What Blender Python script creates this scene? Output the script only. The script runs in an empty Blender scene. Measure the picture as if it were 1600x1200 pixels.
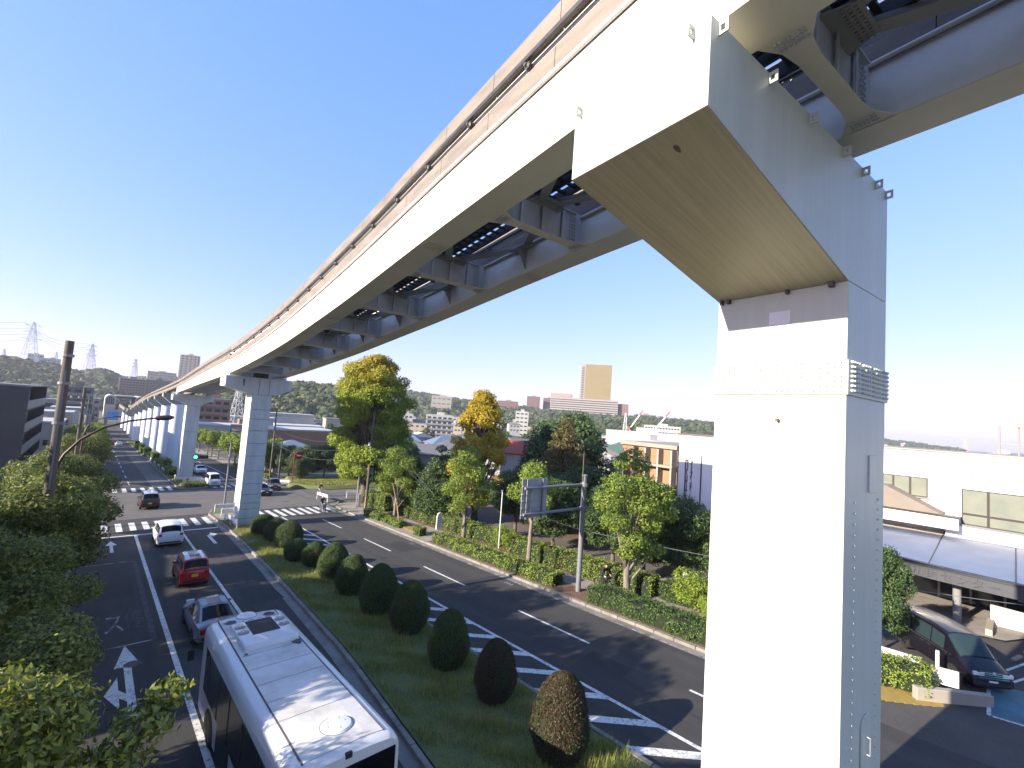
import bpy, math, random
import numpy as np
from mathutils import Vector, Matrix

R = math.radians
random.seed(7)
RNG = np.random.default_rng(7)
scene = bpy.context.scene
COL = scene.collection

# ------------------------------------------------------------------ camera
# X right of the avenue, Y along it, Z up.  The viewer stands on a footbridge 10 m above the kerb.
cam_data = bpy.data.cameras.new('camera')
cam_data.sensor_width = 36.0
cam_data.lens = 16.0
cam_data.clip_start = 0.1
cam_data.clip_end = 12000
cam = bpy.data.objects.new('camera', cam_data)
COL.objects.link(cam)
def camera_matrix(yaw, pitch, roll):
    f = Vector((math.sin(yaw)*math.cos(pitch), math.cos(yaw)*math.cos(pitch), math.sin(pitch)))
    r = Vector((math.cos(yaw), -math.sin(yaw), 0)); u = r.cross(f)
    c, s = math.cos(roll), math.sin(roll)
    r2 = r*c+u*s; u2 = u*c-r*s
    m = Matrix((r2, u2, -f)).transposed()
    return m
cam.matrix_world = Matrix.Translation((0, 0, 10)) @ camera_matrix(R(42.0), R(4.07), R(4.08)).to_4x4()
scene.camera = cam

# ------------------------------------------------------------------ sky and sun
SUN_ELEV, SUN_AZ = 21.7, -80.3          # azimuth clockwise from +Y
world = bpy.data.worlds.new('World'); scene.world = world; world.use_nodes = True
wn = world.node_tree
sky = wn.nodes.new('ShaderNodeTexSky'); sky.sky_type = 'NISHITA'; sky.sun_disc = False
sky.sun_elevation = R(SUN_ELEV); sky.sun_rotation = R(SUN_AZ)
sky.altitude = 60; sky.air_density = 1.0; sky.dust_density = 0.5; sky.ozone_density = 3.0
bg = wn.nodes['Background']; bg.inputs['Strength'].default_value = 0.112
# film response of the picture: each channel of the sky gets the photograph's soft shoulder and white balance
sep = wn.nodes.new('ShaderNodeSeparateColor'); com = wn.nodes.new('ShaderNodeCombineColor'); wn.links.new(sky.outputs[0], sep.inputs[0])
for ch, (gam, gain) in enumerate(((0.78, 1.01), (0.52, 1.33), (0.5, 2.15))):
    pw = wn.nodes.new('ShaderNodeMath'); pw.operation = 'POWER'; pw.inputs[1].default_value = gam
    ml = wn.nodes.new('ShaderNodeMath'); ml.operation = 'MULTIPLY'; ml.inputs[1].default_value = gain
    wn.links.new(sep.outputs[ch], pw.inputs[0]); wn.links.new(pw.outputs[0], ml.inputs[0]); wn.links.new(ml.outputs[0], com.inputs[ch])
wn.links.new(com.outputs[0], bg.inputs['Color'])
sd = bpy.data.lights.new('sun', 'SUN'); sd.energy = 5.0; sd.angle = R(0.5); sd.color = (1.0, 0.89, 0.74)
sun = bpy.data.objects.new('sun', sd); COL.objects.link(sun)
ldir = Vector((0.9159, -0.1559, -0.3698))
sun.rotation_euler = ldir.to_track_quat('-Z', 'Y').to_euler()
sun.location = (-60, 10, 60)
scene.view_settings.view_transform = 'Standard'; scene.view_settings.look = 'None'
scene.view_settings.exposure = 1.53; scene.view_settings.gamma = 1.0
scene.view_settings.use_curve_mapping = False
scene.cycles.max_bounces = 6; scene.cycles.transparent_max_bounces = 6
scene.cycles.diffuse_bounces = 3; scene.cycles.glossy_bounces = 3; scene.cycles.transmission_bounces = 4

# ------------------------------------------------------------------ materials
MATS = {}
def mat(name, col, rough=0.7, metal=0.0, var=0.12, scale=3.0, bump=0.0, bscale=40.0, col2=None, stretch=None,
        coat=0.0, emit=None, estr=1.0, detail=5.0, contrast=(0.3, 0.7), spec=0.5, trans=0.0, ior=1.45, fine=0.0):
    if name in MATS: return MATS[name]
    m = bpy.data.materials.new(name); m.use_nodes = True; n = m.node_tree; nd = n.nodes; L = n.links.new
    b = nd['Principled BSDF']
    b.inputs['Roughness'].default_value = rough; b.inputs['Metallic'].default_value = metal
    b.inputs['Specular IOR Level'].default_value = spec
    b.inputs['Coat Weight'].default_value = coat
    b.inputs['Transmission Weight'].default_value = trans; b.inputs['IOR'].default_value = ior
    c1 = (*col, 1)
    if col2 is None: c2 = tuple(min(1, c*(1-var*1.6)) for c in col)+(1,)
    else: c2 = (*col2, 1)
    if var > 0 or col2:
        tc = nd.new('ShaderNodeTexCoord'); mp = nd.new('ShaderNodeMapping'); L(tc.outputs['Object'], mp.inputs['Vector'])
        if stretch: mp.inputs['Scale'].default_value = stretch
        nz = nd.new('ShaderNodeTexNoise'); nz.inputs['Scale'].default_value = scale; nz.inputs['Detail'].default_value = detail
        nz.inputs['Roughness'].default_value = 0.62
        L(mp.outputs[0], nz.inputs['Vector'])
        rp = nd.new('ShaderNodeValToRGB'); rp.color_ramp.elements[0].position = contrast[0]; rp.color_ramp.elements[1].position = contrast[1]
        rp.color_ramp.elements[0].color = c2; rp.color_ramp.elements[1].color = c1
        L(nz.outputs['Fac'], rp.inputs[0])
        out = rp.outputs[0]
        if fine > 0:
            n2 = nd.new('ShaderNodeTexNoise'); n2.inputs['Scale'].default_value = scale*17; n2.inputs['Detail'].default_value = 3
            L(mp.outputs[0], n2.inputs['Vector'])
            mx = nd.new('ShaderNodeMix'); mx.data_type = 'RGBA'; mx.blend_type = 'OVERLAY'; mx.inputs[0].default_value = fine
            L(out, mx.inputs[6]); L(n2.outputs['Color'], mx.inputs[7]); 
            bw = nd.new('ShaderNodeRGBToBW'); L(n2.outputs['Color'], bw.inputs[0]); L(bw.outputs[0], mx.inputs[7]); out = mx.outputs[2]
        L(out, b.inputs['Base Color'])
    else:
        b.inputs['Base Color'].default_value = c1
    if bump > 0:
        tc2 = nd.new('ShaderNodeTexCoord'); nb = nd.new('ShaderNodeTexNoise'); nb.inputs['Scale'].default_value = bscale; nb.inputs['Detail'].default_value = 4
        L(tc2.outputs['Object'], nb.inputs['Vector'])
        bp = nd.new('ShaderNodeBump'); bp.inputs['Strength'].default_value = bump; bp.inputs['Distance'].default_value = 0.03
        L(nb.outputs['Fac'], bp.inputs['Height']); L(bp.outputs[0], b.inputs['Normal'])
    if emit:
        b.inputs['Emission Color'].default_value = (*emit, 1); b.inputs['Emission Strength'].default_value = estr
    MATS[name] = m
    return m

def leaf_mat(name, cols, rough=0.55, transl=0.28, zramp=None, znoise=0.0, patch=None, patch_scale=1.3):
    """foliage: colour varies leaf by leaf, with light passing through; zramp = (z0, z1, colour list) tints the top of the crown;
    patch = colour of browned patches"""
    if name in MATS: return MATS[name]
    m = bpy.data.materials.new(name); m.use_nodes = True; n = m.node_tree; nd = n.nodes; L = n.links.new
    b = nd['Principled BSDF']; b.inputs['Roughness'].default_value = rough; b.inputs['Specular IOR Level'].default_value = 0.35
    geo = nd.new('ShaderNodeNewGeometry')
    rp = nd.new('ShaderNodeValToRGB'); rp.color_ramp.interpolation = 'LINEAR'
    els = rp.color_ramp.elements
    while len(els) < len(cols): els.new(0.5)
    for i, c in enumerate(cols):
        els[i].position = i/(len(cols)-1); els[i].color = (*c, 1)
    L(geo.outputs['Random Per Island'], rp.inputs[0])
    out = rp.outputs[0]
    tc = nd.new('ShaderNodeTexCoord')
    if zramp:
        z0, z1, zc = zramp
        sp = nd.new('ShaderNodeSeparateXYZ'); L(tc.outputs['Object'], sp.inputs[0])
        nz = nd.new('ShaderNodeTexNoise'); nz.inputs['Scale'].default_value = 0.45; nz.inputs['Detail'].default_value = 3
        L(tc.outputs['Object'], nz.inputs['Vector'])
        md = nd.new('ShaderNodeMath'); md.operation = 'MULTIPLY_ADD'; L(nz.outputs['Fac'], md.inputs[0]); md.inputs[1].default_value = znoise; L(sp.outputs[2], md.inputs[2])
        mr = nd.new('ShaderNodeMapRange'); mr.inputs[1].default_value = z0+znoise*.5; mr.inputs[2].default_value = z1+znoise*.5
        L(md.outputs[0], mr.inputs[0])
        r2 = nd.new('ShaderNodeValToRGB'); e2 = r2.color_ramp.elements
        while len(e2) < len(zc): e2.new(0.5)
        for i, c in enumerate(zc): e2[i].position = i/(len(zc)-1); e2[i].color = (*c, 1)
        L(geo.outputs['Random Per Island'], r2.inputs[0])
        mx = nd.new('ShaderNodeMix'); mx.data_type = 'RGBA'; L(mr.outputs[0], mx.inputs[0]); L(out, mx.inputs[6]); L(r2.outputs[0], mx.inputs[7]); out = mx.outputs[2]
    if patch:
        nz = nd.new('ShaderNodeTexNoise'); nz.inputs['Scale'].default_value = patch_scale; nz.inputs['Detail'].default_value = 4
        oi = nd.new('ShaderNodeObjectInfo'); ad = nd.new('ShaderNodeVectorMath'); ad.operation = 'ADD'
        sc_ = nd.new('ShaderNodeVectorMath'); sc_.operation = 'SCALE'; L(oi.outputs['Location'], sc_.inputs[0]); sc_.inputs[3].default_value = 0.7
        L(tc.outputs['Object'], ad.inputs[0]); L(sc_.outputs[0], ad.inputs[1]); L(ad.outputs[0], nz.inputs['Vector'])
        mr = nd.new('ShaderNodeMapRange'); mr.inputs[1].default_value = 0.56; mr.inputs[2].default_value = 0.68; L(nz.outputs['Fac'], mr.inputs[0])
        mx = nd.new('ShaderNodeMix'); mx.data_type = 'RGBA'; L(mr.outputs[0], mx.inputs[0]); L(out, mx.inputs[6]); mx.inputs[7].default_value = (*patch, 1); out = mx.outputs[2]
    L(out, b.inputs['Base Color'])
    if transl > 0:
        t = nd.new('ShaderNodeBsdfTranslucent'); L(out, t.inputs['Color'])
        ms = nd.new('ShaderNodeMixShader'); ms.inputs[0].default_value = transl
        L(b.outputs[0], ms.inputs[1]); L(t.outputs[0], ms.inputs[2]); L(ms.outputs[0], nd['Material Output'].inputs['Surface'])
    MATS[name] = m
    return m

# ------------------------------------------------------------------ mesh helpers
ORD = ('first', 'second', 'third', 'fourth', 'fifth', 'sixth', 'seventh', 'eighth', 'ninth', 'tenth', 'eleventh', 'twelfth', 'thirteenth', 'fourteenth')
class MB:
    """collects simple solids and links them as one mesh object"""
    def __init__(s): s.v = []; s.f = []
    def add(s, vs, fs):
        o = len(s.v); s.v += [tuple(p) for p in vs]; s.f += [tuple(i+o for i in f) for f in fs]; return s
    def box(s, x0, x1, y0, y1, z0, z1):
        return s.add([(x0,y0,z0),(x1,y0,z0),(x1,y1,z0),(x0,y1,z0),(x0,y0,z1),(x1,y0,z1),(x1,y1,z1),(x0,y1,z1)],
                     [(0,3,2,1),(4,5,6,7),(0,1,5,4),(1,2,6,5),(2,3,7,6),(3,0,4,7)])
    def cbox(s, c, size, rz=0.0, M=None):
        hx, hy, hz = size[0]/2, size[1]/2, size[2]/2
        vs = [Vector((x,y,z)) for z in (-hz,hz) for (x,y) in ((-hx,-hy),(hx,-hy),(hx,hy),(-hx,hy))]
        rot = M if M is not None else Matrix.Rotation(rz, 3, 'Z')
        vs = [rot @ v + Vector(c) for v in vs]
        return s.add(vs, [(0,3,2,1),(4,5,6,7),(0,1,5,4),(1,2,6,5),(2,3,7,6),(3,0,4,7)])
    def bar(s, p0, p1, w, h=None, up=(0,0,1)):
        p0, p1 = Vector(p0), Vector(p1); h = w if h is None else h
        d = (p1-p0); 
        if d.length < 1e-6: return s
        d.normalize(); u = Vector(up)
        if abs(d.dot(u)) > .98: u = Vector((1,0,0))
        r = d.cross(u).normalized(); u = r.cross(d)
        vs = []
        for p in (p0, p1):
            for a, b in ((-1,-1),(1,-1),(1,1),(-1,1)): vs.append(p+r*(a*w/2)+u*(b*h/2))
        return s.add(vs, [(0,1,2,3),(4,7,6,5),(0,4,5,1),(1,5,6,2),(2,6,7,3),(3,7,4,0)])
    def tube(s, pts, rad, n=8, cap=True):
        pts = [Vector(p) for p in pts]; k = len(pts)
        rad = [rad]*k if not hasattr(rad, '__len__') else rad
        o = len(s.v); prev = None
        for i, p in enumerate(pts):
            d = (pts[min(i+1,k-1)]-pts[max(i-1,0)]).normalized()
            ref = Vector((0,0,1)) if abs(d.z) < .9 else Vector((1,0,0))
            if prev is None: a = d.cross(ref).normalized()
            else:
                a = prev - d*prev.dot(d)
                a = a.normalized() if a.length > 1e-5 else d.cross(ref).normalized()
            prev = a; b = d.cross(a)
            for j in range(n):
                t = 2*math.pi*j/n; s.v.append(tuple(p+(a*math.cos(t)+b*math.sin(t))*rad[i]))
        for i in range(k-1):
            for j in range(n):
                j2 = (j+1) % n; s.f.append((o+i*n+j, o+i*n+j2, o+(i+1)*n+j2, o+(i+1)*n+j))
        if cap:
            s.f.append(tuple(o+j for j in reversed(range(n)))); s.f.append(tuple(o+(k-1)*n+j for j in range(n)))
        return s
    def lathe(s, prof, n=16, c=(0,0,0), M=None):
        o = len(s.v); C_ = Vector(c)
        for (r, z) in prof:
            for j in range(n):
                t = 2*math.pi*j/n; v = Vector((r*math.cos(t), r*math.sin(t), z))
                if M is not None: v = M @ v
                s.v.append(tuple(v+C_))
        for i in range(len(prof)-1):
            for j in range(n):
                j2 = (j+1) % n; s.f.append((o+i*n+j, o+i*n+j2, o+(i+1)*n+j2, o+(i+1)*n+j))
        s.f.append(tuple(o+j for j in reversed(range(n)))); s.f.append(tuple(o+(len(prof)-1)*n+j for j in range(n)))
        return s
    def prism(s, poly, axis='z', a=0.0, b=1.0):
        """poly extruded from a to b along an axis; poly coordinates are the two remaining axes in order"""
        k = len(poly); o = len(s.v)
        def P(u, v, w): return {'z': (u, v, w), 'y': (u, w, v), 'x': (w, u, v)}[axis]
        for w in (a, b):
            for (u, v) in poly: s.v.append(P(u, v, w))
        s.f.append(tuple(o+i for i in reversed(range(k)))); s.f.append(tuple(o+k+i for i in range(k)))
        for i in range(k): s.f.append((o+i, o+(i+1) % k, o+k+(i+1) % k, o+k+i))
        return s
    def sweep(s, frames, prof, closed=True, caps=True):
        """frames: (origin, right, up); prof: 2-D points"""
        o = len(s.v); k = 0 if callable(prof) else len(prof)
        for fr in frames:
            p, r, u = fr[:3]; P_ = prof(fr[3]) if callable(prof) else prof; k = len(P_)
            for (a, b) in P_: s.v.append(tuple(p+r*a+u*b))
        for i in range(len(frames)-1):
            for j in range(k if closed else k-1):
                j2 = (j+1) % k; s.f.append((o+i*k+j, o+i*k+j2, o+(i+1)*k+j2, o+(i+1)*k+j))
        if caps and closed:
            s.f.append(tuple(o+j for j in reversed(range(k)))); s.f.append(tuple(o+(len(frames)-1)*k+j for j in range(k)))
        return s
    def mesh(s, name):
        me = bpy.data.meshes.new(name); me.from_pydata(s.v, [], s.f); me.update()
        import bmesh
        bm = bmesh.new(); bm.from_mesh(me); bmesh.ops.recalc_face_normals(bm, faces=bm.faces); bm.to_mesh(me); bm.free()
        return me
    def build(s, name, m=None, parent=None, smooth=None, bevel=0.0, segs=2, loc=None, rz=None):
        me = s.mesh(name)
        return link(name, me, m, parent, smooth, bevel, segs, loc, rz)

def link(name, me, m=None, parent=None, smooth=None, bevel=0.0, segs=2, loc=None, rz=None):
    o = bpy.data.objects.new(name, me); COL.objects.link(o)
    if m is not None and not me.materials: me.materials.append(MATS[m] if isinstance(m, str) else m)
    if parent is not None: o.parent = parent
    if loc is not None: o.location = loc
    if rz is not None: o.rotation_euler = (0, 0, rz)
    if smooth is not None:
        me.polygons.foreach_set('use_smooth', [True]*len(me.polygons))
        me.set_sharp_from_angle(angle=R(smooth))
    if bevel > 0:
        bv = o.modifiers.new('bevel', 'BEVEL'); bv.width = bevel; bv.segments = segs; bv.limit_method = 'ANGLE'; bv.angle_limit = R(30)
        if smooth is None:
            me.polygons.foreach_set('use_smooth', [True]*len(me.polygons)); bv.harden_normals = True
    return o

def tag(o, label=None, cat=None, group=None, kind=None):
    if label: o['label'] = label
    if cat: o['category'] = cat
    if group: o['group'] = group
    if kind: o['kind'] = kind
    return o
def empty(name, loc=(0,0,0), rz=0.0, label=None, cat=None, group=None):
    o = bpy.data.objects.new(name, None); COL.objects.link(o); o.location = loc; o.rotation_euler = (0, 0, rz)
    o.empty_display_size = 0.3
    return tag(o, label, cat, group)
def inst(me, name, parent=None, loc=(0,0,0), rz=0.0, scale=None, rot=None):
    o = bpy.data.objects.new(name, me); COL.objects.link(o)
    if parent is not None: o.parent = parent
    o.location = loc; o.rotation_euler = rot if rot is not None else (0, 0, rz)
    if scale is not None: o.scale = scale if hasattr(scale, '__len__') else (scale,)*3
    return o
def copy_tree(src, loc, rz, scale=None, label=None, group=None):
    kids = {}
    for o in bpy.data.objects:
        if o.parent is not None: kids.setdefault(o.parent.name, []).append(o)
    def cp(o, parent):
        c = o.copy(); COL.objects.link(c); c.parent = parent
        for ch in kids.get(o.name, []): cp(ch, c)
        return c
    r = cp(src, None); r.location = loc; r.rotation_euler = (0, 0, rz)
    if scale is not None: r.scale = scale if hasattr(scale, '__len__') else (scale,)*3
    if label: r['label'] = label
    if group: r['group'] = group
    return r
def np_mesh(name, verts, nper, m):
    """verts: (N, nper, 3) faces that share no vertices"""
    N = verts.shape[0]; me = bpy.data.meshes.new(name)
    me.vertices.add(N*nper); me.vertices.foreach_set('co', verts.reshape(-1).astype(np.float32))
    me.loops.add(N*nper); me.loops.foreach_set('vertex_index', np.arange(N*nper, dtype=np.int32))
    me.polygons.add(N); me.polygons.foreach_set('loop_start', np.arange(0, N*nper, nper, dtype=np.int32))
    me.update(calc_edges=True); me.validate()
    me.materials.append(m)
    return me

# the avenue falls 4.4 % away from the viewer and levels out by the station
def gz(x, y):
    y = max(-80.0, y)
    if y < 215: return -0.044*y
    if y < 265:
        t = (y-215)/50; return -0.044*215-0.044*50*(t-t*t/2)
    return -0.044*215-0.044*25
# ------------------------------------------------------------------ base materials
mat('asphalt', (0.046, 0.0445, 0.043), 0.88, col2=(0.029, 0.0285, 0.0285), scale=0.9, stretch=(1, .09, 1), bump=0.25, bscale=90, fine=0.4, contrast=(0.32, 0.68))
mat('asphalt_old', (0.118, 0.108, 0.098), 0.9, var=0.2, scale=0.6, bump=0.25, bscale=90, fine=0.3)
mat('asphalt_lot', (0.07, 0.065, 0.062), 0.9, var=0.2, scale=0.5, bump=0.25, bscale=80, fine=0.3)
mat('road_paint', (0.58, 0.58, 0.56), 0.7, col2=(0.16, 0.16, 0.16), scale=8.0, detail=8, contrast=(0.33, 0.50), fine=0.3)
mat('worn_paint', (0.30, 0.30, 0.30), 0.8, col2=(0.05, 0.049, 0.048), scale=2.2, contrast=(0.38, 0.62))
mat('faint_paint', (0.075, 0.075, 0.078), 0.85, col2=(0.042, 0.041, 0.040), scale=3.0, contrast=(0.4, 0.6))
mat('kerb_concrete', (0.25, 0.225, 0.195), 0.9, col2=(0.14, 0.125, 0.105), scale=1.6, bump=0.2, bscale=30, fine=0.2)
mat('gutter', (0.22, 0.205, 0.185), 0.9, col2=(0.12, 0.11, 0.10), scale=1.3, fine=0.2)
mat('paving', (0.27, 0.245, 0.215), 0.9, var=0.2, scale=1.1, bump=0.15, bscale=30, fine=0.25)
mat('soil', (0.115, 0.075, 0.05), 0.95, col2=(0.06, 0.045, 0.03), scale=3.0, bump=0.6, bscale=14, fine=0.4)
mat('litter_soil', (0.17, 0.095, 0.06), 0.95, col2=(0.075, 0.05, 0.035), scale=6.0, bump=0.8, bscale=20, fine=0.5)
mat('turf', (0.13, 0.15, 0.045), 0.95, col2=(0.075, 0.085, 0.03), scale=0.9, bump=0.5, bscale=10, fine=0.4)
mat('far_ground', (0.115, 0.115, 0.085), 0.95, col2=(0.06, 0.075, 0.04), scale=0.03, detail=8)
mat('tactile', (0.30, 0.21, 0.05), 0.85, var=0.15, scale=4)
mat('blue_bay', (0.06, 0.17, 0.22), 0.8, col2=(0.04, 0.09, 0.115), scale=1.1, contrast=(.3, .6))

# ------------------------------------------------------------------ ground, roads and pavements
def sheet(name, x0, x1, y0, y1, dz, m, parent=None, kind='structure', xf=None):
    """a level-across sheet that follows the slope of the avenue"""
    ys = [y0]
    while ys[-1] < y1-1e-6:
        st = 12.0 if ys[-1] >= 205 else 24.0
        ys.append(min(y1, ys[-1]+st))
    vs, fs = [], []
    for y in ys:
        vs += [(x0, y, gz(0, y)+dz), (x1, y, gz(0, y)+dz)]
    for i in range(len(ys)-1): fs.append((2*i, 2*i+1, 2*i+3, 2*i+2))
    o = MB().add(vs, fs).build(name, m, parent)
    if parent is None: tag(o, kind=kind)
    return o
def poly_sheet(name, poly, dz, m, parent=None, kind='structure'):
    o = MB().add([(x, y, gz(x, y)+dz) for x, y in poly], [tuple(range(len(poly)))]).build(name, m, parent)
    if parent is None: tag(o, kind=kind)
    return o

xs = [-6000, -2500, -1000, -400, -120, -30, 0, 30, 80, 160, 300, 600, 1200, 2500, 5000, 9000]
ys = [-3000, -800, -200, -80, -20, 20, 60, 100, 140, 180, 215, 225, 235, 245, 255, 265, 400, 700, 1200, 2500, 5000, 9000]
vs = [(x, y, gz(x, y)-0.06-(0 if y < 3000 else 0)) for y in ys for x in xs]
fs = [(j*len(xs)+i, j*len(xs)+i+1, (j+1)*len(xs)+i+1, (j+1)*len(xs)+i) for j in range(len(ys)-1) for i in range(len(xs)-1)]
tag(MB().add(vs, fs).build('ground', 'far_ground'), kind='structure')

road = sheet('road', 0.0, 22.2, -60, 345, 0.0, 'asphalt')
tag(poly_sheet('cross_street_road', [(-70, 58.5), (0, 58.5), (0, 77), (-70, 77)], 0.0, 'asphalt_old'), kind='structure')
tag(poly_sheet('side_street_road', [(22.2, 58.8), (26, 60.2), (90, 60.2), (90, 68.5), (29, 68.5), (22.2, 74)], 0.0, 'asphalt_old'), kind='structure')
sheet('junction_surface', 0.0, 22.2, 57.5, 77.3, 0.004, 'asphalt_old')
sheet('lane_overlay', 6.9, 9.35, 82.5, 170, 0.004, 'asphalt_old')

def kerb_run(parent, pts, w=0.2, h=0.15, ln=1.1, m='kerb_concrete', base=0.0):
    """a row of separate kerb stones along a line; each stone is its own part"""
    for a, b in zip(pts[:-1], pts[1:]):
        L_ = math.hypot(b[0]-a[0], b[1]-a[1]); n = max(1, int(round(L_/ln)))
        for i in range(n):
            t0, t1 = i/n, (i+1)/n
            p0 = (a[0]+(b[0]-a[0])*t0, a[1]+(b[1]-a[1])*t0); p1 = (a[0]+(b[0]-a[0])*t1, a[1]+(b[1]-a[1])*t1)
            dx, dy = p1[0]-p0[0], p1[1]-p0[1]; l = math.hypot(dx, dy); dx /= l; dy /= l
            g = 0.008; j = random.uniform(-.006, .006)
            q0 = Vector((p0[0]+dx*g, p0[1]+dy*g, gz(0, p0[1])+h/2-.05+base+j)); q1 = Vector((p1[0]-dx*g, p1[1]-dy*g, gz(0, p1[1])+h/2-.05+base+j))
            MB().bar(q0, q1, w, h+.1).build('kerb_stone', m, parent, bevel=0.025, segs=1)

# left pavement
sheet('pavement', -3.8, -0.2, -30, 58, 0.12, 'paving')
sheet('far_pavement', -3.8, -0.2, 78, 330, 0.12, 'paving')
# right pavement with its planting strips
pav_r = sheet('right_pavement', 22.42, 27.6, 7.0, 57.0, 0.12, 'paving')
kerb_run(pav_r, [(22.31, 7), (22.31, 52), (22.8, 56), (24.2, 58.6)])
sheet('right_gutter', 21.65, 22.2, 7, 57, 0.004, 'gutter')
sheet('front_planting_bed', 22.5, 24.25, 7.2, 34.6, 0.128, 'litter_soil')
sheet('back_planting_bed', 25.9, 27.6, 16, 50, 0.128, 'litter_soil')
sheet('hall_yard', 27.6, 60, 16, 58, 0.06, 'litter_soil')
sheet('driveway', 27.6, 34.5, 17, 40, 0.064, 'asphalt_old')
sheet('far_right_pavement', 22.42, 25.5, 78, 240, 0.12, 'paving')
# entrance plaza and car park of the hall on the right
sheet('plaza', 22.2, 45, -30, 7.0, 0.004, 'asphalt_lot')
sheet('plaza_paving', 26.4, 34.5, 8.4, 16.8, 0.13, 'paving')
poly_sheet('hall_forecourt', [(36.4, 0.4), (45, -4), (45, 9.5), (34.4, 9.5)], 0.14, 'paving')
poly_sheet('accessible_parking_bay', [(26.1, .75), (29.5, .9), (32.0, -5), (27.2, -5)], 0.012, 'blue_bay')
for i, (a, b) in enumerate((((26.2, .72), (28.9, .80)), ((26.2, .62), (27.0, -5)), ((29.5, .55), (38.0, -2.6)), ((30.6, .8), (39.0, -2.0)))):
    v = Vector((b[0]-a[0], b[1]-a[1], 0)).normalized(); s_ = Vector((-v.y, v.x, 0))*.06
    poly_sheet('bay_line', [(a[0]+s_.x, a[1]+s_.y), (b[0]+s_.x, b[1]+s_.y), (b[0]-s_.x, b[1]-s_.y), (a[0]-s_.x, a[1]-s_.y)], 0.018, 'road_paint')

# median with kerbs
ML = [(6.2, -30), (7.6, 5), (8.05, 10), (8.35, 12.7), (8.9, 18), (9.1, 20.5), (9.3, 25), (9.7, 34), (9.95, 44), (10.0, 50), (9.75, 56.5)]
MR = [(13.5, -30), (13.5, 54), (13.0, 58.2)]
vs = []
med = poly_sheet('median', [(x+.15, y) for x, y in ML]+[(10.6, 59.3), (12.2, 59.4)]+[(x-.15, y) for x, y in reversed(MR)], 0.13, 'turf')
kerb_run(med, ML[1:]+[(10.5, 59.3), (12.2, 59.5), (13.0, 58.2), (13.5, 54)])
kerb_run(med, [(13.5, 54), (13.5, 6)], ln=1.4)
for i in range(len(ML)-2):
    (xa, ya), (xb, yb) = ML[i+1], ML[i+2]
    poly_sheet('median_gutter', [(xa-.55, ya), (xa-.08, ya), (xb-.08, yb), (xb-.55, yb)], 0.004, 'gutter')
poly_sheet('island_paving', [(10.1, 52.3), (13.3, 52.3), (13.0, 56.2), (10.0, 56.2)], 0.137, 'paving')
med2 = sheet('far_median', 9.75, 13.4, 79.5, 236, 0.13, 'turf')
kerb_run(med2, [(13.2, 79.5), (12.4, 78.6), (10.6, 78.6), (9.6, 79.5), (9.6, 236)], ln=2.4)
kerb_run(med2, [(13.5, 79.5), (13.5, 236)], ln=3.4)

# ------------------------------------------------------------------ road markings, each a thin sheet on the asphalt
def mark(poly, m='road_paint', name='road_marking', dz=0.008): return poly_sheet(name, poly, dz, m, parent=road)
def line(x0, y0, x1, y1, w=0.15, m='road_paint', dz=0.008):
    v = Vector((x1-x0, y1-y0)).normalized(); s_ = Vector((-v.y, v.x))*w/2
    return mark([(x0+s_.x, y0+s_.y), (x1+s_.x, y1+s_.y), (x1-s_.x, y1-s_.y), (x0-s_.x, y0-s_.y)], m, 'lane_line', dz)
line(3.45, -20, 3.45, 49.6, 0.2); line(6.55, -20, 6.6, 49.6, 0.17)
line(-0.05+0.5, 49.75, 9.4, 49.75, 0.30, dz=0.009)
line(15.55, -20, 15.55, 52.3, 0.17); line(21.75, 8, 21.75, 56, 0.12, 'worn_paint')
for k in range(-1, 5): line(18.62, 3.8+10*k, 18.62, 8.8+10*k, 0.14)
k = 0; y = -6.0
while y < 44:                                           # hatched zone beside the median
    mark([(13.72, y+2.0), (15.46, y+.16), (15.46, y-.36), (13.72, y+1.46)], name='hatch_stripe'); y += 2.1
for k in range(10): mark([(0.35+.95*k, 51.7), (0.8+.95*k, 51.7), (0.8+.95*k, 55.6), (0.35+.95*k, 55.6)], name='crossing_stripe', dz=.01)
for k in range(9): mark([(14.1+.87*k, 52.4), (14.54+.87*k, 52.4), (14.54+.87*k, 56.6), (14.1+.87*k, 56.6)], name='crossing_stripe', dz=.012)
for k in range(9): mark([(0.6+.98*k, 77.9), (1.06+.98*k, 77.9), (1.06+.98*k, 82), (0.6+.98*k, 82)], name='crossing_stripe', dz=.012)
for k in range(9): mark([(13.8+.9*k, 78.6), (14.25+.9*k, 78.6), (14.25+.9*k, 82.6), (13.8+.9*k, 82.6)], name='crossing_stripe', dz=.012)
line(13.6, 84.2, 22, 84.2, .3); line(15.5, 85, 15.5, 236, .15); line(18.6, 85, 18.6, 120, .15)
for k in range(13): line(18.6, 124+9*k, 18.6, 128+9*k, .15)
for k in range(16): line(4.55, 86+9.5*k, 4.55, 90+9.5*k, .16)
for k in range(8): mark([(6.95, 83.5+2*k), (9.1, 84.6+2*k), (9.1, 85.0+2*k), (6.95, 83.9+2*k)], 'worn_paint', 'hatch_stripe', .012)
# straight-and-left arrow in the kerb lane
ax, ay = 1.92, 19.8
mark([(ax-.11, ay), (ax+.13, ay), (ax+.13, ay+4.1), (ax+.42, ay+4.1), (ax, ay+6.3), (ax-.4, ay+4.1), (ax-.11, ay+4.1)], name='lane_arrow')
mark([(ax-.32, ay+.7), (ax-.32, ay+1.55), (ax-.105, ay+1.15), (ax-.105, ay+1.75), (ax-.32, ay+2.2), (ax-.32, ay+3.3), (ax-.72, ay+2.0)], name='lane_arrow', dz=.01)
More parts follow.
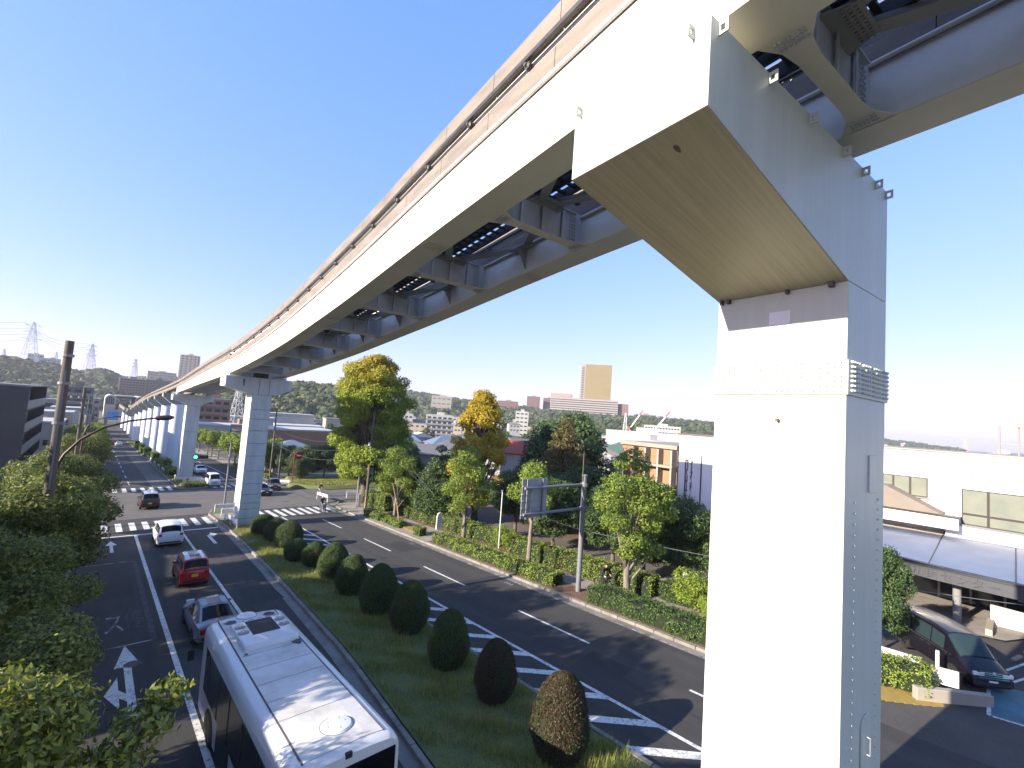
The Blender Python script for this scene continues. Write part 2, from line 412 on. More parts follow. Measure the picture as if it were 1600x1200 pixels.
# right-turn arrow
mark([(8.05, 43.4), (8.3, 43.4), (8.3, 46.3), (8.42, 46.5), (8.42, 46.0), (8.85, 46.9), (8.42, 47.8), (8.42, 47.2), (8.05, 46.7)], name='lane_arrow')
mark([(1.75, 44.2), (1.95, 44.2), (1.95, 46.6), (2.2, 46.6), (1.85, 48.2), (1.5, 46.6), (1.75, 46.6)], name='lane_arrow')
mark([(16.9, 90), (17.15, 90), (17.15, 93), (17.4, 93), (17.02, 95), (16.65, 93), (16.9, 93)], name='lane_arrow')
# worn bus-stop box and lettering
for (a, b, w, m_) in (((2.95, 26.1), (2.95, 41), .22, 'faint_paint'), ((.3, 26.1), (2.9, 26.1), .12, 'worn_paint'), ((.3, 41), (2.9, 41), .12, 'worn_paint')):
    line(*a, *b, w, m_)

def text_mesh(s, size=1.0, depth=0.0, align='CENTER'):
    c = bpy.data.curves.new('lettering', 'FONT'); c.body = s; c.size = size; c.extrude = depth; c.align_x = align; c.align_y = 'CENTER'; c.resolution_u = 3
    o = bpy.data.objects.new('lettering_tmp', c); COL.objects.link(o)
    dg = bpy.context.evaluated_depsgraph_get(); me = bpy.data.meshes.new_from_object(o.evaluated_get(dg))
    bpy.data.objects.remove(o); me.name = 'lettering'
    return me
def road_text(s, x, y, sx, sy, m, dz=.011):
    me = text_mesh(s, 1.0)
    for v in me.vertices:
        px, py = x+v.co.x*sx, y+v.co.y*sy; v.co = (px, py, gz(px, py)+dz)
    me.materials.clear()
    return link('road_lettering', me, m, road)
road_text('ス', 1.62, 28.9, .85, 3.0, 'worn_paint'); road_text('バ', .75, 28.9, .85, 3.0, 'faint_paint'); road_text('停', 2.4, 29.1, .8, 2.8, 'faint_paint')
# small worn numerals beside the kerb lane of the far carriageway
for (x, y) in ((21.2, 22.4), (21.25, 35.0), (21.2, 47.8)): road_text('≡', x, y, .7, 1.5, 'worn_paint')
# tactile tiles on the plaza, laid as separate slabs
tact = empty('tactile_path', (24.6, 2.8, gz(0, 2.8)), label='yellow tactile paving strip on plaza in front of hedge', cat='paving')
tile = MB().box(-.29, .29, -.29, .29, 0, .035).mesh('tile'); tile.materials.append(MATS['tactile'])
for k in range(9):
    for j in range(2):
        inst(tile, 'tile', tact, (-.55+.36*k*.62+.5*j, 1.2-.6*k*.42+.2*j*.8, .006+.003*j+.002*(k % 2)), rz=R(-38))
tact2 = empty('tactile_patch', (24.4, 38.2, gz(0, 38.2)+.13), label='yellow tactile slabs on pavement by the bus stop post', cat='paving')
for k in range(7):
    for j in range(2): inst(tile, 'tile', tact2, (-.9+.6*j, -1.9+.6*k, .0))

mat('asphalt_patch', (0.03, 0.029, 0.029), .85, var=.15, scale=1.5, bump=.25, bscale=90, fine=.3); mat('tar_seam', (0.014, 0.014, 0.014), .6, var=.2); mat('iron_cover', (0.075, 0.072, 0.068), .6, metal=.4, var=.3, scale=6, bump=.6, bscale=40)
for (x0, x1, y0, y1) in ((16.2, 17.9, 23.5, 28.4), (19.2, 21.0, 33, 36.2), (4.1, 6.2, 37.2, 40.6), (7.2, 9.0, 28, 31), (17.0, 18.2, 11, 13.2), (1.0, 2.6, 33, 36)): poly_sheet('asphalt_repair', [(x0, y0), (x1, y0+.1), (x1-.05, y1), (x0+.04, y1-.08)], .0055, 'asphalt_patch', parent=road)
for (x0, y0, x1, y1) in ((15.9, 30.2, 21.5, 29.6), (3.7, 31.5, 9.1, 32.0), (16.0, 47, 21.4, 46.2), (17.1, -5, 17.15, 50), (5.05, 12, 5.1, 48), (15.8, 14.2, 21.5, 13.5), (0.4, 44.9, 3.2, 45.2)):
    rr_ = random.Random(int(x0*10+y0)); L_ = math.hypot(x1-x0, y1-y0); n = max(6, int(L_/1.2)); px_, py_ = -(y1-y0)/L_, (x1-x0)/L_; pts_ = []
    for i in range(n+1): t = i/n; j = rr_.uniform(-.05, .05); pts_.append((x0+(x1-x0)*t+px_*j, y0+(y1-y0)*t+py_*j))
    w_ = .018
    o = MB().add([(a+px_*w_*s_, b+py_*w_*s_, gz(0, b)+.007) for a, b in pts_ for s_ in (-1, 1)], [(2*i, 2*i+1, 2*i+3, 2*i+2) for i in range(n)]).build('tar_seam', 'tar_seam', road)
for (x, y, r_) in ((7.9, 37.5, .33), (17.2, 32.4, .33), (20.3, 21.5, .33), (5.0, 56.8, .35), (18.9, 62.0, .35), (2.1, 24.0, .3), (27.5, -1.2, .3)):
    MB().add([(x+r_*math.cos(k*math.pi/10), y+r_*math.sin(k*math.pi/10), gz(0, y+r_*math.sin(k*math.pi/10))+.011) for k in range(20)], [tuple(range(20))]).build('manhole_cover', 'iron_cover', road)
# ------------------------------------------------------------------ monorail
def streak_white(name, col, dark, amt=(0.42, 0.62), rough=0.45, stretch=(6, 6, .35), scale=1.2):
    return mat(name, col, rough, col2=dark, stretch=stretch, scale=scale, contrast=amt, bump=0.02, bscale=8, fine=.06)
streak_white('pier_white', (0.53, 0.565, 0.48), (0.475, 0.505, 0.43), (0.28, 0.62), stretch=(3.2, 3.2, .16), scale=.8)
streak_white('girder_white', (0.64, 0.62, 0.58), (0.56, 0.54, 0.50), (.28, .5), stretch=(1, 1, 1), scale=.7)
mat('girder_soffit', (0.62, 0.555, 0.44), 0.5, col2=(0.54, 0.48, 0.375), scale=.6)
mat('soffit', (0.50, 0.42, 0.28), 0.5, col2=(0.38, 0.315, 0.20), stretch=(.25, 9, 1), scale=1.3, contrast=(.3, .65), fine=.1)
mat('guide_plate', (0.22, 0.19, 0.155), 0.7, col2=(0.135, 0.115, 0.095), stretch=(3, .5, 3), scale=1.1, contrast=(.3, .7), fine=.25)
mat('steel_grey', (0.50, 0.50, 0.52), 0.5, col2=(0.38, 0.375, 0.375), scale=.8, contrast=(.3, .7))
mat('brace_grey', (0.34, 0.31, 0.285), 0.5, col2=(0.26, 0.235, 0.21), scale=.8, contrast=(.3, .7))
mat('dark_steel', (0.035, 0.034, 0.034), 0.6, var=.2)
mat('rail_dark', (0.10, 0.095, 0.09), 0.45, metal=.6, var=.3, scale=3)
mat('insulator', (0.11, 0.10, 0.085), 0.35, var=.2)
mat('pier_concrete', (0.52, 0.55, 0.53), 0.75, col2=(0.40, 0.43, 0.42), stretch=(2, 2, .3), scale=1.0, contrast=(.3, .7), fine=.15)
mat('cap_concrete', (0.33, 0.34, 0.32), 0.8, col2=(0.20, 0.21, 0.19), stretch=(2, 2, .4), scale=.9, contrast=(.3, .7))
mat('joint_dark', (0.12, 0.13, 0.13), 0.8, var=.1)
mat('rust', (0.22, 0.10, 0.04), 0.9, var=.3)
mat('pier_round', (0.70, 0.73, 0.78), 0.42, col2=(0.60, 0.63, 0.67), stretch=(3, 3, .3), scale=.8)

TX = [(-60, -3.4), (-45, -.1), (-30, 2.85), (-15, 5.5), (0, 7.72), (5, 8.35), (9.66, 8.87), (17.6, 9.72), (26, 10.42), (34, 10.88), (48, 11.15), (61, 11.15), (72, 11.3), (92, 11.75), (120, 12.15), (165, 12.5), (220, 12.6), (270, 12.6), (285, 12.5), (305, 11.8), (330, 10.9), (345, 10.7)]
TZ = [(-60, 19.15), (-30, 19.0), (0, 18.7), (10, 18.3), (20, 17.6), (30, 16.75), (48.3, 15.0), (70, 13.45), (92, 12.2), (165, 8.9), (230, 4.4), (258, 2.1), (278, .95), (300, .85), (330, 1.7), (345, 2.1)]
TD = [(-60, 3.15), (20, 3.12), (30, 3.05), (49.6, 2.72), (70, 2.4), (92, 2.15), (400, 2.15)]
def hermite(P, y):
    P = [(float(a), float(b)) for a, b in P]
    if y <= P[0][0]: return P[0][1]
    for i in range(len(P)-1):
        if y <= P[i+1][0]:
            (a, va), (b, vb) = P[i], P[i+1]
            def slope(k):
                if k <= 0: return (P[1][1]-P[0][1])/(P[1][0]-P[0][0])
                if k >= len(P)-1: return (P[-1][1]-P[-2][1])/(P[-1][0]-P[-2][0])
                return (P[k+1][1]-P[k-1][1])/(P[k+1][0]-P[k-1][0])
            h = b-a; t = (y-a)/h
            return ((2*t**3-3*t**2+1)*va+(t**3-2*t*t+t)*h*slope(i)+(-2*t**3+3*t*t)*vb+(t**3-t*t)*h*slope(i+1))
    return P[-1][1]
def track(y):
    p = Vector((hermite(TX, y), y, hermite(TZ, y))); e = .5
    q = Vector((hermite(TX, y+e), y+e, hermite(TZ, y+e)))
    d = (q-p).normalized(); r = d.cross(Vector((0, 0, 1))).normalized()
    return p, d, r
GAUGE = 1.96
def dep(y): return float(np.interp(y, [q[0] for q in TD], [q[1] for q in TD]))
def cant(y): return float(np.interp(y, [-60, 12, 49.6], [.85, .85, 0.0]))       # the right-hand beam runs lower through the curve
def frames(y0, y1, off, step, dz=0.0):
    n = max(2, int(math.ceil((y1-y0)/step))+1); out = []
    for i in range(n):
        yy_ = y0+(y1-y0)*i/(n-1); p, d, r = track(yy_); out.append((p+r*off+Vector((0, 0, dz-(cant(yy_) if off > 1.0 else 0.0))), r, Vector((0, 0, 1)), y0+(y1-y0)*i/(n-1)))
    return out

insul = MB()
Mx = Matrix.Rotation(R(90), 3, 'Y')
insul.lathe([(.045, 0), (.045, .03), (.095, .05), (.06, .075), (.095, .10), (.06, .125), (.095, .15), (.05, .18), (.04, .22)], 8, M=Mx)
insul.cbox((.0, 0, -.1), (.05, .05, .2))
insul_me = insul.mesh('insulator'); insul_me.materials.append(MATS['insulator'])

def girder_span(name, label, y0, y1, depth, deep, step, cross=None, first_cross=None, group='monorail girder spans', detail=2):
    """two running beams tied by cross frames.  depth = total height under the running top"""
    root = empty(name, (0, 0, 0), label=label, cat='girder', group=group)
    p0, d0, r0 = track(y0); root.location = p0-Vector((0, 0, dep(y0))); inv = -Vector(root.location)
    def F(a, b, off, st, dz=0.0): return [(p+inv, r, u, yy) for p, r, u, yy in frames(a, b, off, st, dz)]
    ya, yb = y0+.004, y1-.004
    k_ = dep((y0+y1)/2); up_h, gap_h, low_h = .20*k_, .155*k_, .185*k_
    zl = -(up_h+gap_h)                                    # top of lower guide plate
    for s in (-1, 1):
        off = s*GAUGE
        D_ = (lambda y: dep(y)-(cant(y) if s > 0 else 0.0)) if deep else (lambda y: depth)
        if deep and s > 0: q_ = (k_-cant((y0+y1)/2))/k_; up_h, gap_h, low_h = up_h*q_, gap_h*q_, low_h*q_; zl = -(up_h+gap_h)
        w = .42 if deep else .36
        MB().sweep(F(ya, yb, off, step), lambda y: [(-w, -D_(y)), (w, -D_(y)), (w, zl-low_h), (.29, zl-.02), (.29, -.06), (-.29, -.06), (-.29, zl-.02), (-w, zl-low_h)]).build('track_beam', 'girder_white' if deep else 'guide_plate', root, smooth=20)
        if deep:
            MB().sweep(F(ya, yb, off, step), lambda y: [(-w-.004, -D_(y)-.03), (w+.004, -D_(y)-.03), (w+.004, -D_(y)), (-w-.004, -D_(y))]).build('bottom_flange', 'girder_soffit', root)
        # running and guide plates come in lengths with open joints between them
        n_pl = int(round((yb-ya)/2.45)) if detail > 1 else 1
        cuts = [(ya+(yb-ya)*i/n_pl+(.008 if n_pl > 1 else 0), ya+(yb-ya)*(i+1)/n_pl-(.008 if n_pl > 1 else 0)) for i in range(n_pl)]
        for (ca, cb_) in cuts:
            MB().sweep(F(ca, cb_, off, step), [(-.40, -up_h), (.40, -up_h), (.40, -.05), (.34, 0), (-.34, 0), (-.40, -.05)]).build('upper_guide_plate', 'guide_plate', root, smooth=50)
        for t in (-1, 1):
            xo = .40*t if not deep else .455*t; th = .05
            for (ca, cb_) in (cuts if t < 0 else [(ya, yb)]):
                MB().sweep(F(ca, cb_, off, step), [(xo-th/2, zl-low_h), (xo+th/2, zl-low_h), (xo+th/2, zl), (xo-th/2, zl)]).build('lower_guide_plate', 'guide_plate', root)
            if detail > 1 and deep: MB().sweep(F(ya, yb, off+xo+.02*t, step, zl-low_h+.03), [(.045*math.cos(a*math.pi/4), .045*math.sin(a*math.pi/4)) for a in range(8)]).build('plate_lip', 'girder_white', root, smooth=60)
            a_, b_ = sorted((.27*t, xo)); MB().sweep(F(ya, yb, off, step), [(a_, zl-.035), (b_, zl-.035), (b_, zl-.004), (a_, zl-.004)]).build('plate_ledge', 'guide_plate', root)
        if detail > 0:
            for t in ((-1,) if s < 0 else (1,)) if detail < 2 else (-1, 1):
                MB().sweep(F(ya, yb, off+t*.46, step, -up_h-.06), [(-.035, -.05), (.035, -.05), (.035, .05), (-.035, .05)]).build('conductor_rail', 'rail_dark', root)
                if detail > 1:
                    y = y0+1.0
                    while y < y1-.5:
                        p, d, r = track(y)
                        inst(insul_me, 'insulator', root, p+r*(off+t*.29)+Vector((0, 0, -up_h-.2-(cant(y) if off > 1 else 0)))+inv, rz=math.atan2(r.y, r.x)+(math.pi if t < 0 else 0))
                        y += 2.45
    if detail > 1:                                         # bolted web splices and drip studs: too small to pick apart
        bs = MB()
        y = first_cross+2.6 if first_cross else y0+6
        while y < y1-2:
            p, d, r = track(y); pz = p-Vector((0, 0, dep(y)))+inv
            for off in (-GAUGE, GAUGE):
                for a in range(9):
                    for b in range(6):
                        c = pz+r*(off-.34+a*.085)+d*(b*.09); bs.add([c+Vector((x_, y_, z_)) for z_ in (-.055, -.028) for x_, y_ in ((-.018, -.018), (.018, -.018), (.018, .018), (-.018, .018))],
                            [(0,3,2,1),(0,1,5,4),(1,2,6,5),(2,3,7,6),(3,0,4,7)])
            y += 10.8
        tag(bs.build('splice_bolts', 'girder_soffit', root), kind='stuff')
    if cross:
        y = first_cross; prev = None
        gi = GAUGE-.42
        while y < y1-.8:
            p, d, r = track(y); b = p-Vector((0, 0, dep(y)))+inv
            q = lambda a, u, v=0.0: b+r*a+Vector((0, 0, u))+d*v
            cf = MB()
            # web: deeper at its ends, with haunched corners
            def plate(pts, t):
                o = len(cf.v); k = len(pts)
                for v in (-t/2, t/2):
                    for (a, u) in pts: cf.v.append(tuple(q(a, u, v)))
                cf.f.append(tuple(o+i for i in reversed(range(k)))); cf.f.append(tuple(o+k+i for i in range(k)))
                for i in range(k): cf.f.append((o+i, o+(i+1) % k, o+k+(i+1) % k, o+k+i))
            plate([(-gi-.02, .02), (gi+.02, .02), (gi+.02, 1.05), (gi-.45, .92), (-gi+.45, .92), (-gi-.02, 1.05)], .03)
            cb = cf.build('cross_frame', 'steel_grey', root)
            # bottom flange plate flaring into the beams
            fl = MB(); pts = []
            for i in range(9):
                a = -gi-.02+(2*gi+.04)*i/8; e = abs(i-4)/4; wv = .15+.26*max(0, (e-.55)/.45)**2; pts.append((a, wv))
            k = len(pts); o = 0; vs = []
            for zz in (-.012, .014):
                vs += [q(a, zz, -wv) for a, wv in pts]+[q(a, zz, wv) for a, wv in reversed(pts)]
            n2 = 2*k
            fl.add(vs, [tuple(reversed(range(n2))), tuple(range(n2, 2*n2))]+[(i, (i+1) % n2, n2+(i+1) % n2, n2+i) for i in range(n2)])
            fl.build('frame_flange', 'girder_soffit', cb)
            tf = MB().bar(q(-gi+.3, .94), q(gi-.3, .94), .24, .03); tf.build('frame_flange', 'steel_grey', cb)
            for a in (-.75, .0, .75): MB().bar(q(a, .03, -.08), q(a, .9, -.08), .02, .13).build('stiffener', 'steel_grey', cb)
            if detail > 1:
                bl = MB()
                for sx in (-1, 1):
                    for i in range(7):
                        for j in range(3):
                            c = q(sx*(gi-.30-.09*j), .16+.11*i, -.03); bl.add([c+Vector((x_, 0, z_))*1.0+d*v_ for v_ in (0, -.03) for x_, z_ in ((-.02, -.02), (.02, -.02), (.02, .02), (-.02, .02))], [(4,5,6,7),(0,1,5,4),(1,2,6,5),(2,3,7,6),(3,0,4,7)])
                            c = q(sx*(gi-.12-.09*j), -.012, (i-3)*.06); bl.add([c+r*x_+d*z_+Vector((0, 0, v_)) for v_ in (0, -.03) for x_, z_ in ((-.017, -.017), (.017, -.017), (.017, .017), (-.017, .017))], [(4,5,6,7),(0,1,5,4),(1,2,6,5),(2,3,7,6),(3,0,4,7)])
                tag(bl.build('frame_bolts', 'steel_grey', cb), kind='stuff')
            # lateral bracing: from the middle of each frame out to a gusset on the beams half way to the next frame
            for sgn in (-1, 1):
                ym = y+sgn*cross/2
                if ym < y0+.4 or ym > y1-.4: continue
                pm, dm, rm_ = track(ym); bm_ = pm-Vector((0, 0, dep(ym)))+inv
                for sx in (-1, 1):
                    a0 = q(sx*.16, .80, sgn*.12); a1 = bm_+rm_*(sx*(gi-.12))+Vector((0, 0, .86))-dm*(sgn*.12)
                    br = MB(); br.bar(a0, a1, .26, .025); br.bar(a0+Vector((0, 0, .09)), a1+Vector((0, 0, .09)), .025, .18); br.build('brace', 'brace_grey', root)
                    if sgn > 0 or y-cross < y0:
                        g2 = MB(); vs = [bm_+rm_*(sx*a)+dm*v+Vector((0, 0, zz)) for zz in (.80, .815) for a, v in ((gi+.02, -.62), (gi-.34, -.3), (gi-.42, 0), (gi-.34, .3), (gi+.02, .62))]
                        g2.add(vs, [(4, 3, 2, 1, 0), (5, 6, 7, 8, 9)]+[(i, (i+1) % 5, 5+(i+1) % 5, 5+i) for i in range(5)]); go = g2.build('gusset', 'brace_grey', root)
                        MB().add([bm_+rm_*(sx*a)+dm*v+Vector((0, 0, zz)) for v in (-.012, .012) for a, zz in ((gi+.02, .05), (gi+.02, .8), (gi-.4, .8))], [(0, 1, 2), (5, 4, 3), (0, 3, 4, 1), (1, 4, 5, 2), (2, 5, 3, 0)]).build('web_stiffener', 'brace_grey', go)
            g = MB(); vs = [q(a, zz, v) for zz in (.775, .79) for a, v in ((-.6, .0), (-.4, -.5), (.4, -.5), (.6, .0), (.4, .5), (-.4, .5))]
            g.add(vs, [(5, 4, 3, 2, 1, 0), (6, 7, 8, 9, 10, 11)]+[(i, (i+1) % 6, 6+(i+1) % 6, 6+i) for i in range(6)]); gs = g.build('gusset', 'brace_grey', cb)
            if detail > 1:
                bl = MB()
                for a in range(-5, 6):
                    for v in (-.42, -.34, -.26, .26, .34, .42):
                        if abs(a*.085) > .44: continue
                        c = q(a*.085, .775, v); bl.add([c+r*x_+d*z_+Vector((0, 0, v_)) for v_ in (0, -.03) for x_, z_ in ((-.02, -.02), (.02, -.02), (.02, .02), (-.02, .02))], [(4,5,6,7),(0,1,5,4),(1,2,6,5),(2,3,7,6),(3,0,4,7)])
                tag(bl.build('gusset_bolts', 'brace_grey', gs), kind='stuff')
            prev = q; y += cross
        # cable rack and maintenance ladder between the beams
        F2 = lambda off, dz, pr, nm, mm: MB().sweep(F(ya, yb, off, step, dz), pr).build(nm, mm, root)
        zt = -k_+1.15
        for off in (-.5, .02, .5): F2(off, zt, [(-.04, -.14), (.04, -.14), (.04, .14), (-.04, .14)], 'rack_rail', 'dark_steel')
        for off in (-.38, -.26, -.14): F2(off, zt+.05, [(-.045, -.045), (.045, -.045), (.045, .045), (-.045, .045)], 'cable', 'dark_steel')
        rung = MB(); y = y0+.2; 
        while y < y1-.2:
            p, d, r = track(y); c = p+Vector((0, 0, zt))+inv; rung.bar(c-r*.5, c+r*.5, .1, .06); y += .42 if detail > 1 else .8
        tag(rung.build('rack_rungs', 'dark_steel', root), kind='stuff')
    return root

Y1, Y2, Y3 = 3.4, 49.6, 92.0
girder_span('monorail_girder', 'white double-beam girder passing overhead behind the nearest pier, upper right', -42, Y1, 2.5, True, 1.5, cross=5.4, first_cross=1.9-5.4*8)
girder_span('monorail_girder', 'long white curving double-beam girder over the median between nearest and second pier', Y1, Y2, 2.5, True, 1.2, cross=5.4, first_cross=Y1+5.6)
girder_span('monorail_girder', 'white double-beam girder across the junction between second and third pier', Y2, Y3, 2.35, True, 2.5, cross=5.3, first_cross=Y2+2.0, detail=1)
RP = [112.5, 133, 153.5, 174, 194.5, 215, 235.5, 256, 276.5, 297, 317.5]
ys_ = [Y3]+RP
for i in range(len(ys_)-1):
    girder_span('monorail_beam_span', 'slender grey double beam, '+ORD[i]+' span past the third pier', ys_[i], ys_[i+1], 1.25, False, 5, group='slender far monorail spans', detail=1 if i < 4 else 0)
girder_span('monorail_beam_span', 'slender double beam running into the far station', ys_[-1], 340, 1.25, False, 5, group=None, detail=0)

# nearest pier: an inverted L standing in the median
p, d, r = track(Y1)
a67 = R(6.7)
pier = empty('monorail_pier', (9.72, 1.99, 0.0), rz=-a67, label='nearest white steel monorail pier with arm reaching left over the road', cat='pier', group='monorail piers')
# local axes: x across (towards the column's right), y along the track
CW, CD = 2.0, 2.45
col_b = MB().box(0, CW, 0, CD, -.5, 12.86)
colo = col_b.build('column', 'pier_white', pier, bevel=.015, segs=1)
arm = MB(); ax0 = -4.57
prof = [(ax0, 15.2), (ax0, 14.0), (0.0, 12.86), (CW, 12.86), (CW, 15.2)]
arm.prism(prof, 'y', 0.0, CD)
armo = arm.build('arm', 'pier_white', pier, bevel=.012, segs=1)
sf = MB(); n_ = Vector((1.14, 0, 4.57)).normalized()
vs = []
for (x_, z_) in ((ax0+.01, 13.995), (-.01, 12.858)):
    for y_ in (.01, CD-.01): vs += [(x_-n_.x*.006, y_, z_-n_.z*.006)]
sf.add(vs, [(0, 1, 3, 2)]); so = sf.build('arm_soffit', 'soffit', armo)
# girder seats on the arm
for s in (-1, 1):
    c = -(9.72-p.x)+s*GAUGE
    MB().box(c-.5, c+.5, .65, 1.8, 15.2, 15.42).build('girder_seat', 'pier_white', pier, bevel=.02, segs=1)
    MB().prism([(c-.9, 15.2), (c-.5, 15.2), (c-.5, 15.52)], 'y', 1.1, 1.35).build('seat_rib', 'pier_white', pier)
    MB().prism([(c+.9, 15.2), (c+.5, 15.52), (c+.5, 15.2)], 'y', 1.1, 1.35).build('seat_rib', 'pier_white', pier)
# lifting lugs along the arm's upper edges
lug = MB(); 
lug.prism([(0, 0), (.16, 0), (.16, .1), (.11, .16), (.05, .16), (0, .1)], 'y', 0, .025)
lug2 = MB()
for (x0, x1, z0, z1) in ((0, .04, 0, .17), (.10, .14, 0, .17), (.04, .10, .125, .17), (.04, .10, 0, .04)): lug2.box(x0, x1, 0, .025, z0, z1)
lug_me = lug2.mesh('lifting_lug'); lug_me.materials.append(MATS['pier_white'])
for x_ in (-4.4, -3.1, -1.75, -.4, .55, 1.25, 1.85): inst(lug_me, 'lifting_lug', pier, (x_, .01, 15.0), rz=R(-90))
for y_ in (.25, 2.3): inst(lug_me, 'lifting_lug', pier, (ax0+.01, y_, 15.0), rz=R(180))
# bolted splice band round the column
band = MB().box(-.035, CW+.035, -.035, CD+.035, 10.80, 11.42)
bo = band.build('splice_band', 'pier_white', pier, bevel=.008, segs=1)
bl = MB()
for z_ in [10.88+.085*i for i in range(7)]:
    for i in range(22):
        if i % 6 == 5: continue
        y_ = .08+i*.108; bl.lathe([(.024, 0), (.024, .03)], 6, c=(-.035, y_, z_), M=Matrix.Rotation(R(-90), 3, 'Y'))
    for i in range(18):
        if i % 5 == 4: continue
        x_ = .08+i*.108; bl.lathe([(.024, 0), (.024, .045)], 6, c=(x_, -.035, z_), M=Matrix.Rotation(R(90), 3, 'X'))
tag(bl.build('band_bolts', 'pier_white', bo), kind='stuff')
rv = MB()
for i in range(46):
    z_ = 8.9-i*.19
    for y_ in (.55, 2.1): rv.lathe([(.022, 0), (.014, .02)], 6, c=(0, y_, z_), M=Matrix.Rotation(R(-90), 3, 'Y'))
    for x_ in (.45, 1.65): rv.lathe([(.028, 0), (.018, .025)], 6, c=(x_, 0, z_), M=Matrix.Rotation(R(90), 3, 'X'))
tag(rv.build('column_bolts', 'pier_white', colo), kind='stuff')
# rubbed plate, small fitting, cover plate and hand-hole
MB().box(-.012, .0, .95, 1.35, 12.2, 12.46).build('plate', mat('plate_white', (.8, .8, .82), .5, var=.05), colo)
MB().lathe([(.03, 0), (.03, .09)], 8, c=(0, 1.12, 10.3), M=Matrix.Rotation(R(-90), 3, 'Y')).build('bolt_stub', 'rust', colo)
MB().box(1.12, 1.5, -.025, 0, 9.05, 9.75).build('cover_plate', 'pier_white', colo, bevel=.006, segs=1)
hh = MB(); pts = []
for i in range(24):
    t = 2*math.pi*i/24; pts.append((1.14+.24*math.cos(t), 4.55+.18*math.sin(t)+(.36 if math.sin(t) > 0 else -.36)))
hh.prism(pts, 'y', -.03, 0.0); hho = hh.build('inspection_cover', 'pier_white', colo, bevel=.01, segs=1)
hd = MB(); hd.tube([(1.10, -.03, 4.42), (1.10, -.10, 4.42), (1.10, -.10, 4.72), (1.10, -.03, 4.72)], .012, 6); hd.build('handle', mat('metal_bright', (.75, .75, .73), .3, metal=.8, var=.05), hho)
# run-off stains on the pier: dark streaks below the lugs, a rusty patch under the arm, rust at the band
mat('streak', (.36, .365, .36), .6, col2=(.50, .495, .475), stretch=(6, 6, .3), scale=1.5, contrast=(.35, .65)); mat('rust_wash', (.36, .27, .16), .7, col2=(.50, .46, .40), stretch=(5, 5, .5), scale=1.6)
rs_ = random.Random(4)
for y_ in (.06, .9, 1.6, 2.36): MB().add([(-.0035, y_, 10.79), (-.0035, y_+.07, 10.79), (-.0035, y_+.04, 10.79-.25-.2*rs_.random())], [(0, 1, 2)]).build('rust_stain', 'rust_wash', colo)
def on_soffit(x_, y_): t_ = (x_-ax0)/(-ax0); return (x_-n_.x*.012, y_, 14.0-1.14*t_-n_.z*.012)
MB().add([on_soffit(*q) for q in ((-4.27, .665), (-4.22, .64), (-4.15, .65), (-4.10, .69), (-4.18, .72), (-4.26, .71))], [(0, 1, 2, 3, 4, 5)]).build('rust_patch', mat('grime_brown', (.17, .13, .085), .8, col2=(.09, .07, .05), scale=12), armo)
# lamps and clips under the arm at the column
for (y_, s_) in ((.25, .09), (1.0, .05), (2.2, .07), (2.35, .05)): MB().cbox((-.05, y_, 12.82), (.09, s_, .08)).build('clip', 'rail_dark', pier)

# second pier: a T of segmented precast concrete
def seg_pier(name, label, cx, cy, w, dpt, z0, z_arm_bot, z_top, arm_l, arm_r, joints, haunch, m='pier_concrete', jn=True):
    root = empty(name, (cx, cy, z0), label=label, cat='pier', group='monorail piers')
    h = z_top-z0; ha = z_arm_bot-z0
    c = MB(); zs = [-.6]+joints+[ha]
    for a, b in zip(zs[:-1], zs[1:]):
        MB().box(-w/2, w/2, -dpt/2, dpt/2, a+.012, b-.012).build('pier_segment', m, root, bevel=.03, segs=1)
    MB().box(-w/2+.04, w/2-.04, -dpt/2+.04, dpt/2-.04, -.6, ha).build('column_core', 'joint_dark', root)
    pr = [(-arm_l, h), (-arm_l, h-haunch[1])]
    if haunch[2]:
        k = 6
        for i in range(k+1):
            t = i/k; pr.append((-arm_l+(arm_l-w/2)*t, h-haunch[1]-(ha*-1+h-haunch[1])*(t**haunch[2])))
        for i in range(k+1):
            t = 1-i/k; pr.append((w/2+(arm_r-w/2)*(1-t), h-haunch[1]-(h-haunch[1]-ha)*(t**haunch[2])))
    else:
        pr += [(-w/2, ha), (w/2, ha), (arm_r, h-haunch[1])]
    pr.append((arm_r, h))
    # remove duplicate corner points
    q = [pr[0]]
    for p_ in pr[1:]:
        if abs(p_[0]-q[-1][0])+abs(p_[1]-q[-1][1]) > 1e-4: q.append(p_)
    a = MB().prism(q, 'y', -dpt/2-.05, dpt/2+.05)
    ar = a.build('crosshead', m, root, bevel=.03, segs=1)
    return root, ar
c2 = track(Y2)[0]
p2r, a2 = seg_pier('monorail_pier', 'second monorail pier, segmented pale concrete T on the median by the crossing', 11.55, Y2, 1.75, 2.3, gz(0, Y2), 10.35, 11.95, 3.15, 2.6,
    [.9, 1.75, 2.3, 3.1, 4.1, 5.3, 6.7, 7.9, 9.1, 10.2, 11.1], (0, 1.0, 0))
MB().box(-.35, -.31, -1.215, -1.2, 12.55, 14.05).build('joint', 'joint_dark', a2); MB().box(.55, .59, -1.215, -1.2, 12.5, 14.05).build('joint', 'joint_dark', a2)
st = MB().add([(-1.75, -1.212, 13.9), (-1.55, -1.212, 13.9), (-1.6, -1.212, 13.2), (-1.7, -1.212, 13.3)], [(0, 1, 2, 3)]).build('stain', mat('stain', (.17, .18, .175), .9, var=.2), a2)
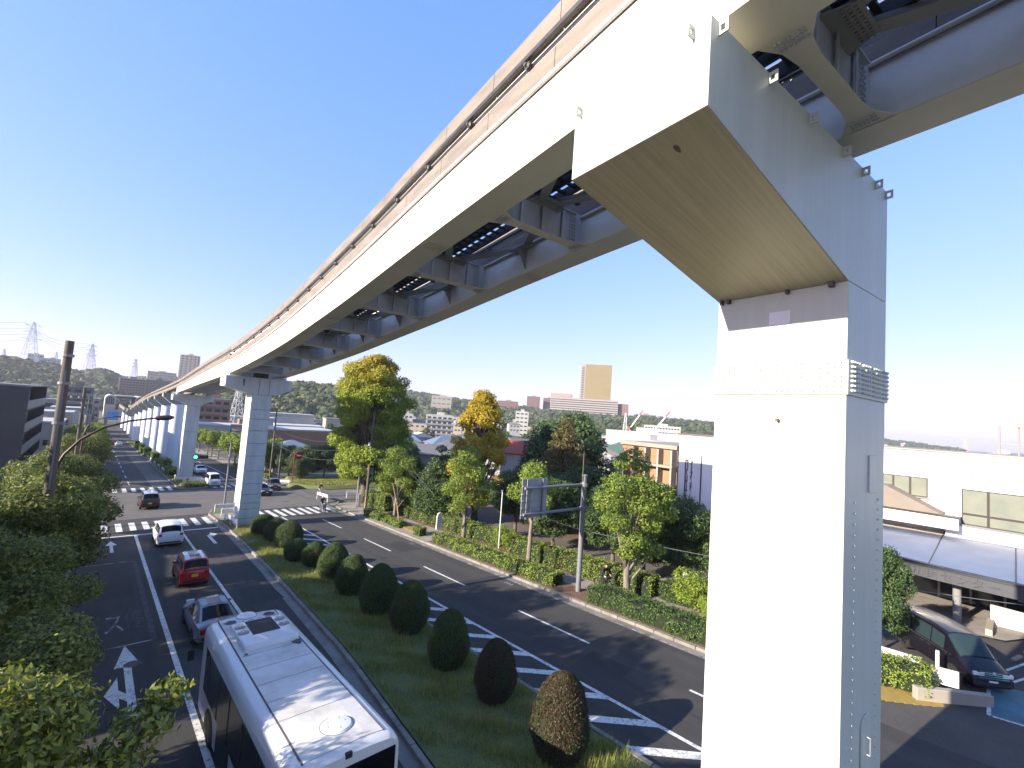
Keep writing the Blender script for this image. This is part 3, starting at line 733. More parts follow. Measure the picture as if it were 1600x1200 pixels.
for s in (-1, 1):
    b = MB(); c = c2.x-11.55+s*GAUGE; zt = 11.95-gz(0, Y2)
    b.box(c-.45, c+.45, -.8, .8, zt, zt+.2); b.box(c-.3, c+.3, -.5, .5, zt+.2, zt+.37); b.build('bearing', 'steel_grey', p2r)
    for y_ in (-.6, .6): MB().cbox((c+s*.55, y_, zt+.25), (.1, .1, .5)).build('bearing_post', 'steel_grey', p2r)
MB().box(-.55, .55, -.5, .5, 13.9+.2, 14.6).build('stopper', 'dark_steel', p2r)

c3 = track(Y3)[0]
p3r, a3 = seg_pier('monorail_pier', 'third monorail pier, plain concrete T with curved haunches beyond the junction', 11.75, Y3, 1.9, 2.2, gz(0, Y3), 8.0, 9.75, 2.95, 2.7, [4.4, 7.8], (0, .95, 2.2))
for s in (-1, 1):
    b = MB(); c = s*GAUGE; zt = 9.75-gz(0, Y3); b.box(c-.45, c+.45, -.8, .8, zt, zt+.22); b.box(c-.4, c+.4, .05, 1.0, zt, zt+1.1); b.build('bearing', 'steel_grey', p3r)
for i, yy in enumerate(RP):
    c = track(yy)[0]; z0 = gz(0, yy); zt = c.z-1.25-z0
    root = empty('monorail_pier', (c.x-.05, yy, z0), label=ORD[i]+' round white steel column with grey crosshead past the third pier', cat='pier', group='round far monorail piers')
    MB().lathe([(1.2, -.5), (1.2, zt-2.3)], 24).build('column', 'pier_round', root, smooth=40)
    MB().prism([(-2.75, zt-.25), (-2.75, zt-.95), (-1.22, zt-2.3), (1.22, zt-2.3), (2.75, zt-.95), (2.75, zt-.25)], 'y', -1.15, 1.15).build('crosshead', 'cap_concrete', root, bevel=.03, segs=1)
    for s in (-1, 1): MB().box(s*GAUGE-.36, s*GAUGE+.36, -.7, .7, zt-.25, zt-.01).build('bearing', 'guide_plate', root)
# ------------------------------------------------------------------ vegetation
leaf_mat('leaf_camphor', [(0.059, 0.085, 0.019), (0.107, 0.139, 0.026), (0.200, 0.217, 0.039), (0.079, 0.109, 0.022)], transl=.3)
leaf_mat('leaf_camphor_lush', [(0.084, 0.143, 0.025), (0.149, 0.227, 0.034), (0.266, 0.318, 0.046), (0.117, 0.181, 0.030)], transl=.32)
leaf_mat('leaf_fore', [(0.060, 0.086, 0.017), (0.132, 0.168, 0.026), (0.264, 0.282, 0.042), (0.078, 0.108, 0.019), (0.204, 0.228, 0.036)], transl=.3, rough=.4)
leaf_mat('leaf_dark', [(0.030, 0.064, 0.018), (0.053, 0.092, 0.026), (0.074, 0.118, 0.032)], transl=.18)
leaf_mat('leaf_brownish', [(0.096, 0.090, 0.030), (0.132, 0.108, 0.036), (0.072, 0.090, 0.026), (0.180, 0.120, 0.042)], transl=.25)
leaf_mat('leaf_ginkgo_green', [(0.163, 0.237, 0.027), (0.237, 0.312, 0.037), (0.300, 0.338, 0.044)], transl=.32, zramp=(14.0, 18.5, [(0.36, 0.29, 0.03), (0.44, 0.32, 0.03), (0.28, 0.27, 0.03)]), znoise=6.0)
leaf_mat('leaf_ginkgo_yellow', [(0.42, 0.31, 0.03), (0.50, 0.37, 0.035), (0.34, 0.30, 0.03), (0.46, 0.31, 0.03)], transl=.35)
leaf_mat('leaf_hedge', [(0.097, 0.157, 0.022), (0.178, 0.247, 0.030), (0.241, 0.299, 0.044)], transl=.25, patch=(0.13, 0.13, 0.03), patch_scale=.8)
leaf_mat('leaf_hedge_dark', [(0.037, 0.077, 0.016), (0.062, 0.112, 0.022), (0.094, 0.150, 0.031)], transl=.22)
leaf_mat('leaf_topiary', [(0.029, 0.056, 0.015), (0.052, 0.089, 0.020), (0.071, 0.113, 0.024)], transl=.15, patch=(0.075, 0.042, 0.02), patch_scale=.9)
leaf_mat('grass_blade', [(0.144, 0.194, 0.043), (0.203, 0.254, 0.051), (0.288, 0.288, 0.068), (0.338, 0.279, 0.101)], transl=.3, patch=(0.27, 0.21, 0.075), patch_scale=.45)
leaf_mat('leaf_forest', [(0.028, 0.048, 0.016), (0.042, 0.066, 0.02), (0.062, 0.08, 0.026), (0.075, 0.072, 0.028)], transl=.0, rough=.8)
mat('bark', (0.16, 0.13, 0.105), 0.95, col2=(0.07, 0.058, 0.047), stretch=(3, 3, .6), scale=5, bump=.8, bscale=14)
mat('bark_pale', (0.24, 0.205, 0.17), 0.95, col2=(0.11, 0.095, 0.08), stretch=(3, 3, .5), scale=4, bump=.7, bscale=14)
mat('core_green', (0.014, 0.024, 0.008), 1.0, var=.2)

def unit(a): return a/np.maximum(1e-6, np.linalg.norm(a, axis=1, keepdims=True))
def leaf_quads(c, n, size, rng, aspect=.45, droop=0.0):
    """diamond leaves at c facing n"""
    N = len(c); t = unit(rng.normal(size=(N, 3))+np.array([0, 0, -droop])); t = unit(t-n*np.sum(t*n, 1, keepdims=True)); b = np.cross(n, t)
    s = np.asarray(size).reshape(-1, 1)
    v = np.empty((N, 4, 3))
    v[:, 0] = c-t*s*.5; v[:, 1] = c+b*s*.5*aspect-n*s*.06; v[:, 2] = c+t*s*.5+n*s*.04; v[:, 3] = c-b*s*.5*aspect-n*s*.06
    return v
def clump_leaves(clumps, per_m2, size, rng, up=.35, jitter=.55, shell=.55, droop=.3, flat=1.0, aspect=.5):
    out = []
    for (cx, cy, cz, rx, ry, rz) in clumps:
        area = 4*math.pi*((rx*ry)**1.6/3+(rx*rz)**1.6/3+(ry*rz)**1.6/3)**(1/1.6)
        n = max(12, int(area*per_m2))
        d = unit(rng.normal(size=(n, 3))); rr = shell+(1.04-shell)*rng.random((n, 1))**.6
        lump = 1+.16*np.sin(d[:, :1]*5+cx*3)*np.cos(d[:, 1:2]*6+cy*2)+.1*rng.normal(size=(n, 1))*.6
        p = d*rr*lump*np.array([rx, ry, rz])+np.array([cx, cy, cz])
        nn = unit(d*.75+rng.normal(size=(n, 3))*jitter+np.array([0, 0, up]))
        out.append(leaf_quads(p, nn, size*(.65+.7*rng.random(n)), rng, aspect, droop))
    return np.concatenate(out)
def limbs(mb, base, top, r0, targets, rng, n=7, r_end=.03, lean=(0, 0), sub=True, start=.35):
    """trunk from base to top, then a bent limb to each target"""
    b, t = Vector(base), Vector(top); k = 6; pts = []
    for i in range(k+1):
        f = i/k; w = Vector((rng.normal()*.06*f+lean[0]*math.sin(f*3.1), rng.normal()*.06*f+lean[1]*math.sin(f*3.1), 0)); pts.append(b.lerp(t, f)+w)
    rad = [r0*(1.35 if i == 0 else 1.0-.62*i/k) for i in range(k+1)]
    mb.tube(pts, rad, n+2)
    for q in targets:
        q = Vector(q); f = min(.97, max(start, start+.6*rng.random())); j = f*k; i0 = min(k-1, int(j)); s = pts[i0].lerp(pts[i0+1], j-i0)
        if s.z > q.z-.1: s = pts[max(1, int(start*k))]
        m = s.lerp(q, .5)+Vector((rng.normal()*.12, rng.normal()*.12, .12*(q-s).length*.4))
        rr = r0*(.5-.25*f); mb.tube([s, s.lerp(m, .5), m, q], [rr, rr*.85, rr*.6, r_end], n-2)

TREE_LIB = {}
def tree_parts(key, seed, h, trunk_h, r0, clumps, leafm, per_m2, size, barkm='bark', top=None, **kw):
    rng = np.random.default_rng(seed)
    mb = MB(); top = top or (0, 0, trunk_h); lk = {k: kw.pop(k) for k in ('lean', 'start') if k in kw}
    limbs(mb, (0, 0, -.3), top, r0, [c[:3] for c in clumps], rng, **lk)
    tm = mb.mesh('trunk'); tm.materials.append(MATS[barkm]); tm.polygons.foreach_set('use_smooth', [True]*len(tm.polygons))
    cm = np_mesh('crown', clump_leaves(clumps, per_m2, size, rng, **kw), 4, MATS[leafm])
    TREE_LIB[key] = (tm, cm)
    return tm, cm
def plant(key, name, x, y, z=None, rz=0.0, s=1.0, label=None, cat='tree', group=None):
    tm, cm = TREE_LIB[key]
    o = empty(name, (x, y, gz(x, y)+.1 if z is None else z), rz, label, cat, group)
    o.scale = (s, s, s) if not hasattr(s, '__len__') else s
    inst(tm, 'trunk', o); inst(cm, 'crown', o)
    return o
def ball_crown(seed, n, rx, ry, rz, cz, cr, squash=.8, hollow=.45):
    """clumps spread through an ellipsoid, leaving gaps"""
    rng = np.random.default_rng(seed); out = []; tries = 0
    while len(out) < n and tries < 4000:
        tries += 1
        d = rng.normal(size=3); d /= np.linalg.norm(d); r = hollow+(1-hollow)*rng.random()**.6
        p = d*r*np.array([rx, ry, rz])
        if all(np.linalg.norm((p-np.array(q[:3])+np.array([0, 0, cz]))) > cr*.78 for q in out):
            c = cr*(.75+.5*rng.random()); out.append((p[0], p[1], p[2]+cz, c, c*(.9+.2*rng.random()), c*squash))
    return out

# street camphors
tree_parts('camphor_near', 11, 8, 5.4, .2, ball_crown(3, 34, 3.3, 3.1, 2.4, 5.3, 1.05, .7), 'leaf_camphor', 150, .15, droop=.5)
tree_parts('camphor_a', 12, 8, 5.5, .2, ball_crown(5, 30, 2.9, 2.8, 2.6, 5.3, 1.0, .75), 'leaf_camphor', 95, .19)
tree_parts('camphor_b', 13, 8, 5.5, .2, ball_crown(8, 28, 2.8, 3.0, 2.5, 5.2, 1.0, .75), 'leaf_camphor', 95, .19)
tree_parts('camphor_far', 14, 7, 4.5, .17, ball_crown(21, 18, 2.2, 2.2, 2.0, 4.6, .95, .8), 'leaf_camphor_lush', 34, .32, barkm='bark_pale')
tree_parts('camphor_lush_a', 15, 9, 6.5, .2, [(0.3, .2, 8.0, 1.15, 1.1, .9), (-1.0, .5, 7.0, 1.0, 1.0, .8), (1.2, -.3, 6.6, 1.0, 1.0, .75), (-.3, -.9, 6.2, 1.0, .9, .7), (-1.8, -.2, 5.6, .95, .9, .65), (.5, .9, 5.9, 1.1, 1.0, .75),
    (1.6, -.6, 4.9, 1.0, .95, .7), (-1.6, -.6, 4.1, .95, .9, .6), (.3, -1.3, 4.8, .9, .9, .6), (1.3, .5, 3.9, 1.0, 1.0, .6), (-.8, 1.2, 4.7, 1.0, 1.0, .7), (-1.5, .1, 3.2, .8, .8, .5), (.9, -1.0, 3.4, .8, .8, .5)], 'leaf_camphor_lush', 110, .17, barkm='bark_pale', start=.3)
tree_parts('camphor_lush_b', 16, 8, 5.5, .21, [(0, 0, 7.2, 1.0, 1.0, .8), (-1.2, .3, 6.4, .95, .9, .7), (1.1, .0, 6.6, 1.0, 1.0, .7), (0, -1.0, 5.9, .95, .9, .65), (-1.6, -.3, 5.2, .9, .9, .6), (1.7, -.5, 5.5, .9, .9, .6), (.4, 1.0, 5.5, 1.0, 1.0, .7), (1.2, -.9, 4.6, .8, .8, .5)], 'leaf_camphor_lush', 110, .17, barkm='bark_pale', start=.45)
tree_parts('camphor_twin', 17, 9, 5.2, .24, [(0.1, .1, 9.0, .95, .9, .7), (-.7, .4, 8.7, .6, .6, .5), (.9, -.1, 8.5, .7, .7, .5), (-1.1, .3, 7.3, 1.1, 1.0, .75), (.5, -.4, 7.2, 1.1, 1.0, .8), (1.8, -.9, 6.7, 1.1, 1.0, .75), (-1.6, .7, 6.2, 1.0, 1.0, .65), (-.2, -.9, 6.1, 1.0, 1.0, .65), (1.1, .5, 6.3, 1.1, 1.1, .7),
    (2.3, -1.0, 5.4, 1.0, 1.0, .65), (-1.5, .1, 5.0, .95, .9, .6), (.8, -.8, 4.9, 1.0, 1.0, .6), (1.9, -.2, 4.2, 1.0, 1.0, .6), (-.7, -.7, 4.0, .9, .9, .55), (.6, -.6, 3.3, .8, .8, .5), (1.4, -1.0, 3.2, .75, .75, .45), (-1.0, -.4, 3.1, .6, .6, .4)], 'leaf_camphor_lush', 120, .16, barkm='bark_pale', start=.2, lean=(-.12, 0))
# tall ginkgos
def spire(seed, n, zs, rs, cr, squash=.75):
    """clumps scattered through a crown whose radius follows a height profile"""
    rng = np.random.default_rng(seed); out = []
    for i in range(n):
        z = zs[0]+(zs[-1]-zs[0])*rng.random(); R_ = np.interp(z, zs, rs)*(.82+.3*rng.random()); a = rng.random()*2*math.pi; q = R_*(.35+.65*rng.random()**.5)
        c = cr*(.7+.6*rng.random())*min(1.0, .55+R_/max(rs)); out.append((q*math.cos(a), q*math.sin(a), z, c, c, c*squash))
    return out
tree_parts('ginkgo_green', 18, 19, 15.5, .5, spire(61, 175, (4.2, 6, 9, 12.5, 15.5, 17.5, 19), (2.8, 4.2, 4.6, 4.5, 4.1, 2.7, .8), 1.1), 'leaf_ginkgo_green', 46, .27, start=.25, jitter=.7)
tree_parts('ginkgo_yellow', 19, 14, 12.5, .32, spire(62, 105, (3.2, 5, 8, 10, 12, 13.4, 14.3), (2.4, 3.3, 3.1, 2.6, 1.7, .9, .2), .85), 'leaf_ginkgo_yellow', 62, .23, start=.25, jitter=.7)
# dense evergreens
def cone_crown(seed, h, r, z0, k=9, cr=.8):
    rng = np.random.default_rng(seed); out = []
    for i in range(k):
        f = i/(k-1); z = z0+(h-z0)*f; rad = r*(1-f**1.6)*.75+.05; n = max(1, int(2*math.pi*rad/(cr*1.1)))
        for j in range(n):
            a = 2*math.pi*(j+rng.random()*.5)/n; out.append((rad*math.cos(a), rad*math.sin(a), z+rng.normal()*.12, cr*(1-.35*f), cr*(1-.35*f), cr*.75*(1-.3*f)))
    return out
tree_parts('evergreen', 20, 7.5, 6, .2, cone_crown(4, 7.6, 2.2, 1.9), 'leaf_dark', 105, .18, start=.2)
tree_parts('dark_broadleaf', 21, 8, 5.5, .22, ball_crown(31, 34, 3.0, 3.0, 3.0, 4.8, 1.1, .8, .35), 'leaf_dark', 65, .23)
tree_parts('cedar', 22, 12, 11, .28, cone_crown(9, 12.2, 3.4, 2.6, 12, 1.0), 'leaf_brownish', 65, .22, start=.2)
tree_parts('small_round', 23, 3, 1.6, .06, ball_crown(41, 14, .95, .95, .9, 1.5, .5, .8), 'leaf_hedge', 220, .11)
tree_parts('town_tree', 24, 7, 4.5, .18, ball_crown(51, 13, 2.4, 2.4, 2.2, 4.4, 1.2, .8), 'leaf_dark', 16, .5)

# near foreground tree, seen from above at lower left
fg = []
rngf = np.random.default_rng(90)
for (cx, cy, cz, r) in ((-1.6, 7.0, 6.3, 1.05), (-.5, 7.6, 6.5, .85), (.15, 7.7, 6.3, .7), (-.9, 6.6, 6.1, .9), (-2.4, 8.4, 6.2, 1.0), (-.4, 8.6, 6.0, .9), (-1.5, 9.4, 5.9, 1.0), (.2, 8.9, 5.5, .7), (-2.7, 6.4, 5.6, 1.0), (-1.2, 5.6, 5.4, 1.0),
    (0.0, 6.6, 5.5, .85), (.55, 7.0, 5.3, .6), (.95, 7.35, 5.65, .46), (1.3, 7.55, 5.95, .38), (1.55, 7.75, 6.15, .3), (.6, 7.9, 5.0, .7), (1.0, 7.0, 4.7, .6), (.3, 5.8, 4.9, .8), (1.2, 6.3, 4.6, .55), (.45, 6.9, 5.0, .75), (.2, 6.2, 5.4, .8), (.75, 6.5, 4.4, .7), (-.5, 5.9, 5.6, .85), (.1, 7.2, 5.9, .7), (-.3, 9.5, 4.9, .9), (-3.0, 9.6, 5.0, 1.1), (-.6, 7.4, 4.7, 1.1), (-2.0, 7.6, 4.7, 1.2), (-3.4, 7.6, 5.2, 1.1), (-1.4, 10.4, 5.0, 1.0)):
    fg.append((cx, cy-7.4, cz+.3, r, r, r*.62))
tree_parts('camphor_foreground', 25, 7, 4.3, .22, fg, 'leaf_fore', 290, .115, barkm='bark_pale', start=.45, droop=.9, top=(-.3, -.2, 5.2), aspect=.42, shell=.4)
plant('camphor_foreground', 'camphor_tree', -.45, 7.5, z=gz(0, 7.4)-.25, label='large sunlit camphor in the bottom left corner, its leaves seen close', group='camphors on the left pavement')
row = [('camphor_near', 14.6, .93, 'second camphor on the left pavement, in shade just beyond the nearest one'), ('camphor_near', 21.4, .97, 'third camphor on the left pavement, dark crown at left edge beside the lettered lane'),
       ('camphor_a', 28.6, .98, 'camphor on the left pavement at the foot of the brown street lamp'), ('camphor_b', 36, 1.0, 'camphor on the left pavement just beyond the brown street lamp'), ('camphor_a', 43.5, 1.0, 'camphor on the left pavement reaching over the near crossing'),
       ('camphor_b', 52, .98, 'camphor on the left pavement at the corner of the junction')]
for i, (k, y, s, lb) in enumerate(row):
    plant(k, 'camphor_tree', (-2.35 if i < 2 else -1.5)+.25*math.sin(i*2.1), y, rz=1.3*i+.4, s=s*(.8 if i < 2 else .88), label=lb, group='camphors on the left pavement')
for i, y in enumerate((80, 88, 97, 106, 116, 126, 137, 148, 160, 172, 186, 200, 215)):
    plant('camphor_b' if i < 3 else 'camphor_far', 'camphor_tree', -1.0, y, rz=i*1.7, s=.95 if i < 3 else 1.2, label=ORD[i]+' camphor of the far left row beyond the junction', group='far left camphors')
for i, (x, y, s_) in enumerate(((-7.6, 17.6, 1.45), (-8.4, 24.0, 1.5), (-8.6, 30.5, 1.15))):
    plant('camphor_b', 'camphor_tree', x, y, rz=2.2*i, s=s_, label=('nearest', 'second', 'third')[i]+' of the tall camphors behind the left pavement trees, beyond the picture edge', group='tall camphors left of the flats')
# right side of the avenue
plant('camphor_lush_a', 'camphor_tree', 25.5, 33.4, rz=.4, s=.96, label='bright green camphor on right pavement in front of the yellow ginkgo', group='camphors on the right pavement')
plant('camphor_lush_b', 'camphor_tree', 25.0, 24.5, rz=1.0, s=.97, label='camphor on right pavement behind the road sign back', group='camphors on the right pavement')
plant('camphor_twin', 'camphor_tree', 25.2, 16.1, rz=0, s=.95, label='twin-trunked camphor on right pavement beside the cyclist', group='camphors on the right pavement')
plant('camphor_lush_a', 'camphor_tree', 24.8, 44.9, rz=2.6, s=(.95, .95, .88), label='darker camphor on right pavement by the utility poles at the corner', group='camphors on the right pavement')
for i, y in enumerate((92, 100, 108, 116, 125, 134, 143, 153, 164, 176)):
    plant('camphor_far', 'camphor_tree', 23.8+.4*math.sin(i*2), y, rz=i*1.1, s=1.12, label=ORD[i]+' street tree of the far right row beyond the junction', group='far right street trees')
plant('ginkgo_green', 'ginkgo_tree', 26.4, 56.2, z=gz(0, 56)-.2, rz=.6, s=(1.02, 1.02, 1.0), label='tall ginkgo with green crown turning yellow at the top, behind the corner')
plant('ginkgo_yellow', 'ginkgo_tree', 31.2, 39.2, z=-2.2, rz=1.9, s=(1.05, 1.05, 1.02), label='yellow autumn ginkgo rising behind the right pavement')
plant('cedar', 'cedar_tree', 36.6, 31.6, z=-2.1, rz=.3, s=(1.1, 1.1, .98), label='brownish green cedar behind the back of the road sign')
plant('dark_broadleaf', 'broadleaf_tree', 42.5, 36, z=-2.0, rz=2.0, s=1.6, label='dark round evergreen behind and above the brownish cedar', group='dark trees behind the right pavement')
plant('evergreen', 'evergreen_tree', 27.6, 46.2, z=-2.0, rz=.0, s=(1.0, 1.0, .92), label='left of two dense dark evergreens behind the back hedge', group='dense evergreens behind the hedge')
plant('evergreen', 'evergreen_tree', 27.7, 41.2, z=-1.7, rz=2.0, s=(1.15, 1.15, .98), label='right of two dense dark evergreens behind the back hedge, beside the bright camphor', group='dense evergreens behind the hedge')
for i, (x, y, s, lb) in enumerate(((28.4, 52.6, .92, 'dark broadleaf tree under the green ginkgo at the corner'), (30.4, 20.8, .8, 'dark broadleaf tree between the sign pole and the twin-trunked camphor'), (29.9, 26.6, .78, 'dark broadleaf tree behind the camphor with the road sign'),
    (31.0, 15.0, .72, 'dark broadleaf tree right of the twin-trunked camphor, by the white wall'), (33.4, 20.4, .85, 'dark broadleaf tree in front of the brown building'), (31.5, 33.0, .8, 'dark broadleaf tree under the yellow ginkgo'), (29.2, 17.4, .62, 'low dark tree behind the cyclist'), (34.2, 26.5, .85, 'dark broadleaf tree under the brownish cedar'), (33.5, 13.3, .66, 'dark tree against the blank white hall wall'))):
    plant('dark_broadleaf', 'broadleaf_tree', x, y, rz=i*1.3, s=s, label=lb, group='dark trees behind the right pavement')
plant('dark_broadleaf', 'broadleaf_tree', 29.2, 4.6, rz=.8, s=(.42, .42, .62), label='slim tree beside the nearest pier at the car park', group='dark trees behind the right pavement')
for i, (x, y, s) in enumerate(((25.5, 79.5, .55), (28, 84, .75), (31.5, 84, .8), (27, 89, .7), (35.5, 82, .8), (39, 80, .85), (33, 76.5, .5), (24.5, 93, .7), (43, 77, .9), (38, 73, .7))):
    plant('dark_broadleaf', 'broadleaf_tree', x, y, rz=i*.9, s=s, label=('smallest garden tree by the lawn corner', 'garden tree behind the left end of the lawn', 'garden tree behind the middle of the lawn', 'garden tree left of the lawn by the two poles', 'garden tree behind the right end of the lawn', 'large garden tree beyond the right end of the lawn', 'low bush-like tree on the lawn edge', 'garden tree nearest the orange hall', 'largest garden tree far right of the lawn', 'garden tree in front of the lawn\'s right end')[i], group='garden trees behind the lawn')

# hedges: leaves over a dark inner box added to block light
def hedge(name, label, x0, x1, y0, y1, h, leafm='leaf_hedge', per=190, size=.1, seed=1, group='clipped hedges on the right pavement', z=None):
    rng = np.random.default_rng(seed); zc = lambda y: gz(0, y)+.12 if z is None else z
    root = empty(name, ((x0+x1)/2, (y0+y1)/2, zc((y0+y1)/2)), label=label, cat='hedge', group=group)
    cx, cy = (x0+x1)/2, (y0+y1)/2; base = zc(cy)
    L_ = y1-y0; W_ = x1-x0; faces = []
    for (nf, area) in (((0, 0, 1), L_*W_), ((-1, 0, 0), L_*h), ((1, 0, 0), L_*h), ((0, -1, 0), W_*h), ((0, 1, 0), W_*h)):
        n = int(area*per); u, v = rng.random(n), rng.random(n); p = np.empty((n, 3)); nv = np.tile(np.array(nf, float), (n, 1))
        if nf[2]: p[:, 0] = x0+W_*u; p[:, 1] = y0+L_*v; p[:, 2] = h
        elif nf[0]: p[:, 0] = x0 if nf[0] < 0 else x1; p[:, 1] = y0+L_*u; p[:, 2] = h*v
        else: p[:, 1] = y0 if nf[1] < 0 else y1; p[:, 0] = x0+W_*u; p[:, 2] = h*v
        bump = .10*np.sin(p[:, 1]*2.3+p[:, 0]*1.7)+.08*np.sin(p[:, 1]*5.1+p[:, 2]*4+seed)+.05*rng.normal(size=n)-.05
        p += nv*bump[:, None]
        # rounded shoulders
        e = np.clip((p[:, 2]-h+.25)/.25, 0, 1); ex = np.clip((np.abs(p[:, 0]-cx)-W_/2+.22)/.22, 0, 1.3); p[:, 2] -= .16*(ex**2)*e; p[:, 0] -= np.sign(p[:, 0]-cx)*.1*e*ex
        p[:, 0] -= cx; p[:, 1] -= cy; p[:, 2] += np.array([zc(yy+cy) for yy in p[:, 1]])-base
        faces.append(leaf_quads(p, unit(nv*.8+rng.normal(size=(n, 3))*.6+np.array([0, 0, .25])), size*(.6+.8*rng.random(n)), rng, .6))
    me = np_mesh('foliage', np.concatenate(faces), 4, MATS[leafm]); inst(me, 'foliage', root)
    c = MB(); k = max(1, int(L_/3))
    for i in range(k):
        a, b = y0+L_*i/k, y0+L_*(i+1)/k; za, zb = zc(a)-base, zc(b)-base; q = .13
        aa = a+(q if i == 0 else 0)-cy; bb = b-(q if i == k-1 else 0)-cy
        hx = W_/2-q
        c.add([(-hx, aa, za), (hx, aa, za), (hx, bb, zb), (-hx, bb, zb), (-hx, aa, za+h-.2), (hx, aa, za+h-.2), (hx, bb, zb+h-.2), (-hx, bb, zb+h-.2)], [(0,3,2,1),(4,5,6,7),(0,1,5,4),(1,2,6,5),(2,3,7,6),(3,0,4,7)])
    c.build('dark_core', 'core_green', root)
    return root
hedge('hedge', 'long low front hedge along the kerb from bus stop to sign pole', 22.65, 24.0, 20.0, 34.2, .85, seed=2)
hedge('hedge', 'front hedge along the kerb in front of the twin-trunked camphor', 22.6, 24.1, 7.5, 17.2, .95, 'leaf_hedge_dark', seed=3, per=230, size=.095)
hedge('hedge', 'tall back hedge along the far side of the pavement, left half', 26.3, 27.6, 29.5, 47.5, 1.35, seed=4, per=150)
hedge('hedge', 'tall back hedge behind the thin post, right half', 26.1, 27.4, 15.0, 28.3, 1.3, seed=5, per=170)
hedge('hedge', 'back hedge beside the white wall', 26.6, 27.8, 10.8, 14.8, 1.2, 'leaf_hedge_dark', seed=6, per=180)
for i, (x0, x1, y0, y1, h, lb) in enumerate(((22.7, 24.0, 44.6, 48.3, .8, 'short hedge block at the corner under the dark camphor'), (22.8, 23.8, 40.3, 42.8, .75, 'short hedge block with a leaning stake'), (22.7, 23.7, 36.4, 37.8, .8, 'smallest hedge block beside the bus stop post'), (22.9, 23.9, 43.2, 44.2, .6, 'tiny hedge block between two longer ones at the corner'))):
    hedge('hedge', lb, x0, x1, y0, y1, h, seed=10+i, per=190)
hedge('hedge', 'hedge between the plaza and the dark minivan', 25.4, 27.0, 2.3, 6.5, .95, seed=20, per=230, size=.09)
hedge('hedge', 'low hedge on the nose of the far median', 10.4, 13.0, 79.6, 82.6, .5, seed=21, per=60, size=.16, group='median hedges')
for i, y in enumerate((96, 104.5, 117, 125, 137.5, 145, 158, 166, 178, 186)):
    hedge('hedge', ORD[i]+' clipped hedge along the far median, counted from the junction', 9.95, 11.2, y, y+6.5, 1.1+.9*(i % 2), 'leaf_hedge', seed=30+i, per=22, size=.3, group='median hedges')
hedge('hedge', 'hedge row on the right kerb beyond the junction', 22.6, 23.6, 86, 112, .8, seed=50, per=22, size=.28, group='median hedges')
hedge('hedge', 'hedge of green leaves beside the utility poles on the corner', 25.6, 27.0, 49.0, 54.6, 1.9, seed=51, per=90, size=.15)
for (x, y, s, lb) in ((26.4, 28.9, .8, 'small round shrub on a thin stem beside the back hedge'), (25.4, 10.9, .62, 'small brownish shrub on a thin stem by the paved entrance')):
    plant('small_round', 'shrub', x, y, rz=x, s=s, label=lb, cat='shrub')
plant('small_round', 'shrub', 26.6, 12.2, rz=2, s=(1.25, 1.25, .95), label='wide bushy shrub beside the paved entrance', cat='shrub')

# clipped egg-shaped shrubs on the median
def topiary_mesh(seed, egg=1.0):
    rng = np.random.default_rng(seed); n = 26000
    f = rng.random(n)**.75; a = 2*math.pi*rng.random(n)
    # profile of radius against height, both 0..1
    hgt = f; rad = np.where(hgt < .35, .78+.22*np.sin(hgt/.35*math.pi/2), np.cos((hgt-.35)/.65*math.pi/2)**(.62*egg))
    rr = rad*(1+.035*rng.normal(size=n)+.09*(rng.random(n) > .985)+.045*np.sin(a*3+seed)+.04*np.sin(hgt*9+a*2+seed*2)+.025*np.sin(a*7-hgt*11))
    p = np.stack([rr*np.cos(a), rr*np.sin(a), hgt*2*1.0], 1)
    nn = np.stack([np.cos(a), np.sin(a), np.where(hgt < .3, -.1, (hgt-.25)*1.6)], 1)
    v = leaf_quads(p, unit(unit(nn)*.7+rng.normal(size=(n, 3))*.6), (.05+.03*rng.random(n)), rng, .4)
    cm = np_mesh('foliage', v, 4, MATS['leaf_topiary'])
    prof = [(.74, .02)]+[((.78+.22*math.sin(h/.35*math.pi/2) if h < .35 else math.cos((h-.35)/.65*math.pi/2)**(.62*egg))*.93, h*2*.985) for h in [i/14 for i in range(14)]]+[(.03, 1.96)]
    core = MB().lathe(prof, 18).mesh('dark_core'); core.materials.append(MATS['core_green'])  # solid dark core added inside the leaf shell, not real twigs
    st = MB().tube([(0, 0, -.4), (0, 0, .3)], .09, 8).mesh('stem'); st.materials.append(MATS['bark'])
    return cm, core, st
tops = [topiary_mesh(1, .66), topiary_mesh(2, .85), topiary_mesh(3, .74)]
SH = [(11.8, 44.4, 1.02, 1.75, 'rounded clipped shrub nearest the second pier'), (12.1, 41.6, 1.0, 1.85, 'second clipped shrub from the second pier'), (12.4, 39.1, 1.1, 2.05, 'third clipped shrub from the second pier, brightly lit'), (11.7, 35.0, .85, 1.5, 'small low clipped shrub between larger ones, fourth from the second pier'),
      (12.3, 33.0, .88, 1.65, 'small clipped shrub with reddish leaves, fifth from the second pier'), (12.3, 29.6, 1.0, 2.3, 'clipped shrub with a red patch at its foot, sixth from the second pier'), (12.2, 26.4, .95, 2.25, 'seventh clipped shrub from the second pier, dark green'), (12.2, 23.0, 1.05, 2.55, 'largest dark green egg-shaped shrub in the middle of the row'),
      (12.3, 20.0, .98, 2.4, 'pointed dark shrub right of the largest one'), (11.95, 16.1, .86, 2.3, 'fourth from nearest clipped shrub'), (12.0, 13.1, .8, 2.15, 'clipped shrub turning brown and red, second largest browning one'), (11.6, 9.5, .92, 2.5, 'nearest brownish clipped shrub at the bottom edge')]
SH[9] = (*SH[9][:4], 'green clipped shrub just beyond the browning ones, third from the bottom edge'); SH[10] = (*SH[10][:4], 'browning clipped shrub, second from the bottom edge')
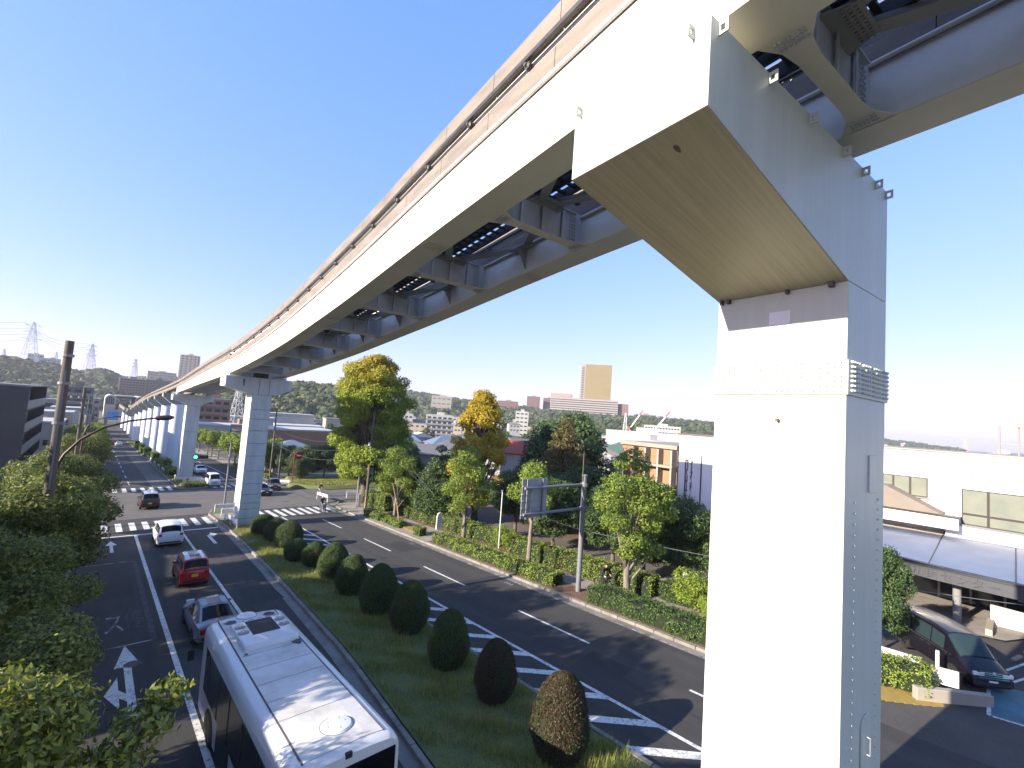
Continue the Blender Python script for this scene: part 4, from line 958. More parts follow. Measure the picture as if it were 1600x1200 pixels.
leaf_mat('leaf_topiary_brown', [(0.03, 0.04, 0.014), (0.06, 0.042, 0.02), (0.07, 0.033, 0.018), (0.035, 0.05, 0.016)], transl=.15, patch=(0.04, 0.055, 0.016), patch_scale=1.4)
for i, (x, y, r_, h, lb) in enumerate(SH):
    cm, core, st = tops[i % 3]
    if i >= 10:
        cm = cm.copy(); cm.materials.clear(); cm.materials.append(MATS['leaf_topiary_brown'])
    o = empty('topiary_shrub', (x, y, gz(0, y)+.15), i*.8, lb, 'shrub', 'clipped egg-shaped shrubs on the median'); o.scale = (r_*.93, r_*.93, h/2*.96)
    inst(cm, 'foliage', o); inst(core, 'dark_core', o); inst(st, 'stem', o)

# grass on the median and the lawn past the junction
def grass(name, label, n, pts_fn, hmin, hmax, w, seed, m='grass_blade'):
    rng = np.random.default_rng(seed); xy = pts_fn(rng, n); n = len(xy)
    z = np.array([gz(0, y) for y in xy[:, 1]])+.12; tuft = np.clip(.55+.5*np.sin(xy[:, 0]*1.9+xy[:, 1]*1.1)*np.sin(xy[:, 1]*1.35-xy[:, 0]*.8)+.35*np.sin(xy[:, 0]*4.3+xy[:, 1]*3.1), .25, 1.4); h = (hmin+(hmax-hmin)*rng.random(n)**2)*tuft; a = rng.random(n)*2*math.pi; ln = .15+.5*rng.random(n)
    v = np.empty((n, 3, 3)); dx, dy = np.cos(a), np.sin(a)
    v[:, 0] = np.stack([xy[:, 0]-dy*w, xy[:, 1]+dx*w, z], 1); v[:, 1] = np.stack([xy[:, 0]+dy*w, xy[:, 1]-dx*w, z], 1)
    v[:, 2] = np.stack([xy[:, 0]+dx*h*ln, xy[:, 1]+dy*h*ln, z+h], 1)
    o = inst(np_mesh(name, v, 3, MATS[m]), name); tag(o, label, 'grass', kind='stuff'); return o
MLx = [p_[0] for p_ in ML]; MLy = [p_[1] for p_ in ML]
def med_pts(rng, n):
    y = 5+47*rng.random(n)**1.35; l = np.interp(y, MLy, MLx)+.25; x = l+(13.3-l)*rng.random(n)
    k = np.sin(x*2.2+y*.9)+np.sin(y*1.7-x)+rng.normal(size=n)*.9 > -1.0
    return np.stack([x, y], 1)[k]
grass('grass', 'long unmown grass on the median around the clipped shrubs', 85000, med_pts, .12, .55, .012, 3)
def far_pts(rng, n):
    return np.stack([9.9+3.3*rng.random(n), 80+70*rng.random(n)], 1)
grass('far_grass', 'yellowish grass on the far median between columns', 9000, far_pts, .15, .5, .05, 4)
LAWN = [(22.9, 75.0), (26.2, 70.6), (36, 70.0), (38, 78), (24.2, 83)]
o = MB(); vs = [(x, y, gz(0, y)+.02) for x, y in LAWN]+[(x+(29.5-x)*.10, y+(75.8-y)*.10, gz(0, y)+.35+.05*(y-70)) for x, y in LAWN]; n = len(LAWN)
o.add(vs, [tuple(range(n, 2*n))]+[(i, (i+1) % n, n+(i+1) % n, n+i) for i in range(n)])
lawn = tag(o.build('lawn_bank', 'turf'), kind='structure')
def lawn_pts(rng, n):
    x = 22.9+15*rng.random(n); y = 70+13*rng.random(n); return np.stack([x, y], 1)
def lawn_grass():
    rng = np.random.default_rng(8); n = 16000; u = rng.random((n, 5)); u /= u.sum(1, keepdims=True)
    u = u**1.6; u /= u.sum(1, keepdims=True); q = np.array([v for v in vs[5:]]); p = u @ q
    h = .08+.18*rng.random(n); a = rng.random(n)*6.28; dx, dy = np.cos(a), np.sin(a); w = .05
    v = np.empty((n, 3, 3)); v[:, 0] = p+np.stack([-dy*w, dx*w, 0*h], 1); v[:, 1] = p+np.stack([dy*w, -dx*w, 0*h], 1); v[:, 2] = p+np.stack([dx*.06, dy*.06, h], 1)
    tag(inst(np_mesh('lawn_grass', v, 3, MATS['grass_blade']), 'lawn_grass'), 'sunlit grass on the bank past the junction', 'grass', kind='stuff')
lawn_grass()
# ------------------------------------------------------------------ vehicles
def paint(name, col, rough=.28, metal=0.0, coat=.6): return mat(name, col, rough, metal, var=.03, scale=2, coat=coat)
paint('paint_white', (.72, .73, .75)); paint('paint_red', (.42, .012, .012)); paint('paint_silver', (.17, .19, .225), .35, .3); paint('paint_black', (.012, .012, .014)); paint('paint_violet', (.006, .005, .010), .3, coat=.3)
paint('paint_silver_roof', (.42, .43, .44), .25, .5); paint('bus_white', (.58, .585, .59), .4); paint('paint_grey', (.05, .05, .055))
mat('glass_dark', (.004, .005, .006), .12, var=0, spec=.18); mat('glass_tint', (.02, .036, .04), .1, var=0, spec=.3)
mat('rubber', (.018, .018, .018), .85, var=.1); mat('wheel_metal', (.42, .42, .44), .35, metal=.8, var=.1); mat('trim_black', (.02, .02, .021), .55, var=.1)
mat('chrome', (.7, .71, .73), .12, metal=1.0, var=0); mat('lamp_red', (.35, .012, .012), .2, var=0, coat=.5); mat('lamp_red_on', (.6, .02, .02), .2, var=0, emit=(1, .05, .03), estr=2.0)
mat('lamp_clear', (.62, .64, .66), .12, var=0, coat=.6); mat('plate_yellow', (.62, .47, .03), .5, var=0); mat('plate_pale', (.68, .68, .66), .5, var=0); mat('orange', (.6, .16, .02), .4, var=0)
mat('bus_roof', (.56, .555, .535), .55, col2=(.38, .365, .335), scale=1.4, contrast=(.25, .6), fine=.15); mat('bus_grime', (.12, .11, .10), .9, var=.3); mat('fan_metal', (.32, .32, .31), .4, metal=.5, var=.3); mat('bus_side', (.012, .012, .014), .18, var=0, coat=.4)
mat('ad_print', (.5, .5, .52), .5, col2=(.45, .08, .10), scale=1.6, contrast=(.45, .55)); mat('num_blue', (.06, .08, .22), .6, var=.1)

wheel_t = MB().lathe([(.19, -.09), (.27, -.095), (.30, -.06), (.305, 0), (.30, .06), (.27, .095), (.19, .09)], 20, M=Matrix.Rotation(R(90), 3, 'Y')).mesh('tyre'); wheel_t.materials.append(MATS['rubber'])
rim = MB().lathe([(.02, .075), (.07, .085), (.08, .05), (.18, .055), (.195, .09), (.2, -.06)], 16, M=Matrix.Rotation(R(90), 3, 'Y'))
for i in range(5):
    a = 2*math.pi*i/5; rim.bar((.075, .05*math.cos(a), .05*math.sin(a)), (.075, .18*math.cos(a), .18*math.sin(a)), .05, .03, up=(1, 0, 0))
wheel_r = rim.mesh('rim'); wheel_r.materials.append(MATS['wheel_metal'])
for me in (wheel_t, wheel_r):
    me.polygons.foreach_set('use_smooth', [True]*len(me.polygons)); me.set_sharp_from_angle(angle=R(35))
def pane(corners, inset, m, parent, name='window', off=.008, rim_w=0.0):
    c = [Vector(p) for p in corners]; ctr = sum(c, Vector())/4; n = (c[2]-c[0]).cross(c[3]-c[1]).normalized()
    if n.dot(ctr-Vector((0, ctr.y*.7, .8))) < 0: n = -n
    q = []
    for p in c:
        v = ctr-p; q.append(p+v.normalized()*inset+n*off)
    back = [p-n*(off+.012) for p in q]
    return MB().add(q+back, [(0, 1, 2, 3), (7, 6, 5, 4), (0, 4, 5, 1), (1, 5, 6, 2), (2, 6, 7, 3), (3, 7, 4, 0)]).build(name, m, parent)
def make_car(name, label, x, y, rz, st, wheels, body_m, glass='glass_dark', roof_m=None, group=None, cabin=None, ws=None, rw=None, plate='plate_pale', wheel_s=1.0, z=None, brake=False, lamps=None, face='plain', cat='car', pillars=True):
    """st: stations (y, z_bottom, z_belt, z_top, half width, half width at roof), rear first.  cabin: index pairs of side windows"""
    root = empty(name, (x, y, (gz(0, y)+.004) if z is None else z), rz, label, cat, group)
    root.rotation_euler[0] = 0.0
    # nose follows the 4.4 % fall of the road
    fy = math.cos(rz); fx = -math.sin(rz); root.rotation_euler = (-.044*fy, 0, rz) if z is None else (0, 0, rz); root.rotation_mode = 'XYZ'
    def ring(s):
        yy, zb, zl, zt, hw, ht = s; cr = .03
        r_ = [(hw*.86, zb), (hw*.97, zb+.08), (hw, zb+(zl-zb)*.45), (hw*.985, zl-.08), (hw*.955, zl), (ht+.0, max(zl+.005, zt-.09)), (ht-.09, max(zl+.01, zt-.015)), (ht*.45, zt+cr*.8)]
        return [(a, yy, b) for a, b in r_]+[(-a, yy, b) for a, b in reversed(r_)]
    mb = MB(); k = 16
    for s in st: mb.v += ring(s)
    for i in range(len(st)-1):
        for j in range(k): mb.f.append((i*k+j, i*k+(j+1) % k, (i+1)*k+(j+1) % k, (i+1)*k+j))
    mb.f.append(tuple(range(k))); mb.f.append(tuple((len(st)-1)*k+j for j in reversed(range(k))))
    body = mb.build('body', body_m, root, bevel=.035, segs=2)
    V = lambda i, j: Vector(ring(st[i])[j])
    for (i0, i1) in cabin or []:
        for js in ((4, 5), (11, 10)):
            a, b, c, d_ = V(i0, js[0]), V(i1, js[0]), V(i1, js[1]), V(i0, js[1])
            pane([a.lerp(d_, .04), b.lerp(c, .04), c.lerp(b, .10), d_.lerp(a, .10)], .045, glass, root, 'side_window', .012)
    def screen(i0, i1, name, lo, hi, sx):
        """glass that follows the curved body between two stations"""
        js = (5, 6, 7, 8, 9, 10); g = MB(); rows = []
        up_ = (V(i1, 7)-V(i0, 7)).cross(Vector((1, 0, 0))).normalized()
        if up_.z < 0: up_ = -up_
        for t in (lo, (lo+hi)/2, hi):
            rows.append([Vector((p.x*sx, p.y, p.z))+up_*.026 for p in (V(i0, j).lerp(V(i1, j), t) for j in js)])
        for r_ in rows: g.v += [tuple(p) for p in r_]
        n_ = len(js); g.f += [(i*n_+j, i*n_+j+1, (i+1)*n_+j+1, (i+1)*n_+j) for i in range(2) for j in range(n_-1)]
        return g.build(name, glass, root, smooth=60)
    if ws: screen(ws[0], ws[1], 'windscreen', .06, .95, .95)
    if rw: screen(rw[0], rw[1], 'rear_window', .02, .86, .93)
    if roof_m:
        for i in range(rw[1] if rw else 1, (ws[1] if ws else len(st)-1)):
            vs = [V(i, j)+Vector((0, 0, .012)) for j in (6, 7, 8, 9)]+[V(i+1, j)+Vector((0, 0, .012)) for j in (6, 7, 8, 9)]
            MB().add(vs, [(0, 1, 5, 4), (1, 2, 6, 5), (2, 3, 7, 6)]).build('roof_panel', roof_m, root)
    for (wy) in wheels:
        for s in (-1, 1):
            hw = max(q[4] for q in st)
            w = empty('wheel', (s*(hw-.085), wy, .305*wheel_s), 0 if s > 0 else math.pi); w.parent = root; w.scale = (1, wheel_s, wheel_s)
            inst(wheel_t, 'tyre', w); inst(wheel_r, 'rim', w)
            arch = MB(); pts = []
            for i in range(13):
                a = math.pi*i/12; pts.append((wy+.39*wheel_s*math.cos(a), .30*wheel_s+.37*wheel_s*math.sin(a)))
            pts += [(wy-.39*wheel_s, .17), (wy+.39*wheel_s, .17)]
            arch.prism(pts, 'x', s*(hw-.16) if s > 0 else s*(hw+.004), s*(hw+.004) if s > 0 else s*(hw-.16)); arch.build('wheel_arch', 'trim_black', root)
    s0, sN = st[0], st[-1]
    MB().cbox((0, s0[0]-.012, s0[1]+.34), (.33, .02, .16)).build('number_plate', plate, root)
    MB().cbox((0, sN[0]+.012, sN[1]+.18), (.33, .02, .16)).build('number_plate', plate, root)
    MB().cbox((0, s0[0]+.03, s0[1]+.05), (s0[4]*1.7, .12, .12)).build('rear_bumper', 'trim_black', root, bevel=.03)
    lz = (lamps or {}).get('rz', (s0[1]+s0[2])/2+.1); lh = (lamps or {}).get('rh', .22); fz = (lamps or {}).get('fz', sN[1]+.42); fh = (lamps or {}).get('fh', .16); fw = (lamps or {}).get('fw', .36)
    for s in (-1, 1):
        MB().cbox((s*(s0[4]*.97-.11), s0[0]-.004, lz), (.2, .05, lh)).build('tail_lamp', 'lamp_red', root, bevel=.02)
        MB().cbox((s*(sN[4]*.93-.17), sN[0]-.03, fz), (fw, .10, fh)).build('headlamp', 'lamp_clear', root, bevel=.03)
        iw = ws[0] if ws else len(st)-2
        m_ = V(iw, 4); MB().cbox((s*(m_.x+.09), m_.y-.28, m_.z+.04), (.17, .08, .11)).build('door_mirror', body_m if face != 'van' else 'trim_black', root, bevel=.03)
    if brake: MB().cbox((0, V(rw[1], 6).y-.07, V(rw[1], 6).z-.06), (.3, .03, .04)).build('brake_lamp', 'lamp_red_on', root)
    if face == 'grille':
        for i in range(4): MB().cbox((0, sN[0]+.012, sN[1]+.36+.075*i), (1.15-.04*i, .04, .028)).build('grille_bar', 'chrome', root)
        MB().cbox((0, sN[0]-.002, sN[1]+.45), (1.2, .03, .36)).build('grille', 'trim_black', root)
        MB().lathe([(.07, 0), (.05, .02)], 14, c=(0, sN[0]+.03, sN[1]+.56), M=Matrix.Rotation(R(-90), 3, 'X')).build('badge', 'chrome', root)
        MB().cbox((0, sN[0]+.01, sN[1]+.14), (1.3, .05, .12)).build('air_intake', 'trim_black', root)
        for s in (-1, 1): MB().cbox((s*.68, sN[0]-.02, sN[1]+.2), (.14, .08, .26)).build('fog_lamp_housing', 'trim_black', root)
    elif face in ('plain', 'van'):
        MB().cbox((0, sN[0]+.004, sN[1]+.36), (.7, .03, .1)).build('grille', 'trim_black', root); MB().cbox((0, sN[0]+.008, sN[1]+.12), (1.0, .03, .1)).build('air_intake', 'trim_black', root)
    return root, V
# stations: y, z_bottom, z_belt, z_top, half width, half roof width
ST_MINI = [(-2.1, .32, .95, 1.02, .80, .66), (-2.06, .25, 1.0, 1.15, .845, .66), (-1.86, .22, 1.02, 1.62, .85, .66), (-.9, .2, 1.0, 1.71, .85, .67), (.1, .2, .98, 1.71, .85, .67), (.75, .2, .96, 1.60, .85, .66), (1.38, .22, .95, 1.02, .845, .70), (1.85, .24, .82, .88, .83, .66), (2.1, .32, .64, .70, .74, .58)]
make_car('minivan', 'white minivan waiting at the stop line with its tail towards us', 5.22, 46.0, 0.0, ST_MINI, (-1.3, 1.35), 'paint_white', cabin=((2, 3), (3, 4), (4, 5)), ws=(6, 5), rw=(1, 2), group='traffic on the near carriageway', lamps=dict(rz=.93, rh=.2))
ST_KEI = [(-1.7, .34, .98, 1.02, .70, .62), (-1.68, .26, 1.0, 1.12, .735, .62), (-1.56, .24, 1.01, 1.60, .74, .62), (-.7, .22, 1.0, 1.67, .74, .63), (.1, .22, .98, 1.66, .74, .63), (.55, .22, .97, 1.60, .74, .62), (.95, .22, .97, 1.05, .74, .64), (1.45, .25, .93, .98, .73, .62), (1.7, .34, .74, .8, .68, .56)]
rk, V = make_car('hatchback', 'small red car with silver and black roof and yellow plate behind the white minivan', 5.3, 34.5, 0.0, ST_KEI, (-1.15, 1.2), 'paint_red', roof_m='paint_silver_roof', cabin=((2, 3), (3, 4), (4, 5)), ws=(6, 5), rw=(1, 2), plate='plate_yellow', group='traffic on the near carriageway', wheel_s=1.02, lamps=dict(rz=.82, rh=.2))
for s in (-1, 1): MB().bar((s*.56, -1.3, 1.715), (s*.56, .3, 1.715), .035, .05).build('roof_rail', 'trim_black', rk, bevel=.01)
for i in range(4): MB().cbox((-.22+.13*i, -.9, 1.70), (.06, .55, .006)).build('roof_stripe', 'trim_black', rk)
MB().cbox((0, -1.70, 1.0), (1.3, .02, .05)).build('tailgate_seam', 'trim_black', rk)
ST_COUPE = [(-2.2, .36, .86, .92, .74, .66), (-2.14, .25, .92, .98, .85, .74), (-1.75, .22, .95, 1.02, .88, .70), (-.85, .2, .93, 1.38, .885, .60), (-.1, .19, .91, 1.44, .885, .60), (.35, .19, .90, 1.36, .885, .60), (1.05, .2, .88, .95, .885, .70), (1.85, .22, .74, .80, .86, .66), (2.2, .32, .56, .62, .74, .55)]
make_car('coupe', 'silver car with red brake lamp just ahead of the bus', 5.0, 26.0, 0.0, ST_COUPE, (-1.3, 1.35), 'paint_silver', cabin=((3, 4), (4, 5)), ws=(6, 5), rw=(2, 3), group='traffic on the near carriageway', brake=True, roof_m='paint_silver')
ST_TAXI = [(-2.15, .34, 1.0, 1.05, .78, .66), (-2.1, .26, 1.03, 1.2, .84, .66), (-1.9, .22, 1.05, 1.65, .845, .66), (-.9, .2, 1.02, 1.74, .845, .67), (.1, .2, 1.0, 1.74, .845, .67), (.7, .2, .98, 1.62, .845, .66), (1.3, .22, .97, 1.05, .84, .70), (1.9, .26, .9, .96, .83, .68), (2.15, .34, .7, .76, .76, .6)]
tx, V = make_car('taxi', 'black taxi crossing the junction with its tail towards us', 5.25, 64.6, 0.0, ST_TAXI, (-1.35, 1.4), 'paint_black', cabin=((2, 3), (3, 4), (4, 5)), ws=(6, 5), rw=(1, 2), plate='plate_yellow', group='traffic on the near carriageway', roof_m='paint_silver_roof')
MB().cbox((0, .45, 1.79), (.3, .16, .12)).build('roof_sign', 'lamp_clear', tx, bevel=.03)
ST_VAN = [(-1.7, .3, 1.0, 1.06, .70, .62), (-1.68, .24, 1.05, 1.8, .735, .64), (-1.3, .22, 1.05, 1.88, .74, .64), (-.3, .2, 1.03, 1.89, .74, .64), (.5, .2, 1.01, 1.88, .74, .64), (1.0, .2, 1.0, 1.80, .74, .63), (1.5, .22, .98, 1.06, .735, .66), (1.66, .26, .85, .92, .72, .62), (1.7, .34, .7, .75, .70, .6)]
make_car('van', 'small white van at the far stop line facing us', 14.0, 81.2, math.pi, ST_VAN, (-1.1, 1.15), 'paint_white', cabin=((1, 2), (2, 3), (3, 4), (4, 5)), ws=(6, 5), rw=(0, 1), plate='plate_yellow', face='van', group='traffic facing us beyond the junction', lamps=dict(fz=.72, fh=.18, fw=.2))
ST_SED = [(-2.1, .36, .86, .92, .74, .66), (-2.05, .25, .92, .99, .84, .72), (-1.6, .22, .95, 1.02, .86, .68), (-.95, .2, .94, 1.44, .86, .62), (-.1, .19, .93, 1.49, .86, .62), (.4, .19, .92, 1.42, .86, .62), (1.05, .2, .9, .98, .86, .70), (1.8, .22, .78, .84, .84, .66), (2.1, .32, .6, .66, .74, .55)]
make_car('sedan', 'white car behind the small white van on the far carriageway', 15.05, 100.2, math.pi, ST_SED, (-1.3, 1.3), 'paint_white', cabin=((3, 4), (4, 5)), ws=(6, 5), rw=(2, 3), group='traffic facing us beyond the junction')
make_car('sedan', 'black car half hidden behind the second pier', 17.6, 69.2, math.pi+.15, ST_SED, (-1.3, 1.3), 'paint_black', cabin=((3, 4), (4, 5)), ws=(6, 5), rw=(2, 3), group='traffic facing us beyond the junction')
make_car('wagon', 'dark boxy small wagon turning right of the second pier', 20.4, 73.4, math.pi-.15, ST_KEI, (-1.15, 1.2), 'paint_grey', cabin=((2, 3), (3, 4), (4, 5)), ws=(6, 5), rw=(1, 2), plate='plate_yellow', group='traffic facing us beyond the junction', face='van')
ST_NOAH = [(-2.35, .34, 1.0, 1.06, .78, .7), (-2.3, .25, 1.05, 1.2, .845, .7), (-2.16, .22, 1.06, 1.84, .85, .71), (-1.0, .19, 1.05, 1.92, .855, .72), (.2, .19, 1.03, 1.91, .855, .72), (.95, .19, 1.0, 1.82, .855, .71), (1.72, .2, .99, 1.12, .85, .75), (2.18, .22, .84, .92, .83, .7), (2.36, .28, .62, .72, .76, .62)]
nv, V = make_car('minivan', 'dark violet-black minivan with chrome grille parked at the hall on the right', 30.35, 2.2, R(131), ST_NOAH, (-1.42, 1.45), 'paint_violet', glass='glass_tint', cabin=((2, 3), (3, 4), (4, 5)), ws=(6, 5), rw=(1, 2), z=gz(0, 1.5)+.01, face='grille', lamps=dict(fz=.78, fh=.16, fw=.42))
for s in (-1, 1):
    for y0 in (-.35, .05): MB().bar((s*.868, y0, .93), (s*.868, y0+.24, .93), .025, .03).build('door_handle', 'chrome', nv)
    for y0 in (-1.05, .18, 1.1): MB().bar((s*.853, y0, .3), (s*.853, y0, .98), .012, .012).build('door_seam', 'trim_black', nv)
    MB().bar((s*.85, -2.1, 1.075), (s*.845, 1.2, 1.015), .02, .03).build('belt_trim', 'chrome', nv)
# far traffic: small in the picture
for i, (x, y, m_, rz, lb) in enumerate(((2.3, 127, 'paint_white', 0, 'white car far down the near carriageway'), (5.6, 205, 'paint_red', 0, 'dark red car far down the avenue near the station'), (6.2, 192, 'paint_white', 0, 'white car just this side of the dark red one'), (17, 150, 'paint_grey', math.pi, 'dark car far along the opposite carriageway'))):
    make_car('car', lb, x, y, rz, ST_SED, (-1.3, 1.3), m_, cabin=((3, 4), (4, 5)), ws=(6, 5), rw=(2, 3), group='far traffic')

# route bus seen from above
bus = empty('bus', (4.74, 9.5, gz(0, 9.5)), 0, 'white and black route bus with 31209 on its roof at the bottom edge', 'bus'); bus.rotation_euler = (-.044, 0, 0)
BL = 9.2
pr = [(-1.24, .38), (1.24, .38), (1.25, 1.1), (1.25, 2.55)]+[(1.25-.30*(1-math.cos(t)), 2.66+.34*math.sin(t)) for t in [i*math.pi/2/6 for i in range(1, 7)]]
pr += [(.5, 3.035)]; pr = pr+[(-a, b) for a, b in reversed(pr[2:])]
pr = [(-1.24, .38), (1.24, .38)]+pr[2:]
nb = len(pr); mb = MB()
for (yy, sx, sz) in ((0, .96, .965), (.06, .985, .985), (.22, 1, 1), (BL-.35, 1, 1), (BL-.1, .985, .985), (BL, .95, .955)):
    for (a, b) in pr: mb.v.append((a*sx, yy, .38+(b-.38)*sz))
for i in range(5):
    for j in range(nb): mb.f.append((i*nb+j, i*nb+(j+1) % nb, (i+1)*nb+(j+1) % nb, (i+1)*nb+j))
mb.f.append(tuple(range(nb))); mb.f.append(tuple(5*nb+j for j in reversed(range(nb))))
mb.build('body', 'bus_white', bus, smooth=35)
ro = MB(); ro.add([(-.88, .22, 3.018), (.88, .22, 3.018), (.88, BL-.25, 3.018), (-.88, BL-.25, 3.018), (-.5, .22, 3.045), (.5, .22, 3.045), (.5, BL-.25, 3.045), (-.5, BL-.25, 3.045)], [(0, 4, 7, 3), (4, 5, 6, 7), (5, 1, 2, 6)])
roof = ro.build('roof_panel', 'bus_roof', bus)
for k in range(5): MB().box(-.88, .88, 1.9+k*.95, 1.908+k*.95, 3.046, 3.05).build('roof_seam', 'bus_grime', bus)
for s in (-1, 1): MB().bar((s*.9, .2, 3.012), (s*.9, BL-.25, 3.012), .035, .02).build('gutter_seam', 'bus_grime', bus)
ac = MB(); pts = []
for (cx, cy) in ((.68, .78), (-.68, .78), (-.68, -.78), (.68, -.78)):
    a0 = math.atan2(cy, cx)
    for k in range(5):
        t = {(1, 1): 0, (-1, 1): 90, (-1, -1): 180, (1, -1): 270}[(int(math.copysign(1, cx)), int(math.copysign(1, cy)))]+k*22.5
        pts.append((cx+.12*math.cos(R(t)), cy+.12*math.sin(R(t))))
acx, acy = .04, 6.95
for (sc_, z_) in ((1.0, 3.02), (1.0, 3.15), (.96, 3.21), (.88, 3.235)):
    for (a, b) in pts: ac.v.append((acx+a*sc_*1.0, acy+b*sc_*1.13, z_))
n = len(pts)
for i in range(3):
    for j in range(n): ac.f.append((i*n+j, i*n+(j+1) % n, (i+1)*n+(j+1) % n, (i+1)*n+j))
ac.f.append(tuple(3*n+j for j in range(n)))
aco = ac.build('air_conditioner', 'bus_white', bus, smooth=40)
MB().box(acx-.40, acx+.40, acy-.33, acy+.82, 3.238, 3.252).build('grille_panel', mat('ac_grille', (.035, .03, .028), .8, var=.15), aco)
MB().box(acx-.38, acx+.38, acy+.24, acy+.255, 3.252, 3.256).build('grille_joint', 'trim_black', aco)
for s in (-1, 1):
    for k in (0, 1):
        f = MB().lathe([(.165, 3.232), (.165, 3.25), (.15, 3.256), (.05, 3.262), (.03, 3.27)], 20, c=(acx+s*.60, acy+.0+k*.5, 0)); f.build('fan', 'fan_metal', aco, smooth=30)
        MB().cbox((acx+s*.60, acy+.0+k*.5, 3.268), (.05, .05, .02)).build('fan_hub', 'plate_pale', aco)
for (x_, y_) in ((-.45, 5.93), (.1, 5.93), (.5, 5.93)): MB().cbox((x_, y_+.02, 3.08), (.1, .03, .05)).build('latch', 'bus_grime', aco)
for (x_, y_, r_, nm) in ((-.06, 8.85, .30, 'roof_vent'), (.10, .97, .34, 'roof_hatch')):
    v_ = MB().lathe([(r_, 3.0), (r_+.02, 3.05), (r_*.93, 3.085), (r_*.5, 3.10), (.02, 3.104)], 28, c=(x_, y_, 0)); vo = v_.build(nm, 'bus_white', bus, smooth=30)
    MB().lathe([(r_+.035, 3.0), (r_+.035, 3.05)], 28, c=(x_, y_, 0)).build('gasket', 'bus_grime', vo)
    for k in range(5):
        a = k*2.4; MB().lathe([(.014, 0), (.014, .03)], 6, c=(x_+r_*.6*math.cos(a), y_+r_*.6*math.sin(a), 3.07)).build('screw', 'trim_black', vo)
me = text_mesh('31209', .42, .002); me.materials.clear(); me.transform(Matrix.Translation((.0, 8.25, 3.056)) @ Matrix.Diagonal((1.25, .92, 1, 1)))
link('lettering', me, 'num_blue', bus)
for (x_, y_, a, b) in ((-.62, 8.55, .42, .16), (.62, 8.6, .36, .2), (.74, 5.8, .3, .2), (-.72, 5.8, .14, .06)):
    g = []
    rg = random.Random(int(x_*100)+int(y_*7))
    for k in range(14): t = 2*math.pi*k/14; q = .55+.5*rg.random(); g.append((x_+a*.6*q*math.cos(t), y_+b*q*math.sin(t), 3.056+.002*0))
    MB().add(g, [tuple(range(14))]).build('grime_patch', 'bus_grime', bus)
# sides and ends
for s in (-1, 1):
    MB().box(*sorted((s*1.249, s*1.268)), .25, BL-.9, 1.22, 2.5).build('window_band', 'bus_side', bus)
    for k in range(6):
        MB().box(*sorted((s*1.268, s*1.276)), .5+1.42*k, .56+1.42*k+.03, 1.25, 2.46).build('window_post', 'trim_black', bus)
    MB().box(*sorted((s*1.249, s*1.262)), .3, 2.3, .5, 1.12).build('side_panel', 'ad_print' if s < 0 else 'bus_white', bus)
    MB().box(*sorted((s*1.249, s*1.266)), 4.5, 6.0, .42, 2.5).build('door', 'bus_side', bus)
    for k, wy in enumerate((2.35, 7.15)):
        w = empty('wheel', (s*1.1, wy, .47), 0 if s > 0 else math.pi); w.parent = bus; w.scale = (1.5, 1.55, 1.55); inst(wheel_t, 'tyre', w); inst(wheel_r, 'rim', w)
        pts = [(wy+.62*math.cos(math.pi*i/12), .47+.6*math.sin(math.pi*i/12)) for i in range(13)]+[(wy-.62, .36), (wy+.62, .36)]
        MB().prism(pts, 'x', *sorted((s*1.1, s*1.258))).build('wheel_arch', 'trim_black', bus)
    MB().tube([(s*1.2, BL-.1, 2.5), (s*1.5, BL+.12, 2.45), (s*1.52, BL+.15, 2.1)], .02, 6).build('mirror_arm', 'trim_black', bus); MB().cbox((s*1.53, BL+.15, 1.95), (.2, .1, .36)).build('mirror', 'trim_black', bus, bevel=.03)
    MB().cbox((s*1.0, -.02, 1.0), (.22, .06, .5)).build('tail_lamp', 'lamp_red', bus, bevel=.02)
MB().box(-1.12, 1.12, -.014, .02, 1.5, 2.72).build('rear_window', 'glass_dark', bus, bevel=.03)
MB().box(-1.12, 1.12, BL-.03, BL+.012, 1.0, 2.75).build('windscreen', 'glass_dark', bus, bevel=.03)
MB().cbox((0, .035, 2.93), (.16, .1, .12)).build('camera', 'trim_black', bus, bevel=.02)
MB().cbox((0, -.02, .62), (.45, .03, .2)).build('number_plate', 'plate_pale', bus)

